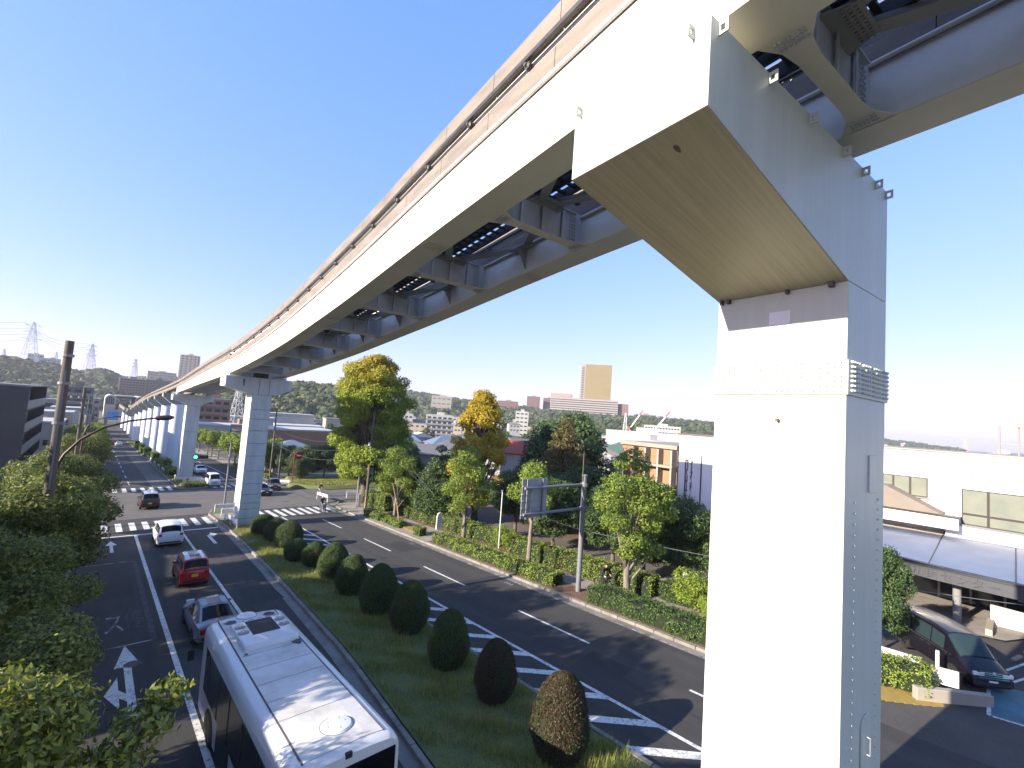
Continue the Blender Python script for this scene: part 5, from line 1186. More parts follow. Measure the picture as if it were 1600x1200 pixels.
# ------------------------------------------------------------------ riders, bicycles, scooter
mat('skin', (.46, .27, .18), .55, var=.08); mat('hair', (.015, .012, .010), .5, var=.1); mat('cloth_dark', (.016, .016, .02), .85, var=.15); mat('cloth_grey', (.07, .07, .08), .85, var=.15); mat('cloth_blue', (.10, .15, .22), .85, var=.1); mat('helmet_white', (.6, .6, .6), .25, var=.05); mat('shoe', (.05, .045, .04), .6, var=.1); mat('cloth_pale', (.4, .36, .33), .85, var=.1)
def body(parent, J, cloth, legs, radii=1.0, helmet=None):
    """one continuous skinned figure from joint positions"""
    names = ['pelvis', 'belly', 'chest', 'neck', 'head', 'crown', 'nose', 'shl', 'ell', 'wrl', 'pal', 'shr', 'elr', 'wrr', 'par', 'hil', 'knl', 'anl', 'tol', 'hir', 'knr', 'anr', 'tor']
    rad = dict(pelvis=.145, belly=.135, chest=.16, neck=.058, head=.098, crown=.075, nose=.022, shl=.072, ell=.045, wrl=.031, pal=.038, shr=.072, elr=.045, wrr=.031, par=.038, hil=.095, knl=.062, anl=.042, tol=.035, hir=.095, knr=.062, anr=.042, tor=.035)
    v = [J[n] for n in names]; r_ = [rad[n]*radii for n in names]; ix = {n: i for i, n in enumerate(names)}
    e = [(ix[a], ix[b]) for a, b in (('pelvis', 'belly'), ('belly', 'chest'), ('chest', 'neck'), ('neck', 'head'), ('head', 'crown'), ('head', 'nose'), ('chest', 'shl'), ('shl', 'ell'), ('ell', 'wrl'), ('wrl', 'pal'), ('chest', 'shr'), ('shr', 'elr'), ('elr', 'wrr'), ('wrr', 'par'), ('pelvis', 'hil'), ('hil', 'knl'), ('knl', 'anl'), ('anl', 'tol'), ('pelvis', 'hir'), ('hir', 'knr'), ('knr', 'anr'), ('anr', 'tor'))]
    for pn, wn_ in (('pal', 'wrl'), ('par', 'wrr')):           # five bent fingers on each hand
        p = Vector(J[pn]); d = (p-Vector(J[wn_])).normalized(); sd_ = d.cross(Vector((0, 0, 1))).normalized()
        for k, (o_, ln) in enumerate(((-.03, .07), (-.01, .08), (.01, .075), (.03, .06))):
            a = p+d*.03+sd_*o_; b = a+d*ln*.6+Vector((0, 0, -.02)); c = b+d*ln*.2+Vector((0, 0, -.035)); i0 = len(v)
            v += [tuple(a), tuple(b), tuple(c)]; r_ += [.010, .009, .008]; e += [(ix[pn], i0), (i0, i0+1), (i0+1, i0+2)]
        sgn = -1 if pn == 'pal' else 1
        a = p+sd_*.04*sgn*-1-d*.01; b = a+d*.04+Vector((0, 0, -.02)); i0 = len(v); v += [tuple(a), tuple(b)]; r_ += [.011, .009]; e += [(ix[pn], i0), (i0, i0+1)]
    me = bpy.data.meshes.new('person'); me.from_pydata([tuple(p) for p in v], e, []); o = bpy.data.objects.new('person_tmp', me); COL.objects.link(o)
    o.modifiers.new('skin', 'SKIN'); sv = me.skin_vertices[0].data
    for i, q in enumerate(r_): sv[i].radius = (q, q); sv[i].use_root = (i == 0)
    ss = o.modifiers.new('ss', 'SUBSURF'); ss.levels = 2; ss.render_levels = 2
    dg = bpy.context.evaluated_depsgraph_get(); m2 = bpy.data.meshes.new_from_object(o.evaluated_get(dg)); bpy.data.objects.remove(o)
    m2.materials.clear()
    for q in (cloth, legs, 'skin', 'hair', 'shoe'): m2.materials.append(MATS[q])
    hd, cr, ns = Vector(J['head']), Vector(J['crown']), Vector(J['nose']); nk = Vector(J['neck']); pv = Vector(J['pelvis'])
    fwd = (ns-hd).normalized(); upv = (cr-nk).normalized()
    for p in m2.polygons:
        c = p.center; mi = 0
        if min((c-Vector(J[k])).length for k in ('knl', 'knr', 'anl', 'anr')) < .28 or c.z < pv.z-.02: mi = 1
        if min((c-Vector(J[k])).length for k in ('tol', 'tor')) < .11: mi = 4
        if (c-Vector(J['pal'])).length < .10 or (c-Vector(J['par'])).length < .10: mi = 2
        if (c-hd).length < .16 and (c-nk).dot(upv) > .015:
            mi = 2
            if (c-hd).dot(upv) > .045 or (c-hd).dot(fwd) < -.015: mi = 3
        p.material_index = mi; p.use_smooth = True
    m2.name = 'person'; b = link('body', m2, None, parent)
    fs = MB()
    sdv = fwd.cross(upv).normalized()
    for s in (-1, 1): fs.lathe([(.001, -.012), (.012, -.006), (.012, .006), (.001, .012)], 6, c=hd+fwd*.092+sdv*.035*s+upv*.02)
    fs.build('eyes', 'hair', b); MB().cbox(hd+fwd*.094-upv*.055, (.04, .01, .012)).build('mouth', 'lamp_red', b)
    for s in (-1, 1): MB().lathe([(.005, -.03), (.02, -.01), (.02, .01), (.005, .03)], 6, c=hd+sdv*.1*s).build('ear', 'skin', b)
    if helmet: MB().lathe([(.125, -.02), (.128, .04), (.11, .10), (.06, .135), (.01, .14)], 14, c=hd+upv*.02-fwd*.01).build('helmet', helmet, b, smooth=40)
    return b
def wheel_parts(parent, c, r_, tw=.02, spokes=12, name='wheel'):
    w = empty(name, c); w.parent = parent; n = 28; t = MB()
    for rad_, nm, m_, th in ((r_, 'tyre', 'rubber', tw), (r_-tw*1.4, 'rim', 'wheel_metal', tw*.5)):
        MB().tube([(0, rad_*math.cos(2*math.pi*i/n), rad_*math.sin(2*math.pi*i/n)) for i in range(n+1)], th, 6, cap=False).build(nm, m_, w, smooth=60)
    sp = MB()
    for i in range(spokes): a = 2*math.pi*i/spokes; sp.bar((0, 0, 0), (0, (r_-.03)*math.cos(a), (r_-.03)*math.sin(a)), .004)
    sp.tube([(-.04, 0, 0), (.04, 0, 0)], .02, 8); tag(sp.build('spokes', 'wheel_metal', w), kind='stuff')
def bicycle(name, label, x, y, rz, frame='trim_black'):
    """+y is forward"""
    root = empty(name, (x, y, gz(0, y)+.13), rz, label, 'bicycle')
    wheel_parts(root, (0, -.52, .33), .33); wheel_parts(root, (0, .54, .33), .33)
    f = MB()
    for a, b, q in (((0, -.52, .33), (0, -.12, .28), .012), ((0, -.12, .28), (0, -.26, .82), .016), ((0, -.12, .28), (0, .36, .72), .018), ((0, -.24, .72), (0, .36, .74), .016), ((0, -.52, .33), (0, -.24, .70), .010), ((0, .36, .70), (0, .54, .33), .014), ((0, .36, .70), (0, .33, .98), .014)): f.tube([a, b], q, 7)
    f.build('frame', frame, root, smooth=60)
    MB().tube([(-.28, .22, .98), (-.24, .34, 1.0), (0, .34, .99), (.24, .34, 1.0), (.28, .22, .98)], .012, 6).build('handlebar', 'chrome', root, smooth=60)
    MB().lathe([(.02, 0), (.09, .015), (.10, .05), (.05, .07)], 10, c=(0, -.28, .82)).build('saddle', 'trim_black', root, smooth=40)
    MB().lathe([(.09, -.012), (.09, .012)], 16, c=(.05, -.12, .28), M=Matrix.Rotation(R(90), 3, 'Y')).build('chainring', 'wheel_metal', root)
    for s in (-1, 1): MB().bar((s*.08, -.12, .28), (s*.1, -.12+.12*s, .28-.1*s), .02).build('crank', 'wheel_metal', root); MB().cbox((s*.14, -.12+.12*s, .28-.1*s), (.09, .08, .02)).build('pedal', 'trim_black', root)
    b = MB()
    for a_ in (-.16, .16): b.bar((a_, .5, .74), (a_*.8, .74, .74), .012); b.bar((a_, .5, .9), (a_, .74, .9), .012); b.bar((a_, .5, .74), (a_, .5, .9), .012); b.bar((a_, .74, .74), (a_, .74, .9), .012)
    b.bar((-.16, .74, .9), (.16, .74, .9), .012); b.bar((-.16, .74, .74), (.16, .74, .74), .012); b.build('basket', 'wheel_metal', root)
    return root
RIDE = dict(pelvis=(0, -.28, .98), belly=(0, -.22, 1.13), chest=(0, -.06, 1.34), neck=(0, .05, 1.50), head=(0, .10, 1.62), crown=(0, .09, 1.70), nose=(0, .21, 1.60), shl=(-.18, -.03, 1.40), ell=(-.24, .08, 1.16), wrl=(-.26, .22, 1.04), pal=(-.26, .27, 1.02),
            shr=(.18, -.03, 1.40), elr=(.24, .08, 1.16), wrr=(.26, .22, 1.04), par=(.26, .27, 1.02), hil=(-.09, -.24, .95), knl=(-.12, .12, .80), anl=(-.13, -.08, .42), tol=(-.13, .07, .36), hir=(.09, -.24, .95), knr=(.12, .05, .66), anr=(.13, -.10, .26), tor=(.13, .06, .20))
def rider(label, x, y, rz, dz, cloth, legs, helmet=None, J=RIDE):
    o = empty('person', (x, y, gz(0, y)+dz), rz, label, 'person'); body(o, J, cloth, legs, helmet=helmet); return o
bicycle('bicycle', 'black bicycle ridden along the right pavement behind the front hedge', 24.95, 17.6, math.pi-.12)
rider('person in black riding a bicycle on the right pavement behind the hedge', 24.95, 17.6, math.pi-.12, .13, 'cloth_dark', 'cloth_dark')
bicycle('bicycle', 'bicycle ridden across the side street past the junction', 23.9, 64.3, math.pi+.5)
rider('person in dark clothes cycling across the side street past the junction', 23.9, 64.3, math.pi+.5, .13, 'cloth_dark', 'cloth_pale')
# scooter on the right-hand crossing
sc = empty('scooter', (20.2, 53.2, gz(0, 53.2)+.012), math.pi, 'dark motor scooter on the right-hand crossing', 'scooter')
wheel_parts(sc, (0, -.62, .25), .24, .05, 6); wheel_parts(sc, (0, .62, .25), .24, .05, 6)
MB().prism([(-.85, .45), (-.5, .32), (-.15, .28), (.3, .26), (.42, .4), (-.05, .42), (-.15, .72), (-.75, .78), (-.9, .6)], 'x', -.17, .17).build('shell', 'paint_grey', sc, bevel=.05)
MB().prism([(.40, .3), (.52, .3), (.42, .95), (.3, .95)], 'x', -.2, .2).build('leg_shield', 'paint_silver', sc, bevel=.04)
MB().cbox((0, -.42, .80), (.28, .6, .09)).build('seat', 'trim_black', sc, bevel=.04)
MB().tube([(-.32, .2, 1.04), (0, .32, 1.02), (.32, .2, 1.04)], .02, 6).build('handlebar', 'trim_black', sc)
MB().lathe([(.09, 0), (.07, .05)], 12, c=(0, .42, .9), M=Matrix.Rotation(R(-90), 3, 'X')).build('headlamp', 'lamp_clear', sc); MB().tube([(0, .62, .25), (0, .4, .9)], .03, 8).build('fork', 'trim_black', sc)
MB().cbox((0, -.93, .5), (.18, .02, .14)).build('number_plate', 'plate_pale', sc)
J2 = dict(RIDE); J2.update(pelvis=(0, -.35, .92), belly=(0, -.33, 1.06), chest=(0, -.25, 1.30), neck=(0, -.2, 1.47), head=(0, -.16, 1.59), crown=(0, -.17, 1.67), nose=(0, -.05, 1.57), shl=(-.19, -.22, 1.36), ell=(-.3, -.05, 1.14), wrl=(-.31, .13, 1.07), pal=(-.31, .17, 1.06), shr=(.19, -.22, 1.36), elr=(.3, -.05, 1.14), wrr=(.31, .13, 1.07), par=(.31, .17, 1.06),
    hil=(-.1, -.32, .88), knl=(-.17, .12, .80), anl=(-.15, .16, .42), tol=(-.15, .3, .36), hir=(.1, -.32, .88), knr=(.17, .12, .80), anr=(.15, .16, .42), tor=(.15, .3, .36))
rider('person in black jacket and white helmet sitting on the motor scooter', 20.2, 53.2, math.pi, .012, 'cloth_dark', 'cloth_blue', 'helmet_white', J2)
# ------------------------------------------------------------------ buildings
def wallmat(n, c, **k): return mat(n, c, k.pop('rough', .8), var=k.pop('var', .1), scale=k.pop('scale', .25), **k)
wallmat('w_white', (0.363, 0.358, 0.341)); wallmat('w_cream', (0.319, 0.286, 0.237)); wallmat('w_beige', (0.275, 0.242, 0.198)); wallmat('w_grey', (0.198, 0.198, 0.198)); wallmat('w_pink', (0.253, 0.149, 0.129)); wallmat('w_brick', (0.182, 0.105, 0.083)); wallmat('w_orange', (0.286, 0.165, 0.094)); wallmat('w_brown', (0.127, 0.105, 0.091)); wallmat('w_charcoal', (.045, .046, .052), var=.15); wallmat('w_pale_blue', (0.275, 0.297, 0.319)); wallmat('w_podium', (0.303, 0.231, 0.198))
mat('w_plaster', (.76, .755, .73), .7, col2=(.66, .65, .62), stretch=(2, 2, .25), scale=.8, contrast=(.25, .55))
wallmat('r_slate', (.13, .13, .135), scale=1.2); wallmat('r_brown', (.15, .10, .08), scale=1.2); wallmat('r_red', (0.315, 0.075, 0.053), scale=1.2); wallmat('r_green', (.09, .15, .12), scale=1.2); wallmat('r_blue', (.12, .16, .22), scale=1.2); wallmat('r_pale', (0.413, 0.413, 0.398), scale=.5); wallmat('r_tan', (0.203, 0.173, 0.143), scale=.8)
mat('window_glass', (.035, .045, .055), .08, var=.25, scale=.4); mat('window_frame', (.35, .35, .35), .5, var=.05); mat('gold_glass', (.26, .20, .07), .3, metal=.2, col2=(.22, .17, .06), scale=.05, stretch=(1, 1, 3)); mat('blind_glass', (.20, .21, .165), .12, col2=(.15, .165, .14), scale=.8, coat=.3); mat('steel_brown', (.03, .02, .016), .5, var=.1)
mat('lattice', (.42, .43, .45), .5, metal=.3, var=.1); mat('crane_white', (.7, .7, .7), .5, var=.1); mat('crane_red', (.6, .07, .04), .5, var=.1); mat('solar', (.02, .035, .10), .15, var=.1, coat=.5)

_win = {}
def win_mesh(w, h, m):
    k = (round(w, 2), round(h, 2), m)
    if k not in _win:
        me = MB().box(-w/2, w/2, -.06, .03, -h/2, h/2).mesh('window'); me.materials.append(MATS[m]); _win[k] = me
    return _win[k]
def put_windows(root, face, span, z0, z1, cols, rows, half, ww, wh, m='window_glass', framed=False, skip=0.0, rnd=None):
    """a grid of separate windows on one face: f = -y, b = +y, l = -x, r = +x"""
    for i in range(cols):
        for j in range(rows):
            if rnd and rnd.random() < skip: continue
            u = -span/2+span*(i+.5)/cols; z = z0+(z1-z0)*(j+.5)/rows
            loc, rz = {'f': ((u, -half, z), 0), 'b': ((-u, half, z), math.pi), 'l': ((-half, -u, z), -math.pi/2), 'r': ((half, u, z), math.pi/2)}[face]
            w = inst(win_mesh(ww, wh, m), 'window', root, loc, rz)
            if framed:
                f = MB(); t = .07
                for a, b, c, d in ((-ww/2-t, ww/2+t, -wh/2-t, -wh/2), (-ww/2-t, ww/2+t, wh/2, wh/2+t), (-ww/2-t, -ww/2, -wh/2, wh/2), (ww/2, ww/2+t, -wh/2, wh/2), (-.03, .03, -wh/2, wh/2)): f.box(a, b, -.1, .0, c, d)
                f.build('frame', 'window_frame', w)
def roof_part(root, kind, w, d, h, rise, m, ov=.45):
    a, b = w/2+ov, d/2+ov; mb = MB()
    if kind == 'gable':
        mb.prism([(-b, h-.1), (b, h-.1), (b, h+.05), (0, h+rise), (-b, h+.05)], 'x', -a, a)
    elif kind == 'gable_y':
        mb.prism([(-a, h-.1), (a, h-.1), (a, h+.05), (0, h+rise), (-a, h+.05)], 'y', -b, b)
    elif kind == 'hip':
        q = max(0.1, a-b) if a > b else 0.0; p = max(0.1, b-a) if b > a else 0.0
        mb.add([(-a, -b, h), (a, -b, h), (a, b, h), (-a, b, h), (-q, -p, h+rise), (q, -p, h+rise), (q, p, h+rise), (-q, p, h+rise)] if q or p else [(-a, -b, h), (a, -b, h), (a, b, h), (-a, b, h), (-.1, -.1, h+rise), (.1, -.1, h+rise), (.1, .1, h+rise), (-.1, .1, h+rise)],
               [(3, 2, 1, 0), (0, 1, 5, 4), (1, 2, 6, 5), (2, 3, 7, 6), (3, 0, 4, 7), (4, 5, 6, 7)])
    else:
        mb.box(-w/2-.12, w/2+.12, -d/2-.12, d/2+.12, h, h+.35)
    return mb.build('roof', m, root)
def house(label, x, y, rz, w, d, h, wall, roof, rm, rise=1.7, z=None, group=None, wf=(2, 2), wl=(2, 2), name='house', cat='house', framed=False, ww=1.5, wh=1.2, big=False, seed=None):
    z0 = gz(x, y)-.3 if z is None else z; rnd = random.Random(seed if seed is not None else int(x*31+y*17))
    root = empty(name, (x, y, z0), rz, label, cat, group)
    MB().box(-w/2, w/2, -d/2, d/2, -3, h).build('wall', wall, root)
    r_ = roof_part(root, roof, w, d, h, rise, rm)
    if wf[0]: put_windows(root, 'f', w*.86, .4, h-.1, wf[0], wf[1], d/2, ww, wh, framed=framed, skip=.15, rnd=rnd)
    if wl[0]: put_windows(root, 'l', d*.8, .4, h-.1, wl[0], wl[1], w/2, ww*.8, wh, framed=framed, skip=.2, rnd=rnd)
    MB().box(w*.2, w*.2+.9, -d/2-.05, -d/2+.02, .0, 2.1).build('door', 'r_brown', root)
    return root
def block(label, x, y, rz, w, d, h, wall, floors, cols, z=None, name='apartment_block', cat='building', group=None, colsl=0, slabs=None, ww=None, wh=1.4, rm='r_pale', base=0, wm='window_glass'):
    z0 = gz(x, y)-.5 if z is None else z
    root = empty(name, (x, y, z0), rz, label, cat, group)
    MB().box(-w/2, w/2, -d/2, d/2, -8, h).build('wall', wall, root); roof_part(root, 'flat', w, d, h, 0, rm)
    fh = (h-base-.4)/floors; cw = w/max(1, cols)
    if cols: put_windows(root, 'f', w*.95, base+.3, h-.1, cols, floors, d/2, (ww or cw*.62), min(wh, fh*.6), wm)
    if colsl: put_windows(root, 'l', d*.9, base+.3, h-.1, colsl, floors, w/2, (ww or d/colsl*.5), min(wh, fh*.6), wm)
    if slabs:
        for j in range(floors): MB().box(-w/2-.05, w/2+.05, -d/2-1.1, -d/2+.0, base+.15+j*fh, base+.3+j*fh+fh*.32).build('balcony', slabs, root)
    rt = MB().box(-w*.12, w*.16, -d*.1, d*.25, h+.35, h+2.4).build('roof_hut', wall, root)
    return root

# charcoal apartment house at the left edge, balconies on the avenue side
da = empty('apartment_house', (-7.5, 96, gz(0, 96)), 0, 'charcoal apartment house with cream balconies at the left edge', 'building')
hz_ = 9.3-gz(0, 96); fh_ = (hz_-.3)/4
MB().box(-16, -2.0, 0, 30, -3, hz_).build('wall', 'w_charcoal', da); MB().box(-16.1, .12, -.12, 30.1, hz_, hz_+.25).build('roof', 'w_grey', da)
MB().box(-2.0, 0, 0, .6, -3, hz_).build('end_wall', 'w_charcoal', da); MB().box(-2.0, 0, 29.4, 30, -3, hz_).build('end_wall', 'w_charcoal', da)
for j in range(4):
    z_ = .3+j*fh_
    MB().box(-2.0, .02, .6, 29.4, z_-.25, z_).build('floor_slab', 'w_charcoal', da); MB().box(-.12, .03, .6, 29.4, z_, z_+1.25).build('balcony_front', 'w_cream', da)
    for k in range(4): b = MB().box(-2.02, -1.94, 2.2+k*7, 5.6+k*7, z_+.05, z_+2.4).build('window', 'w_pale_blue', da); MB().box(-1.93, -1.9, 3.8+k*7, 3.95+k*7, z_+.05, z_+2.4).build('frame', 'w_charcoal', b)
block('plain cream row of flats added to shade the road, beyond the picture edge', -20, 37, 0, 14, 30, 6.6, 'w_cream', 2, 3, z=-1.65, rm='r_pale'); block('taller plain row of flats added unseen to shade the road, nearest the footbridge', -18.5, 2, 0, 14, 34, 8.3, 'w_beige', 2, 3, z=-.2)  # both rows stand out of view, added at left to shade the road
house('low white building beside the avenue beyond the charcoal house', -9.0, 140, 0, 8, 14, 8.4, 'w_pale_blue', 'flat', 'r_pale', wf=(3, 1), wl=(0, 0), name='shop', cat='building', ww=1.6, framed=True)
house('house with reddish roof among the left rooftops', -12, 160, 0, 10, 10, 8.6, 'w_white', 'hip', 'r_brown', 2.0, wf=(3, 2))
house('pale two-storey building left of the far utility poles', -8.2, 180, 0, 7, 12, 10.5, 'w_cream', 'flat', 'r_pale', wf=(3, 2), name='shop', cat='building')
house('white building with flat roof left of the far avenue', -7.0, 212, 0, 8, 12, 12, 'w_white', 'flat', 'r_pale', wf=(3, 3), name='shop', cat='building')
block('grey brown block behind the second utility pole', -6.4, 262, 0, 9.5, 14, 20.5, 'w_brown', 6, 3, slabs='w_grey'); block('narrow beige block left of the station', -1.6, 288, 0, 5, 12, 15.5, 'w_cream', 5, 2, slabs='w_white'); block('slim grey block in the far left rooftops', -14.5, 235, 0, 7, 10, 15, 'w_grey', 4, 2)
house('small house with tan roof far left of the avenue', -16, 205, 0, 9, 9, 6.5, 'w_white', 'gable', 'r_tan')
# station at the end of the avenue
stn = empty('monorail_station', (11.2, 334, -10.5), 0, 'white monorail station with arched glazing at the end of the avenue', 'station')
for s in (-1, 1):
    cx = s*6.3; pts = [(cx-2.2, 9), (cx+2.2, 9)]
    for i in range(9):
        t = i/8; pts.append((cx+2.2*math.cos(math.pi*t), 14.6+2.1*math.sin(math.pi*t)))
    MB().prism(pts, 'y', -6, 40).build('platform_shell', 'w_white', stn, smooth=35)
    g = [(cx-1.7, 11.6), (cx+1.7, 11.6)]+[(cx+1.7*math.cos(math.pi*i/8), 14.3+1.7*math.sin(math.pi*i/8)) for i in range(9)]
    MB().prism(g, 'y', -6.08, -5.9).build('end_glazing', 'window_glass', stn)
    for a in (-.85, 0, .85): MB().box(cx+a-.07, cx+a+.07, -6.15, -6.06, 11.6, 15.7).build('mullion', 'w_white', stn)
MB().box(-8.4, 8.4, -5.6, 40, 4.4, 9.0).build('concourse', 'w_white', stn); MB().box(-4.1, 4.1, -5, 40, 16.0, 16.5).build('roof', 'w_grey', stn)
for k in range(6): MB().box(-4.1, 4.1, -5+k*7, -4.6+k*7, 15.4, 16.0).build('roof_truss', 'dark_steel', stn)
for x_ in (-7, 7):
    for y_ in (0, 15, 30): MB().box(x_-.7, x_+.7, y_-.7, y_+.7, -1, 4.4).build('pillar', 'w_grey', stn)
bp_ = empty('hoarding', (6.6, 326.5, -10.4), 0, 'bright blue panel under the far station', 'hoarding'); mat('panel_blue', (.02, .22, .62), .5, var=.15, scale=.8); MB().box(-2.2, 2.2, -.1, .1, 3.2, 7.6).build('panel', 'panel_blue', bp_)
for x_ in (-2, 2): MB().box(x_-.1, x_+.1, .1, .3, 0, 7.6).build('post', 'w_grey', bp_)
block('long white building right of the far station', 27, 380, 0, 16, 10, 16.5, 'w_white', 4, 8)
# apartments and towers in the left distance
block('brown stepped apartment block on the far left slope', 28, 700, 0, 24, 14, 18, 'w_brown', 6, 8, z=4.3, slabs='w_brick'); block('second brown apartment block beside it, with paler roof hut', 53, 718, 0, 24, 14, 17, 'w_brown', 6, 8, z=6.2, rm='r_green')
block('tall pale slab tower rising behind the monorail track', 92, 796, -.3, 21, 16, 42, 'w_cream', 12, 4, z=22, ww=2.0, name='tower_block'); block('long cream building on the far ridge behind the track', 93, 1196, 0, 48, 14, 10, 'w_cream', 2, 10, z=40)
block('white laboratory buildings on the left hilltop', -84, 1098, 0, 18, 14, 20, 'w_white', 3, 4, z=37); block('pale blue hall on the left hilltop beside the white one', -64, 1098, 0, 20, 14, 15, 'w_pale_blue', 2, 5, z=37)
block('pink apartment block with balconies behind the third pier', 36.2, 228, -.12, 12, 12, 19, 'w_pink', 6, 4, z=-10.6, slabs='w_pink'); block('orange low building in front of the pink apartments', 45, 215, 0, 11, 9, 8.6, 'w_orange', 2, 4)
oh = house('long orange hall with white flat roof left of the green ginkgo', 36, 117, -.05, 15, 12, 8.6, 'w_orange', 'flat', 'r_pale', wf=(5, 1), wl=(0, 0), name='hall', cat='building', ww=1.2)
house('house with dark blue roof in front of the orange hall', 30.6, 100.5, -.1, 7.6, 7, 5.2, 'w_cream', 'hip', 'r_blue', 1.5, wf=(4, 1), framed=True)
for i, (x, y, w, h, rm, wall) in enumerate(((82, 288, 30, 13, 'r_pale', 'w_white'), (58, 262, 22, 11, 'r_pale', 'w_white'), (112, 270, 26, 12, 'r_tan', 'w_cream'), (64, 205, 18, 9, 'r_pale', 'w_grey'), (30, 190, 12, 8.5, 'r_pale', 'w_pale_blue'), (41, 170, 16, 7, 'r_tan', 'w_beige'), (33, 146, 9, 7.4, 'r_brown', 'w_white'))):
    house(('broad white works building left of the ginkgo', 'white works building nearer the second pier', 'cream works building behind the ginkgo', 'grey low works building before the white ones', 'pale blue shed behind the far street trees', 'long tan-roofed beige building behind the far street trees', 'small white house with brown flat roof past the junction')[i], x, y, -.2, w, 14, h, wall, 'flat', rm, wf=(int(w/4), 1), wl=(2, 1), name='works_building', cat='building', group='works buildings left of the ginkgo', ww=2.2)
# named houses right of the ginkgo
house('beige house with grey gable roof between the two ginkgos', 50.3, 80.5, R(-32), 7.6, 6.5, 5.2, 'w_cream', 'gable', 'r_slate', 1.9, framed=True, wf=(2, 2)); house('house with red roof right of the yellow ginkgo', 52.0, 54.3, R(-40), 6.6, 7, 7.0, 'w_white', 'gable', 'r_red', 1.9, framed=True)
house('white house with grey roof right of the sign mast', 56.5, 42.3, R(-48), 7.5, 7, 6.4, 'w_white', 'gable_y', 'r_pale', 2.0, framed=True); house('low house with brick red roof behind the twin-trunked camphor', 87, 50.5, R(-58), 9, 7, 5.4, 'w_cream', 'gable', 'r_red', 1.8)
house('house with green hip roof behind the left dark evergreen', 57, 99, R(-28), 8, 8, 5.6, 'w_white', 'hip', 'r_green', 2.2); house('grey roofed house beside the green roofed one', 64, 92, R(-34), 8, 7, 5.6, 'w_cream', 'hip', 'r_slate', 2.0)
hs = [(48, 118), (56, 124), (66, 118), (74, 108), (70, 128), (80, 122), (90, 112), (62, 142), (76, 144), (92, 138), (104, 128), (54, 152), (70, 162), (88, 160), (108, 152), (122, 140), (66, 180), (86, 184), (106, 176), (126, 168), (142, 156), (96, 204), (118, 200), (140, 190), (160, 178), (84, 96), (96, 90), (104, 100), (112, 84), (120, 96), (110, 112), (128, 112), (140, 126), (150, 110), (160, 132), (72, 68), (80, 60), (92, 66), (100, 58), (108, 68), (66, 56), (118, 74), (128, 84), (64, 78)]
rg = random.Random(5)
for i, (x, y) in enumerate(hs):
    x += rg.uniform(-2, 2); y += rg.uniform(-2, 2)
    rz_, w_, d_, h_ = R(-35)+rg.choice((0, 0, .4, -.3, R(90))), rg.uniform(7, 10), rg.uniform(6.5, 8.5), rg.uniform(5.2, 6.6)
    wl_, rk_, rm_, ri_ = rg.choice(('w_white', 'w_cream', 'w_white', 'w_beige', 'w_pale_blue')), rg.choice(('gable', 'hip', 'gable_y', 'hip')), rg.choice(('r_slate', 'r_slate', 'r_brown', 'r_blue', 'r_tan', 'r_pale', 'r_green', 'r_brown')), rg.uniform(1.5, 2.3)
    D_ = math.hypot(x, y); az_ = math.degrees(math.atan2(x, y))
    house('%s house with %s %s roof, %s %s' % (wl_[2:].replace('_', ' '), rm_[2:].replace('slate', 'slate grey'), rk_[:5].replace('_', ''), 'in the near town' if D_ < 125 else 'in the middle town' if D_ < 180 else 'far back', 'behind the green ginkgo' if az_ < 27 else 'between the two ginkgos' if az_ < 35 else 'behind the yellow ginkgo' if az_ < 43 else 'behind the road sign' if az_ < 52 else 'behind the twin-trunked camphor'), x, y, rz_, w_, d_, h_, wl_, rk_, rm_, ri_, group='houses of the town right of the avenue')
for i, (x, y, s) in enumerate([(52, 108, .9), (60, 110, .8), (84, 104, 1.0), (98, 122, 1.1), (78, 134, 1.0), (112, 142, 1.2), (66, 152, 1.1), (94, 170, 1.2), (130, 152, 1.2), (116, 186, 1.3), (88, 76, .9), (102, 80, .9), (124, 104, 1.1), (74, 86, .8), (60, 66, .9), (136, 140, 1.2), (150, 168, 1.3), (106, 216, 1.4), (74, 196, 1.3), (48, 134, 1.0), (54, 170, 1.1), (44, 96, .8), (48, 66, .9), (58, 60, .7), (66, 47, .8), (76, 46, .9)]):
    plant('town_tree', 'garden_tree', x, y, rz=i*1.9, s=s, label='dark garden tree among the rooftops, '+('near' if math.hypot(x, y) < 110 else 'midway' if math.hypot(x, y) < 160 else 'farther back')+(' left of' if math.degrees(math.atan2(x, y)) < 34 else ' behind' if math.degrees(math.atan2(x, y)) < 44 else ' right of')+' the yellow ginkgo', group='trees among the rooftops')
block('white apartment block in front of the left distant hill slope, between the ginkgos', 192, 292, R(-33), 20, 12, 18, 'w_white', 5, 5, slabs='w_grey'); block('small white block left of the larger white apartments', 186, 331, R(-30), 10, 10, 17, 'w_white', 4, 3); block('slim white block right of the yellow ginkgo top', 344, 362, R(-43), 14, 12, 27, 'w_white', 6, 3)
block('white hillside institute with wide window left of the yellow ginkgo', 440, 668, R(-33), 34, 18, 26, 'w_cream', 3, 4, z=10)
block('long pale screened factory behind the twin-trunked camphor', 197, 120, R(-60), 36, 14, 12.2, 'w_white', 1, 0, z=-5.5, name='factory'); block('grey apartment block in front of the screened factory', 155, 91, R(-58), 9, 8, 8.5, 'w_grey', 3, 4, z=-4.0); block('long dark-windowed office far right of the cranes', 435, 246, R(-60), 36, 12, 14, 'w_white', 3, 12, z=-3)
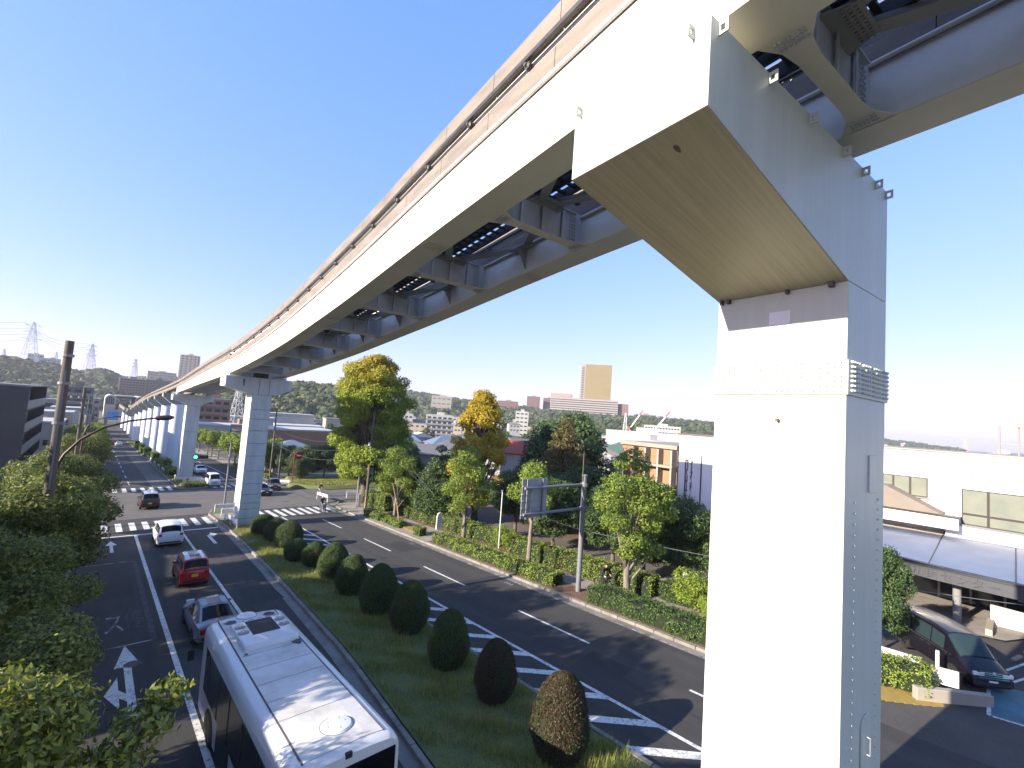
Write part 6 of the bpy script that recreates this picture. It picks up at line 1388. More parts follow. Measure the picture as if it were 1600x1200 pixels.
# golden tower and its podium
gt = empty('golden_tower', (792, 610, 50), R(-52), 'tall golden glass tower above a pinkish podium on the right skyline', 'tower')
MB().box(-33, 33, -16, 16, -20, 82).build('wall', 'gold_glass', gt)
for k in range(21): MB().box(-33.25, 33.25, -16.25, 16.25, 3.4+k*3.7, 3.75+k*3.7).build('floor_band', 'w_beige', gt)
MB().box(-33.3, -22, -16.35, 16.3, -10, 82.2).build('corner_core', 'w_cream', gt); MB().box(-33.5, 33.5, -16.5, 16.5, 82.2, 84).build('roof', 'w_beige', gt)
for k in range(20): MB().box(-30, -24, -16.6, -16.3, 5.2+k*3.7, 7.0+k*3.7).build('window', 'window_glass', gt)
pd = empty('podium_building', (772, 612, 14), R(-52), 'broad pinkish podium building with window bands under the golden tower', 'building')
MB().box(-78, 62, -20, 14, -25, 44).build('wall', 'w_podium', pd)
MB().box(-78, -34, -20.1, 14, 44, 52).build('upper_wing', 'w_podium', pd); MB().box(62, 84, -12, 14, -25, 38).build('side_wing', 'w_brick', pd)
for k in range(9): MB().box(-77, 61, -20.25, -19.9, 2+k*4.6, 3.7+k*4.6).build('window_band', 'window_glass' if k % 1 == 0 else 'w_white', pd)
for k in range(9): MB().box(-78.1, 62.1, -20.35, -19.9, 4.2+k*4.6, 5.4+k*4.6).build('spandrel', 'w_white', pd)
block('brick apartment tower left of the golden tower', 740, 744, R(-45), 30, 18, 32, 'w_brick', 9, 6, z=27, group='brick blocks on the skyline'); block('second brick block, touching the podium of the golden tower', 787, 740, R(-45), 26, 18, 31, 'w_brick', 9, 5, z=28, group='brick blocks on the skyline'); block('brick red block just right of the yellow ginkgo top', 598, 672, R(-42), 40, 18, 25, 'w_brick', 6, 8, z=14.5, group='brick blocks on the skyline'); block('low brown block below the golden tower, right side', 838, 512, R(-55), 40, 14, 16, 'w_brown', 3, 8, z=17)

# community hall on the right
hall = empty('community_hall', (45, 0, 0), 0, 'white community hall with wide windows and grey entrance canopy, right edge', 'building')
MB().box(1.0, 26, -16, 9.4, -1, 9.62).build('wall', 'w_plaster', hall); MB().box(-9.2, 20, 9.4, 18.6, -2, 9.5).build('wing_wall', 'w_plaster', hall)
MB().box(.85, 26, -16.1, 9.5, 9.62, 9.72).build('coping', 'w_cream', hall); MB().box(-9.3, 20.1, 9.55, 18.75, 9.5, 9.62).build('wing_coping', 'r_brown', hall)
MB().box(-.4, 1.0, -14, 3.3, -.5, 8.85).build('front_bay', 'w_plaster', hall); MB().box(-.46, 1.0, -14, 3.32, 8.0, 8.06).build('moulding', 'r_tan', hall)
def big_window(y0, y1, z0, z1, xs_, mull, trans, xf):
    fr = MB().box(xf-.05, xf+.12, y0, y1, z0, z1).build('window', 'steel_brown', hall)
    ysn = [y1]+[y1-(y1-y0)*t for t in mull]+[y0]; zsn = [z0]+[z0+(z1-z0)*t for t in trans]+[z1]
    for a, b in zip(ysn[:-1], ysn[1:]):
        for c, d_ in zip(zsn[:-1], zsn[1:]): MB().box(xf-.062, xf-.045, b+.07, a-.07, c+.07, d_-.07).build('pane', 'blind_glass', fr)
    MB().box(xf-.16, xf, y0-.1, y1+.1, z0-.1, z0).build('sill', 'w_grey', fr)
big_window(-8.2, 2.5, 4.85, 7.25, 0, (.12, .36, .6, .8), (.3,), -.4)
big_window(4.35, 9.3, 6.2, 7.65, 0, (.2, .4, .6, .8), (), 1.0)
MB().prism([(3.4, 5.35), (9.4, 5.35), (9.4, 6.9), (6.5, 6.9)], 'x', -1.2, 1.0).build('low_roof', 'r_tan', hall)
MB().box(-1.35, 1.0, 2.6, 9.4, 4.45, 5.25).build('balcony', 'w_plaster', hall); MB().box(-1.45, 1.0, 2.5, 9.4, 5.25, 5.33).build('balcony_rail', 'steel_brown', hall)
mat('letter_metal', (.10, .10, .11), .35, metal=.4, var=.1)
# curved entrance canopy
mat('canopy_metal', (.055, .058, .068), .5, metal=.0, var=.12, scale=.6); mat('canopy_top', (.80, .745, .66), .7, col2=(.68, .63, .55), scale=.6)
cv = []
for i in range(15):
    y_ = 12-24*i/14; cv.append((-8.6+.0105*(y_+1.0)**2+.28*max(0, y_-3)*.6, y_))
def canopy(name, m, z0, z1, inset, back=.9, parent=hall):
    mb = MB(); n = len(cv)
    vs = [(x+inset, y, z) for z in (z0, z1) for x, y in cv]+[(back, y, z) for z in (z0, z1) for x, y in cv]
    for i in range(n-1):
        mb.f += [(i, i+1, n+i+1, n+i), (n+i, n+i+1, 3*n+i+1, 3*n+i), (2*n+i, 3*n+i, 3*n+i+1, 2*n+i+1), (i, 2*n+i, 2*n+i+1, i+1)]
    mb.f += [(0, n, 3*n, 2*n), (n-1, 3*n-1, 4*n-1, 2*n-1)]
    mb.v = vs; return mb.build(name, m, parent)
fas = canopy('canopy_fascia', 'canopy_metal', 2.35, 3.0, 0.0); canopy('canopy_gutter', 'canopy_metal', 3.03, 3.16, -.08, parent=fas)
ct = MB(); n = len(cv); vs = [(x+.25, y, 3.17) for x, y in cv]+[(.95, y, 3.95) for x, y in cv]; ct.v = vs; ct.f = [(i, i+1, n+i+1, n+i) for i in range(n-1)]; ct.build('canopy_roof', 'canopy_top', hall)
for i in range(1, n-1, 2): MB().bar((cv[i][0]+.25, cv[i][1], 3.185), (.9, cv[i][1], 3.965), .05, .02).build('roof_seam', 'canopy_metal', hall)
for (x_, y_) in ((-7.2, 2.3), (-7.4, -6), (-6.2, 7.5)): MB().tube([(x_, y_, -.5), (x_, y_, 2.36)], .19, 18).build('pillar', 'w_grey', hall, smooth=50)
gl = MB().box(-2.3, -2.2, -9, 6.8, .1, 2.4).build('entrance_glazing', 'window_glass', hall)
for k in range(11): MB().box(-2.42, -2.18, -8.6+1.5*k, -8.48+1.5*k, .1, 2.4).build('mullion', 'w_beige', gl)
for (y_, z_, m_) in ((-1.5, 1.2, 'plate_pale'), (-.5, 1.5, 'plate_pale'), (.3, 1.35, 'lamp_red'), (2.2, 1.4, 'w_cream'), (3.5, 1.6, 'plate_pale'), (-.5, .95, 'w_pale_blue')): MB().box(-2.33, -2.31, y_, y_+.42, z_, z_+.55).build('notice', m_, gl)
# raised lettering along the fascia
for k, ch in enumerate('市民センター'):
    y_ = 3.9-.62*k; x_ = np.interp(y_, [c[1] for c in reversed(cv)], [c[0] for c in reversed(cv)])
    me = text_mesh(ch, .55, .03); me.transform(Matrix.Translation((x_-.03, y_, 2.66)) @ Matrix.Rotation(R(-90), 4, 'Z') @ Matrix.Rotation(R(90), 4, 'X')); me.materials.clear(); link('letter', me, 'letter_metal', fas)
# rooftop plant
rp_ = empty('roof_frame', (52, .8, 9.7), 0, 'thin steel frame with a yellow box on the hall roof', 'rooftop frame')
for (x_, y_, h_) in ((0, 0, 2.3), (0, -1.0, 2.2), (0, -3.3, .9), (0, -4.2, 1.5)): MB().tube([(x_, y_, 0), (x_, y_, h_)], .05, 6).build('post', 'w_beige', rp_)
for z_, a, b in ((.9, 0, -3.3), (1.3, -1.0, -4.2), (.7, -3.3, -4.2)): MB().bar((0, a, z_), (0, b, z_), .05).build('rail', 'w_beige', rp_)
MB().box(-.2, .2, -1.25, -.7, 2.2, 2.6).build('box', 'w_cream', rp_)
sp_ = empty('solar_array', (58, 9.5, 9.8), 0, 'dark blue solar panels on a steel rack above the hall roof', 'solar panel')
for k in range(5): MB().prism([(0, .25), (2.6, 1.25), (2.6, 1.31), (0, .31)], 'x', -4+k*1.7, -4+k*1.7+1.62).build('solar_panel', 'solar', sp_)
for k in range(4): MB().bar((-3.5+k*2.2, 2.3, -.2), (-3.5+k*2.2, 2.3, 1.1), .1).build('strut', 'dark_steel', sp_); MB().bar((-3.5+k*2.2, .2, -.2), (-3.5+k*2.2, .2, .25), .1).build('strut', 'dark_steel', sp_)
sp_.rotation_euler = (0, 0, R(0))
# pipe frame and dry vines on the blank wing wall
vf = empty('drainpipe_frame', (35.78, 17.0, -.6), 0, 'dark drainpipe loop with dry vines on the blank white wall', 'drainpipe')
MB().tube([(0, 1.0, 1.0), (0, 1.0, 8.6), (0, -.3, 8.6), (0, -.3, 1.0)], .05, 6).build('pipe', 'rail_dark', vf)
for (y_, a, b) in ((.86, 2.0, 8.3), (.5, 2.2, 8.1)):
    mb = MB(); rr_ = random.Random(int(y_*10)); q = [(0.02, y_+rr_.uniform(-.06, .06), a+(b-a)*i/16) for i in range(17)]; mb.tube(q, [.02+.035*rr_.random() for _ in q], 5)
    for i in range(60): z_ = a+(b-a)*rr_.random(); mb.cbox((0, y_+rr_.uniform(-.1, .1), z_), (.05, .07, .05), rr_.random())
    mb.build('vine', 'bark', vf)
bb = empty('brown_building', (45.5, 25.5, -1.2), R(-6), 'tan building with louvred balconies left of the blank white wall', 'building')
MB().box(-1.2, 14, -2.6, 4.5, -1, 9.0).build('wall', 'w_orange', bb); MB().box(-1.5, 14, -2.7, 4.6, 9.0, 9.4).build('roof', 'w_beige', bb)
for k in range(4): MB().box(-2.0, -1.2, -2.5+k*1.6, -2.3+k*1.6, 5.5, 8.9).build('fin', 'w_cream', bb)
for k in range(2): MB().box(-2.1, -1.2, -2.6, 3.2, 5.2+k*1.9, 5.45+k*1.9).build('balcony', 'w_beige', bb)
ww_ = empty('garden_wall', (31.3, 15.4, -.7), R(-32), 'white plastered garden wall beside the paved entrance', 'wall'); MB().box(-.12, 3.8, -.12, .12, -.3, 1.75).build('wall', 'w_plaster', ww_); MB().box(-.16, 3.84, -.16, .16, 1.75, 1.83).build('coping', 'w_grey', ww_)
tw = empty('terrace_wall', (39.2, 1.0, 0), R(0), 'white terrace wall beside the dark minivan at the hall entrance', 'wall')
MB().prism([(0, 0), (-7, 0), (-7, .95), (0, 1.15)], 'x', -.15, .15).build('wall', 'w_plaster', tw); MB().box(-2.6, -.2, -.14, .14, -.1, .42).build('low_wall', 'w_cream', tw)
lw = empty('parking_wall', (26.6, 1.35, -.1), R(-48), 'low cream kerb wall in front of the parked minivan', 'wall'); MB().box(-1.9, .9, -.13, .13, -.2, .5).build('wall', 'w_cream', lw, bevel=.03)
# ------------------------------------------------------------------ far hills with woods
def polar(az, D, z): return Vector((D*math.sin(R(az)), D*math.cos(R(az)), z))
FOREST = []
def hill(name, crest, front, back=300, trees=400, tsize=(4.5, 8), seed=1, z_foot=-11, cover=1.0):
    rg_ = random.Random(seed); vs, fs = [], []; prof = ((0, 0), (.25, .12), (.5, .42), (.75, .8), (1, 1))
    for (az, D, z) in crest:
        for (t, f) in prof: vs.append(tuple(polar(az, D-front*(1-t), z_foot+(z-z_foot)*f)))
        vs.append(tuple(polar(az, D+back, z_foot)))
    k = len(prof)+1
    for i in range(len(crest)-1):
        for j in range(k-1): fs.append((i*k+j, i*k+j+1, (i+1)*k+j+1, (i+1)*k+j))
    o = MB().add(vs, fs).build(name, 'hill_ground', smooth=80); tag(o, kind='structure')
    for _ in range(trees):
        i = rg_.randrange(len(crest)-1); u = rg_.random(); a, b = crest[i], crest[i+1]; t = 1-(1-rg_.random()**.6)*cover if rg_.random() < .8 else 1.0
        t = max(0.05, min(1.0, t)); f = np.interp(t, [p_[0] for p_ in prof], [p_[1] for p_ in prof]); az = a[0]+(b[0]-a[0])*u; D = a[1]+(b[1]-a[1])*u; zc = a[2]+(b[2]-a[2])*u
        q = polar(az, D-front*(1-t), z_foot+(zc-z_foot)*f); FOREST.append((q.x, q.y, q.z, rg_.uniform(*tsize)))
mat('hill_ground', (.07, .08, .04), .95, col2=(.045, .055, .028), scale=.02)
def cr(lst, D, sub=7): return [(az, D, 10+t*D-sub) for az, t in lst]
hill('hill', cr([(-14, .036), (-9, .036), (-6.4, .035), (-4.2, .031), (-2.8, .0273), (-1.3, .022), (0, .03), (.8, .024), (1.6, .012), (2.6, .004)], 900), 380, trees=620, seed=2)
hill('far_ridge', cr([(0, .018), (2.6, .0205), (4.3, .026), (5.9, .0262), (8.6, .022), (12, .024), (15, .03), (18, .034)], 1250, 9), 420, trees=520, seed=3, tsize=(6, 10))
hill('wooded_slope', cr([(8, .008), (11, .016), (13, .022), (15.2, .0313), (17.1, .0375), (19.9, .0385), (22, .03), (25, .022)], 520, 6), 230, trees=520, seed=4, tsize=(4, 6.5))
hill('middle_ridge', cr([(18, .034), (23.4, .034), (27, .037), (29.4, .0385), (32.5, .0345), (35.7, .029), (38.9, .028), (42.2, .025), (47, .02), (52, .017)], 1000), 420, trees=700, seed=5, cover=.8)
hill('tower_hill', cr([(38, .018), (42, .022), (46, .020), (50, .0185), (54, .0165), (58, .0195), (62, .0185), (66, .016), (72, .013), (78, .009)], 960), 480, trees=900, seed=6, cover=.9)
hill('lower_wood', cr([(46.5, -.004), (49, .003), (52, .006), (55, .004), (58, .006), (61, .003)], 620, 6), 240, trees=360, seed=7, tsize=(4, 7))
hill('low_far_hill', cr([(70, .010), (76, .009), (81.6, .0052), (83.7, .003), (85.4, -.0005), (87, -.002)], 1900, 8), 500, trees=260, seed=8, tsize=(7, 11))
ico = None
def forest_mesh():
    import bmesh
    bm = bmesh.new(); bmesh.ops.create_icosphere(bm, subdivisions=2, radius=1.0); bv = np.array([v.co[:] for v in bm.verts]); bf = np.array([[v.index for v in f.verts] for f in bm.faces]); bm.free()
    rng = np.random.default_rng(77); V_, F_ = [], []; off = 0
    for (x, y, z, s) in FOREST:
        s = s*.88
        n = rng.normal(size=bv.shape)*.13; p = bv*(1+n.mean(1, keepdims=True)*1.6)+n*.7; p = p*np.array([s, s, s*rng.uniform(.75, 1.1)])+np.array([x, y, z+s*.35]); V_.append(p); F_.append(bf+off); off += len(bv)
    V_ = np.concatenate(V_); F_ = np.concatenate(F_); me = bpy.data.meshes.new('forest'); me.vertices.add(len(V_)); me.vertices.foreach_set('co', V_.reshape(-1)); me.loops.add(F_.size); me.loops.foreach_set('vertex_index', F_.reshape(-1)); me.polygons.add(len(F_)); me.polygons.foreach_set('loop_start', np.arange(0, F_.size, 3)); me.update(calc_edges=True)
    me.materials.append(MATS['leaf_forest']); o = inst(me, 'forest'); tag(o, 'dark woods covering the distant hills', 'woods', kind='stuff')
    A = np.array(FOREST); n = 46; N = len(A); d = unit(rng.normal(size=(N*n, 3))); d[:, 2] = np.abs(d[:, 2])*1.0-.15; c = np.repeat(A[:, :3], n, 0); sz = np.repeat(A[:, 3], n)
    p = c+d*sz[:, None]*(.95+.25*rng.random((N*n, 1)))*np.array([1, 1, .95]); p[:, 2] += sz*.35
    v = leaf_quads(p, unit(d*.8+rng.normal(size=d.shape)*.5+np.array([0, 0, .3])), sz*(.3+.35*rng.random(N*n)), rng, .7)
    tag(inst(np_mesh('forest_leaves', v, 4, MATS['leaf_forest']), 'forest_leaves'), 'leafy crowns of the woods on the distant hills', 'woods', kind='stuff')
forest_mesh()
rg = random.Random(12)
for i in range(34):                                         # houses on the far slopes
    az = rg.choice((rg.uniform(15, 24), rg.uniform(24, 42), rg.uniform(42, 60))); D = rg.uniform(330, 560) if az > 24 else rg.uniform(300, 380); q = polar(az, D, 0)
    house(('left' if az < 24 else 'middle' if az < 42 else 'right')+' group of tiny pale houses at the foot of the hills, '+('nearer one' if D < 400 else 'farther one'), q.x, q.y, R(-az)+rg.uniform(-.4, .4), rg.uniform(9, 16), 9, rg.uniform(6, 10), rg.choice(('w_white', 'w_cream', 'w_white', 'w_beige')), rg.choice(('gable', 'hip', 'flat')), rg.choice(('r_slate', 'r_brown', 'r_pale', 'r_tan')), 2.2, z=-11+max(0, (D-330)*.035), group='tiny houses below the hills', wf=(3, 2), wl=(0, 0), ww=2)
for i in range(16):
    az = rg.uniform(79, 90); D = rg.uniform(1300, 2600); q = polar(az, D, 0); block('tiny pale block on the far right horizon', q.x, q.y, R(-az), rg.uniform(14, 34), 14, rg.uniform(14, 26), rg.choice(('w_white', 'w_cream', 'w_pink')), 4, 3, z=-12, group='blocks on the right horizon')
block('lone slim tower on the far right horizon', 2995, 155, R(-87), 15, 14, 62, 'w_cream', 10, 2, z=-12, name='tower_block')
# pylons, cranes
def pylon(label, x, y, z, h, w, group='power pylons on the skyline', arms=3, th=.28):
    root = empty('power_pylon', (x, y, z), R(20), label, 'pylon', group); lat = MB(); n = 7
    def c(k, t): s = w/2*(1-.86*t); return Vector((s*(1, 1, -1, -1)[k], s*(1, -1, -1, 1)[k], h*t))
    for k in range(4): MB().bar(c(k, 0), c(k, 1), th*1.5).build('leg', 'lattice', root)
    for i in range(n):
        t0, t1 = 1-(1-i/n)**1.0, 1-(1-(i+1)/n)**1.0
        for k in range(4): lat.bar(c(k, t0), c((k+1) % 4, t1), th); lat.bar(c((k+1) % 4, t0), c(k, t1), th); lat.bar(c(k, t1), c((k+1) % 4, t1), th)
    tag(lat.build('lattice', 'lattice', root), kind='stuff')
    for i in range(arms):
        t = .62+.15*i; a = w*.62*(1-.12*i); am = MB(); am.bar((-a, 0, h*t), (a, 0, h*t), th*1.4); am.bar((-a, 0, h*t), (0, 0, h*(t+.06)), th); am.bar((a, 0, h*t), (0, 0, h*(t+.06)), th); am.build('cross_arm', 'lattice', root)
    return root
pylon('largest lattice pylon on the left hill', -75, 897, 30, 62, 17); pylon('lattice pylon right of the left utility pole', -14, 900, 28, 44, 13, th=.32); pylon('lattice pylon left of the pale slab tower', 44, 1099, 28, 39, 12, th=.35); pylon('small faint pylon at the left edge', -174, 1590, 60, 24, 9, th=.4); pylon('small faint pylon behind the white hilltop buildings', -88, 1597, 64, 26, 9, th=.4)
pylon('slim lattice pylon standing behind the second pier', 50.5, 255, -10.6, 27, 6.4, th=.13)
pylon('lattice mast beside the left crane', 208, 139, -6, 22.2, 3.6, arms=0, th=.1)
for (x, y, z, dx, dy, lb) in ((217.5, 142, 2.0, 3.6, -5.2, 'left of two red and white cranes on the right skyline'), (224.5, 131, 2.0, 4.2, -5.8, 'right of two red and white cranes on the right skyline')):
    c_ = empty('crane', (x, y, z), 0, lb, 'crane', 'cranes on the right skyline'); MB().bar((0, 0, -6), (0, 0, 6.5), .7).build('mast', 'crane_white', c_)
    MB().bar((0, 0, 6.5), (dx*.72, dy*.72, 13.8), .6).build('jib', 'crane_white', c_); MB().bar((dx*.72, dy*.72, 13.8), (dx, dy, 16.4), .55).build('jib_tip', 'crane_red', c_); MB().cbox((-.4, .4, 6.2), (1.8, 1.8, 1.4)).build('cab', 'crane_red', c_)
# ------------------------------------------------------------------ street furniture
mat('pole_concrete', (.115, .098, .078), .85, col2=(.065, .055, .043), stretch=(2, 2, .3), scale=1.5); mat('lamp_brown', (.07, .035, .025), .45, var=.25, scale=6); mat('galv', (.22, .225, .235), .5, metal=.3, var=.15, scale=2); mat('guard_white', (.66, .67, .68), .5, var=.2, scale=2); mat('signal_green', (.02, .35, .28), .3, var=0, emit=(.05, 1.0, .75), estr=2.2); mat('sign_red', (.22, .015, .02), .5, var=.05); mat('cable_black', (.03, .03, .032), .6, var=0); mat('wood_stake', (.42, .30, .18), .8, var=.2); mat('sign_back', (.33, .33, .33), .6, var=.15, scale=1.2); mat('sign_white', (.72, .70, .66), .5, var=.06); mat('print_dark', (.10, .09, .09), .7, var=0); mat('print_red', (.45, .06, .05), .7, var=0)
def pole(name, label, x, y, h, r0=.17, r1=.11, m='pole_concrete', cat='pole', z=None, lean=(0, 0), group=None):
    root = empty(name, (x, y, gz(x, y) if z is None else z), 0, label, cat, group)
    MB().tube([(0, 0, -.3), (lean[0]*h, lean[1]*h, h)], [r0, r1], 14).build('shaft', m, root, smooth=60)
    return root
up = pole('utility_pole', 'tall concrete utility pole rising from the left trees beside the brown lamp', -1.15, 27.4, 13.1, .2, .15, group='utility poles on the left')
for z_ in (9.5, 11.2, 12.4): MB().lathe([(.21, 0), (.21, .12)], 14, c=(0, 0, z_)).build('band', 'galv', up)
MB().cbox((.0, -.2, 9.3), (.06, .06, 5)).build('conduit', 'galv', up)
MB().tube([(.2, 0, 11.2), (.65, .05, 11.15), (.75, .1, 10.7), (.5, .1, 10.5), (.45, .1, 10.9)], .012, 5).build('cable_loop', 'cable_black', up)
for i, (y, h) in enumerate(((55, 12.3), (84, 12.3), (112, 12), (141, 12), (170, 12))):
    p_ = pole('utility_pole', ('second utility pole in the left row, beyond the trees', 'third utility pole in the left row', 'fourth utility pole in the left row', 'fifth utility pole in the left row', 'sixth and farthest utility pole in the left row')[i], -.95+.1*i, y, h, group='utility poles on the left')
    for z_ in (h-1.0, h-1.9, h-3.2): MB().bar((-.9, 0, z_), (.9, 0, z_), .08).build('cross_arm', 'galv', p_)
    for s in (-.8, -.3, .3, .8): MB().lathe([(.05, 0), (.08, .05), (.05, .1), (.03, .18)], 8, c=(s, 0, h-.98)).build('insulator', 'w_white', p_)
    if i in (0, 2): MB().lathe([(.25, 0), (.27, .05), (.27, .7), (.2, .78)], 12, c=(.42, 0, h-3.1)).build('transformer', 'galv', p_, smooth=40)
# brown street lamp reaching over the road
sl = empty('street_lamp', (-1.2, 27.8, gz(0, 27.8)), 0, 'brown curved street lamp reaching from the left trees over the road', 'street lamp')
MB().tube([(0, 0, -.2), (0, 0, 6.6), (.08, 0, 7.4), (.35, 0, 8.2), (.8, 0, 8.85), (1.5, 0, 9.4), (2.4, 0, 9.75), (3.35, 0, 9.93)], [.1, .075, .07, .062, .055, .05, .045, .04], 10).build('pole', 'lamp_brown', sl, smooth=60)
MB().lathe([(.05, 0), (.1, .08), (.13, .3), (.12, .6), (.05, .75)], 12, c=(3.3, 0, 9.92), M=Matrix.Rotation(R(84), 3, 'Y')).build('lamp_head', 'lamp_brown', sl, smooth=50)
sl2 = empty('street_lamp', (-.9, 73, gz(0, 73)), 0, 'far brown street lamp beyond the left trees', 'street lamp'); MB().tube([(0, 0, -.2), (0, 0, 7.4), (.3, 0, 8.6), (1.1, 0, 9.4), (2.6, 0, 9.8)], [.09, .07, .06, .05, .04], 8).build('pole', 'lamp_brown', sl2, smooth=60); MB().cbox((2.8, 0, 9.8), (.7, .2, .14)).build('lamp_head', 'lamp_brown', sl2, bevel=.04)
# gantry post with the road sign seen from behind
gp = pole('sign_gantry', 'grey steel gantry post holding a road sign seen from behind', 23.6, 18.6, 7.35, .17, .15, 'galv', 'road sign')
MB().lathe([(.19, 0), (.19, .06), (.1, .1)], 16, c=(0, 0, 7.35)).build('cap', 'galv', gp); MB().tube([(-.2, 0, 7.0), (-.2, 0, 9.6)], .035, 8).build('mast', 'pole_concrete', gp)
for z_ in (6.75, 5.25):
    MB().tube([(.25, 0, z_+.05), (-4.95, .35, z_)], .085, 12).build('arm', 'galv', gp, smooth=60); MB().lathe([(.25, -.1), (.25, .1)], 14, c=(0, 0, z_+.03)).build('clamp', 'galv', gp)
sb = MB().box(-5.05, -2.95, .48, .51, 4.98, 7.25).build('sign_board', 'sign_back', gp)
for z_ in (5.2, 5.6, 6.0, 6.4, 6.85): MB().box(-5.03, -2.97, .43, .48, z_-.02, z_+.03).build('stiffener', 'sign_back', sb)
for x_ in (-4.7, -3.4): MB().box(x_-.05, x_+.05, .36, .43, 4.95, 7.25).build('bracket', 'galv', sb)
MB().box(-4.45, -4.39, .3, .36, 5.3, 6.7).build('bracket', 'galv', sb)
ov = empty('cable_sleeve', (0, 0, 0)); bpy.data.objects.remove(ov)
# traffic signal, posts and masts
sg = pole('traffic_signal', 'slim grey signal post with green light on the near median tip', 11.3, 58.0, 7.4, .1, .07, 'galv', 'traffic light')
MB().tube([(0, 0, 5.9), (-1.9, .2, 5.95)], .05, 8).build('arm', 'galv', sg)
hd_ = MB().box(-3.35, -1.95, .05, .3, 5.72, 6.12).build('lamp_housing', 'trim_black', sg, bevel=.06)
for k, m_ in enumerate(('signal_green', 'glass_dark', 'glass_dark')):
    MB().lathe([(.16, 0), (.15, .03)], 18, c=(-3.1+.44*k, .05, 5.92), M=Matrix.Rotation(R(90), 3, 'X')).build('lens', m_, hd_); MB().lathe([(.18, 0), (.18, .16)], 18, c=(-3.1+.44*k, .05, 5.93), M=Matrix.Rotation(R(90), 3, 'X')).build('visor', 'trim_black', hd_) if k else None
MB().cbox((.1, 0, 6.6), (.14, .14, .4)).build('detector', 'galv', sg)
tp = pole('post', 'thin white post with a wire behind the front hedge', 24.75, 27.7, 5.15, .05, .04, 'guard_white', 'post'); MB().cbox((0, 0, 5.2), (.12, .12, .14)).build('cap', 'galv', tp)
bs = empty('bus_stop_sign', (24.55, 36.0, gz(0, 36)+.13), 0, 'rounded grey bus stop sign at the gap in the hedge', 'bus stop'); MB().tube([(0, 0, 0), (0, 0, 1.1)], .04, 8).build('post', 'galv', bs); MB().prism([(-.3, .55), (.3, .55), (.3, 1.75), (.2, 2.0), (0, 2.08), (-.2, 2.0), (-.3, 1.75)], 'y', -.06, .06).build('panel', 'sign_white', bs, bevel=.02)
for k in range(5): MB().box(-.22, .22, -.068, -.06, .75+.2*k, .84+.2*k).build('print_line', 'sign_back', bs)
cp = [(24.3, 53.4, 7.4, 'left slender pole on the far corner with a lamp'), (24.9, 54.8, 7.0, 'right slender pole on the far corner')]
for i, (x, y, h, lb) in enumerate(cp):
    q = pole('utility_pole', lb, x, y, h, .09, .07, 'galv', group='poles on the far corner'); MB().cbox((0, -.12, 3.0+.4*i), (.26, .2, .5)).build('control_box', 'galv', q); MB().bar((-.6, 0, 5.8), (0, 0, 5.9), .05).build('bracket', 'galv', q)
    if i == 0: MB().cbox((-1.0, 0, 5.9), (.6, .25, .14)).build('lamp_head', 'guard_white', q, bevel=.04)
cu = pole('utility_pole', 'tall utility pole standing in front of the green ginkgo', 24.9, 52.2, 11.8, .19, .12, group='poles on the far corner', lean=(.004, .0)); MB().cbox((.3, 0, 4.6), (.4, .3, .7)).build('transformer', 'galv', cu); MB().bar((-.8, 0, 9.8), (.8, 0, 9.8), .08).build('cross_arm', 'galv', cu); MB().lathe([(.12, 0), (.14, .1), (.1, .4)], 10, c=(-.25, 0, 7.6)).build('lamp', 'guard_white', cu)
MB().cbox((-.1, -.22, .75), (.28, .12, 1.5)).build('wrap', 'wood_stake', cu)
wb = empty('signal_cabinet', (24.75, 53.9, gz(0, 54)+.12), 0, 'white control cabinet at the foot of the corner poles', 'cabinet'); MB().box(-.2, .2, -.18, .18, 0, 1.5).build('box', 'guard_white', wb, bevel=.02); MB().box(-.16, .16, -.195, -.18, .15, 1.35).build('door', 'sign_white', wb)
for (x, y, h, lb) in ((22.9, 85.3, 12.2, 'tall utility pole past the junction, just right of the second pier'), (24.7, 86.8, 6.6, 'shorter pole beside the tall one past the junction')):
    q = pole('utility_pole', lb, x, y, h, .16, .1, group='poles past the junction'); MB().cbox((0, -.15, h*.5), (.3, .25, .6)).build('control_box', 'galv', q); MB().bar((-.9, 0, h-1.2), (.9, 0, h-1.2), .08).build('cross_arm', 'galv', q)
ls = empty('leaning_stake', (23.3, 41.0, gz(0, 41)+.1), 0, 'leaning wooden stake in the short hedge block', 'stake'); MB().tube([(0, 0, 0), (-.25, .35, 2.0), (-.9, .5, 4.3)], [.07, .06, .03], 8).build('stake', 'wood_stake', ls); MB().tube([(-.3, .35, 2.4), (-.4, .3, 4.4)], .02, 6).build('wire', 'galv', ls)
# red flag-shaped sign by the lawn
rs = empty('shop_sign', (23.6, 75.8, gz(0, 76)), 0, 'round red sign on a red pole by the lawn', 'sign'); MB().tube([(0, 0, 0), (0, 0, 5.6)], .07, 10).build('post', 'sign_red', rs); MB().lathe([(.6, -.1), (.6, .1)], 24, c=(.6, 0, 4.8), M=Matrix.Rotation(R(90), 3, 'X')).build('disc', 'sign_red', rs); MB().box(.3, .9, -.112, -.1, 4.75, 4.9).build('print_line', 'sign_white', rs)
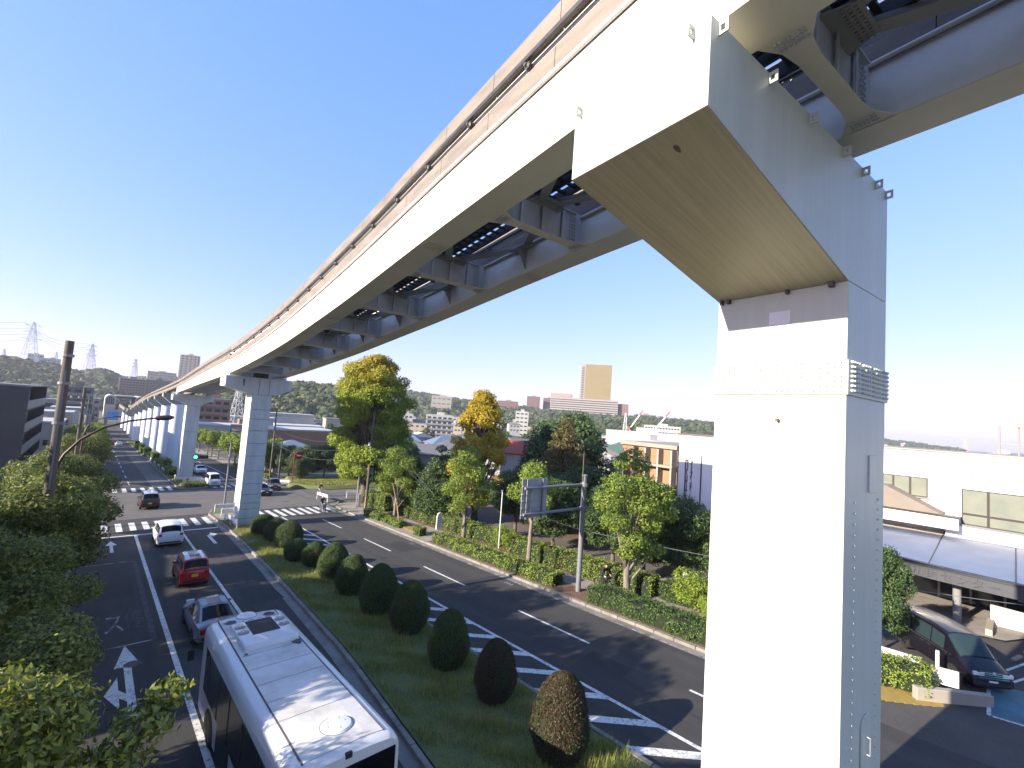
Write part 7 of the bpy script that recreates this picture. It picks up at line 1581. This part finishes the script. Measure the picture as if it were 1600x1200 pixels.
# guard rails round the pier foot and on the corner
def rail(label, pts, z=.75, group='white guard rails'):
    o = empty('guard_rail', (pts[0][0], pts[0][1], gz(0, pts[0][1])), 0, label, 'guard rail', group); b = Vector(o.location)
    for a, c in zip(pts[:-1], pts[1:]):
        pa, pc = Vector((a[0], a[1], gz(0, a[1])))-b, Vector((c[0], c[1], gz(0, c[1])))-b; up_ = Vector((0, 0, z))
        MB().bar(pa+up_, pc+up_, .06, .36).build('beam', 'guard_white', o, bevel=.02)
        for k in range(2): MB().bar(pa+up_+Vector((0, 0, -.09+.18*k)), pc+up_+Vector((0, 0, -.09+.18*k)), .1, .07).build('rib', 'guard_white', o)
        n = max(1, int((pc-pa).length/2)); 
        for i in range(n+1): q = pa.lerp(pc, i/n); MB().tube([q+Vector((0, 0, -.1)), q+Vector((0, 0, z+.1))], .06, 8).build('post', 'guard_white', o)
    return o
rail('guard rail along the kerb at the foot of the second pier', [(10.3, 51.9), (10.5, 47.7)]); rail('guard rail behind the second pier, nearest the column', [(10.5, 54.6), (12.9, 54.0)]); rail('guard rail across the near median tip', [(10.4, 57.5), (12.9, 57.0)])
rail('guard rail around the third pier, road side', [(10.3, 90.3), (10.0, 86.4), (13.2, 85.6)]); rail('guard rail across the far median nose', [(10.6, 83.6), (13.4, 83.2)])
for k, y in enumerate((101, 109, 117, 125, 134)): rail(ORD[k]+' short guard rail along the far median kerb', [(9.85, y), (9.85, y+3.6)], group='short guard rails on the far median')
rail('white guard rail on the far right corner', [(22.8, 62.4), (22.9, 59.0)]); rail('white barrier at the side street beyond the guard rail', [(26.5, 61.6), (28.6, 61.0)]); rail('white guard rail by the red sign', [(21.6, 78.2), (23.4, 76.4)])
om = empty('marker_post', (10.7, 80.6, gz(0, 80)+.1), 0, 'small orange marker on the far median nose', 'marker'); MB().tube([(0, 0, 0), (0, 0, 1.0)], .03, 8).build('post', 'galv', om); MB().lathe([(.2, 0), (.2, .03)], 16, c=(0, 0, 1.0), M=Matrix.Rotation(R(90), 3, 'X')).build('disc', 'orange', om)
# notice boards at the car park
def board(label, x0, y0, x1, y1, z0, z1, lines, posts, pm):
    d = Vector((x1-x0, y1-y0, 0)); L_ = d.length; o = empty('notice_board', (x0, y0, gz(0, y0)), math.atan2(d.y, d.x), label, 'notice board', 'notice boards at the car park')
    MB().box(0, L_, -.03, .03, z0, z1).build('panel', 'sign_white', o)
    for (a, b, zz, hh, m_, s_) in lines:
        me = text_mesh(s_, hh, .0, 'LEFT'); me.transform(Matrix.Translation((a*L_, -.034, zz)) @ Matrix.Rotation(R(90), 4, 'X')); me.materials.clear(); link('lettering', me, m_, o)
    for p_ in posts: MB().box(p_*L_-.05, p_*L_+.05, -.05, .05, -.3, z1+.03).build('post', pm, o)
board('long white notice board on the hedge beside the nearest pier', 26.9, 5.3, 27.2, 2.72, .55, 1.15, ((.3, 0, 1.03, .16, 'print_dark', '入口・出口'), (.2, 0, .85, .16, 'print_dark', '公用車専用駐車場'), (.05, 0, .67, .16, 'print_dark', '一般車両はご遠慮ください')), (0.98,), 'wood_stake')
board('shorter white notice board with brown posts in front of the minivan', 26.95, 2.5, 27.25, 1.55, .3, .95, ((.06, 0, .74, .12, 'print_red', '障害者用駐車場'), (.06, 0, .52, .105, 'print_red', 'おもいやり駐車場')), (0, 1), 'steel_brown')
bo_ = empty('bollard', (27.9, 2.3, gz(0, 2)), 0, 'slim white and red marker post beside the parked minivan', 'bollard'); MB().box(-.07, .07, -.06, .06, 0, 1.3).build('panel', 'sign_white', bo_); MB().box(.07, .09, -.06, .06, .2, 1.3).build('edge', 'sign_red', bo_)
for (x, y, rz) in ((35.8, -.4, .3), (34.2, .0, .3)):
    ws_ = empty('wheel_stop', (x, y, gz(0, y)), R(-15), 'pink concrete wheel stop left of the terrace wall' if x < 35 else 'pink concrete wheel stop nearest the terrace wall', 'wheel stop', 'wheel stops'); MB().box(-.5, .5, -.08, .08, 0, .12).build('block', 'w_podium', ws_, bevel=.02)
# overhead wires
def wire(label, a, b, sag, r_=.014, group='overhead wires'):
    a, b = Vector(a), Vector(b); q = []
    for i in range(13):
        t = i/12; p_ = a.lerp(b, t); p_.z -= sag*4*t*(1-t); q.append(p_)
    o = MB().tube([tuple(p_) for p_ in q], r_, 5).build('overhead_wire', 'cable_black'); return tag(o, label, 'wire', group)
wire('pale wire from the gantry post past the twin-trunked camphor to the hall', (23.6, 18.6, 3.1), (37.6, -2.0, 2.2), .35, .016).data.materials[0] = MATS['galv']
wire('wire from the thin white post to the gantry post', (24.75, 27.7, 3.85), (23.6, 18.6, 3.1), .3); wire('wire from the thin white post towards the corner', (24.75, 27.7, 3.85), (24.9, 52.2, 4.2), .6)
for k in range(3): wire('wire sagging across the side street to the corner pole, '+('top strand', 'middle strand', 'bottom strand')[k], (22.9, 85.3, 5.2-1.1*k), (24.9, 52.2, 6.4-.9*k), 1.4+.3*k, .03)
for k in range(2): wire('wire from the tall corner pole down to the camphors, '+('upper', 'lower')[k], (24.9, 52.2, 8.8-2*k), (25.6, 39.0, 1.8), .3, .02)
for k in range(3): wire('wire along the left utility poles, '+('top strand', 'middle strand', 'lower strand')[k], (-.95, 55, 9.2-.8*k), (-.85, 84, 7.8-.8*k), .6, .02); wire('far wire along the left utility poles, '+('top strand', 'middle strand', 'lower strand')[k], (-.85, 84, 7.8-.8*k), (-.75, 112, 6.3-.8*k), .6, .025)
for k in range(4): wire('faint power line strung between the left pylons, '+('topmost', 'second', 'third', 'lowest')[k], (-75-9+6*k, 897, 30+60-k*7), (-14-7+4.5*k, 900, 28+43-k*5), 9, .16, 'power lines'); wire('faint power line running left out of view from the largest pylon, '+('topmost', 'second', 'third', 'lowest')[k], (-75-9+6*k, 897, 30+60-k*7), (-260, 880, 84-k*7), 10, .16, 'power lines')
# ------------------------------------------------------------------ air
hz = bpy.data.materials.new('haze_air'); hz.use_nodes = True
for n_ in list(hz.node_tree.nodes):
    if n_.type == 'BSDF_PRINCIPLED': hz.node_tree.nodes.remove(n_)
pv_ = hz.node_tree.nodes.new('ShaderNodeVolumePrincipled'); pv_.inputs['Density'].default_value = 0.00017; pv_.inputs['Color'].default_value = (0.92, 0.95, 1.0, 1); pv_.inputs['Anisotropy'].default_value = 0.2
hz.node_tree.links.new(pv_.outputs[0], hz.node_tree.nodes['Material Output'].inputs['Volume'])
tag(MB().box(-6500, 9500, -3500, 9500, -16, 145).build('haze', hz), 'thin pale haze over the whole town', 'haze', kind='stuff')
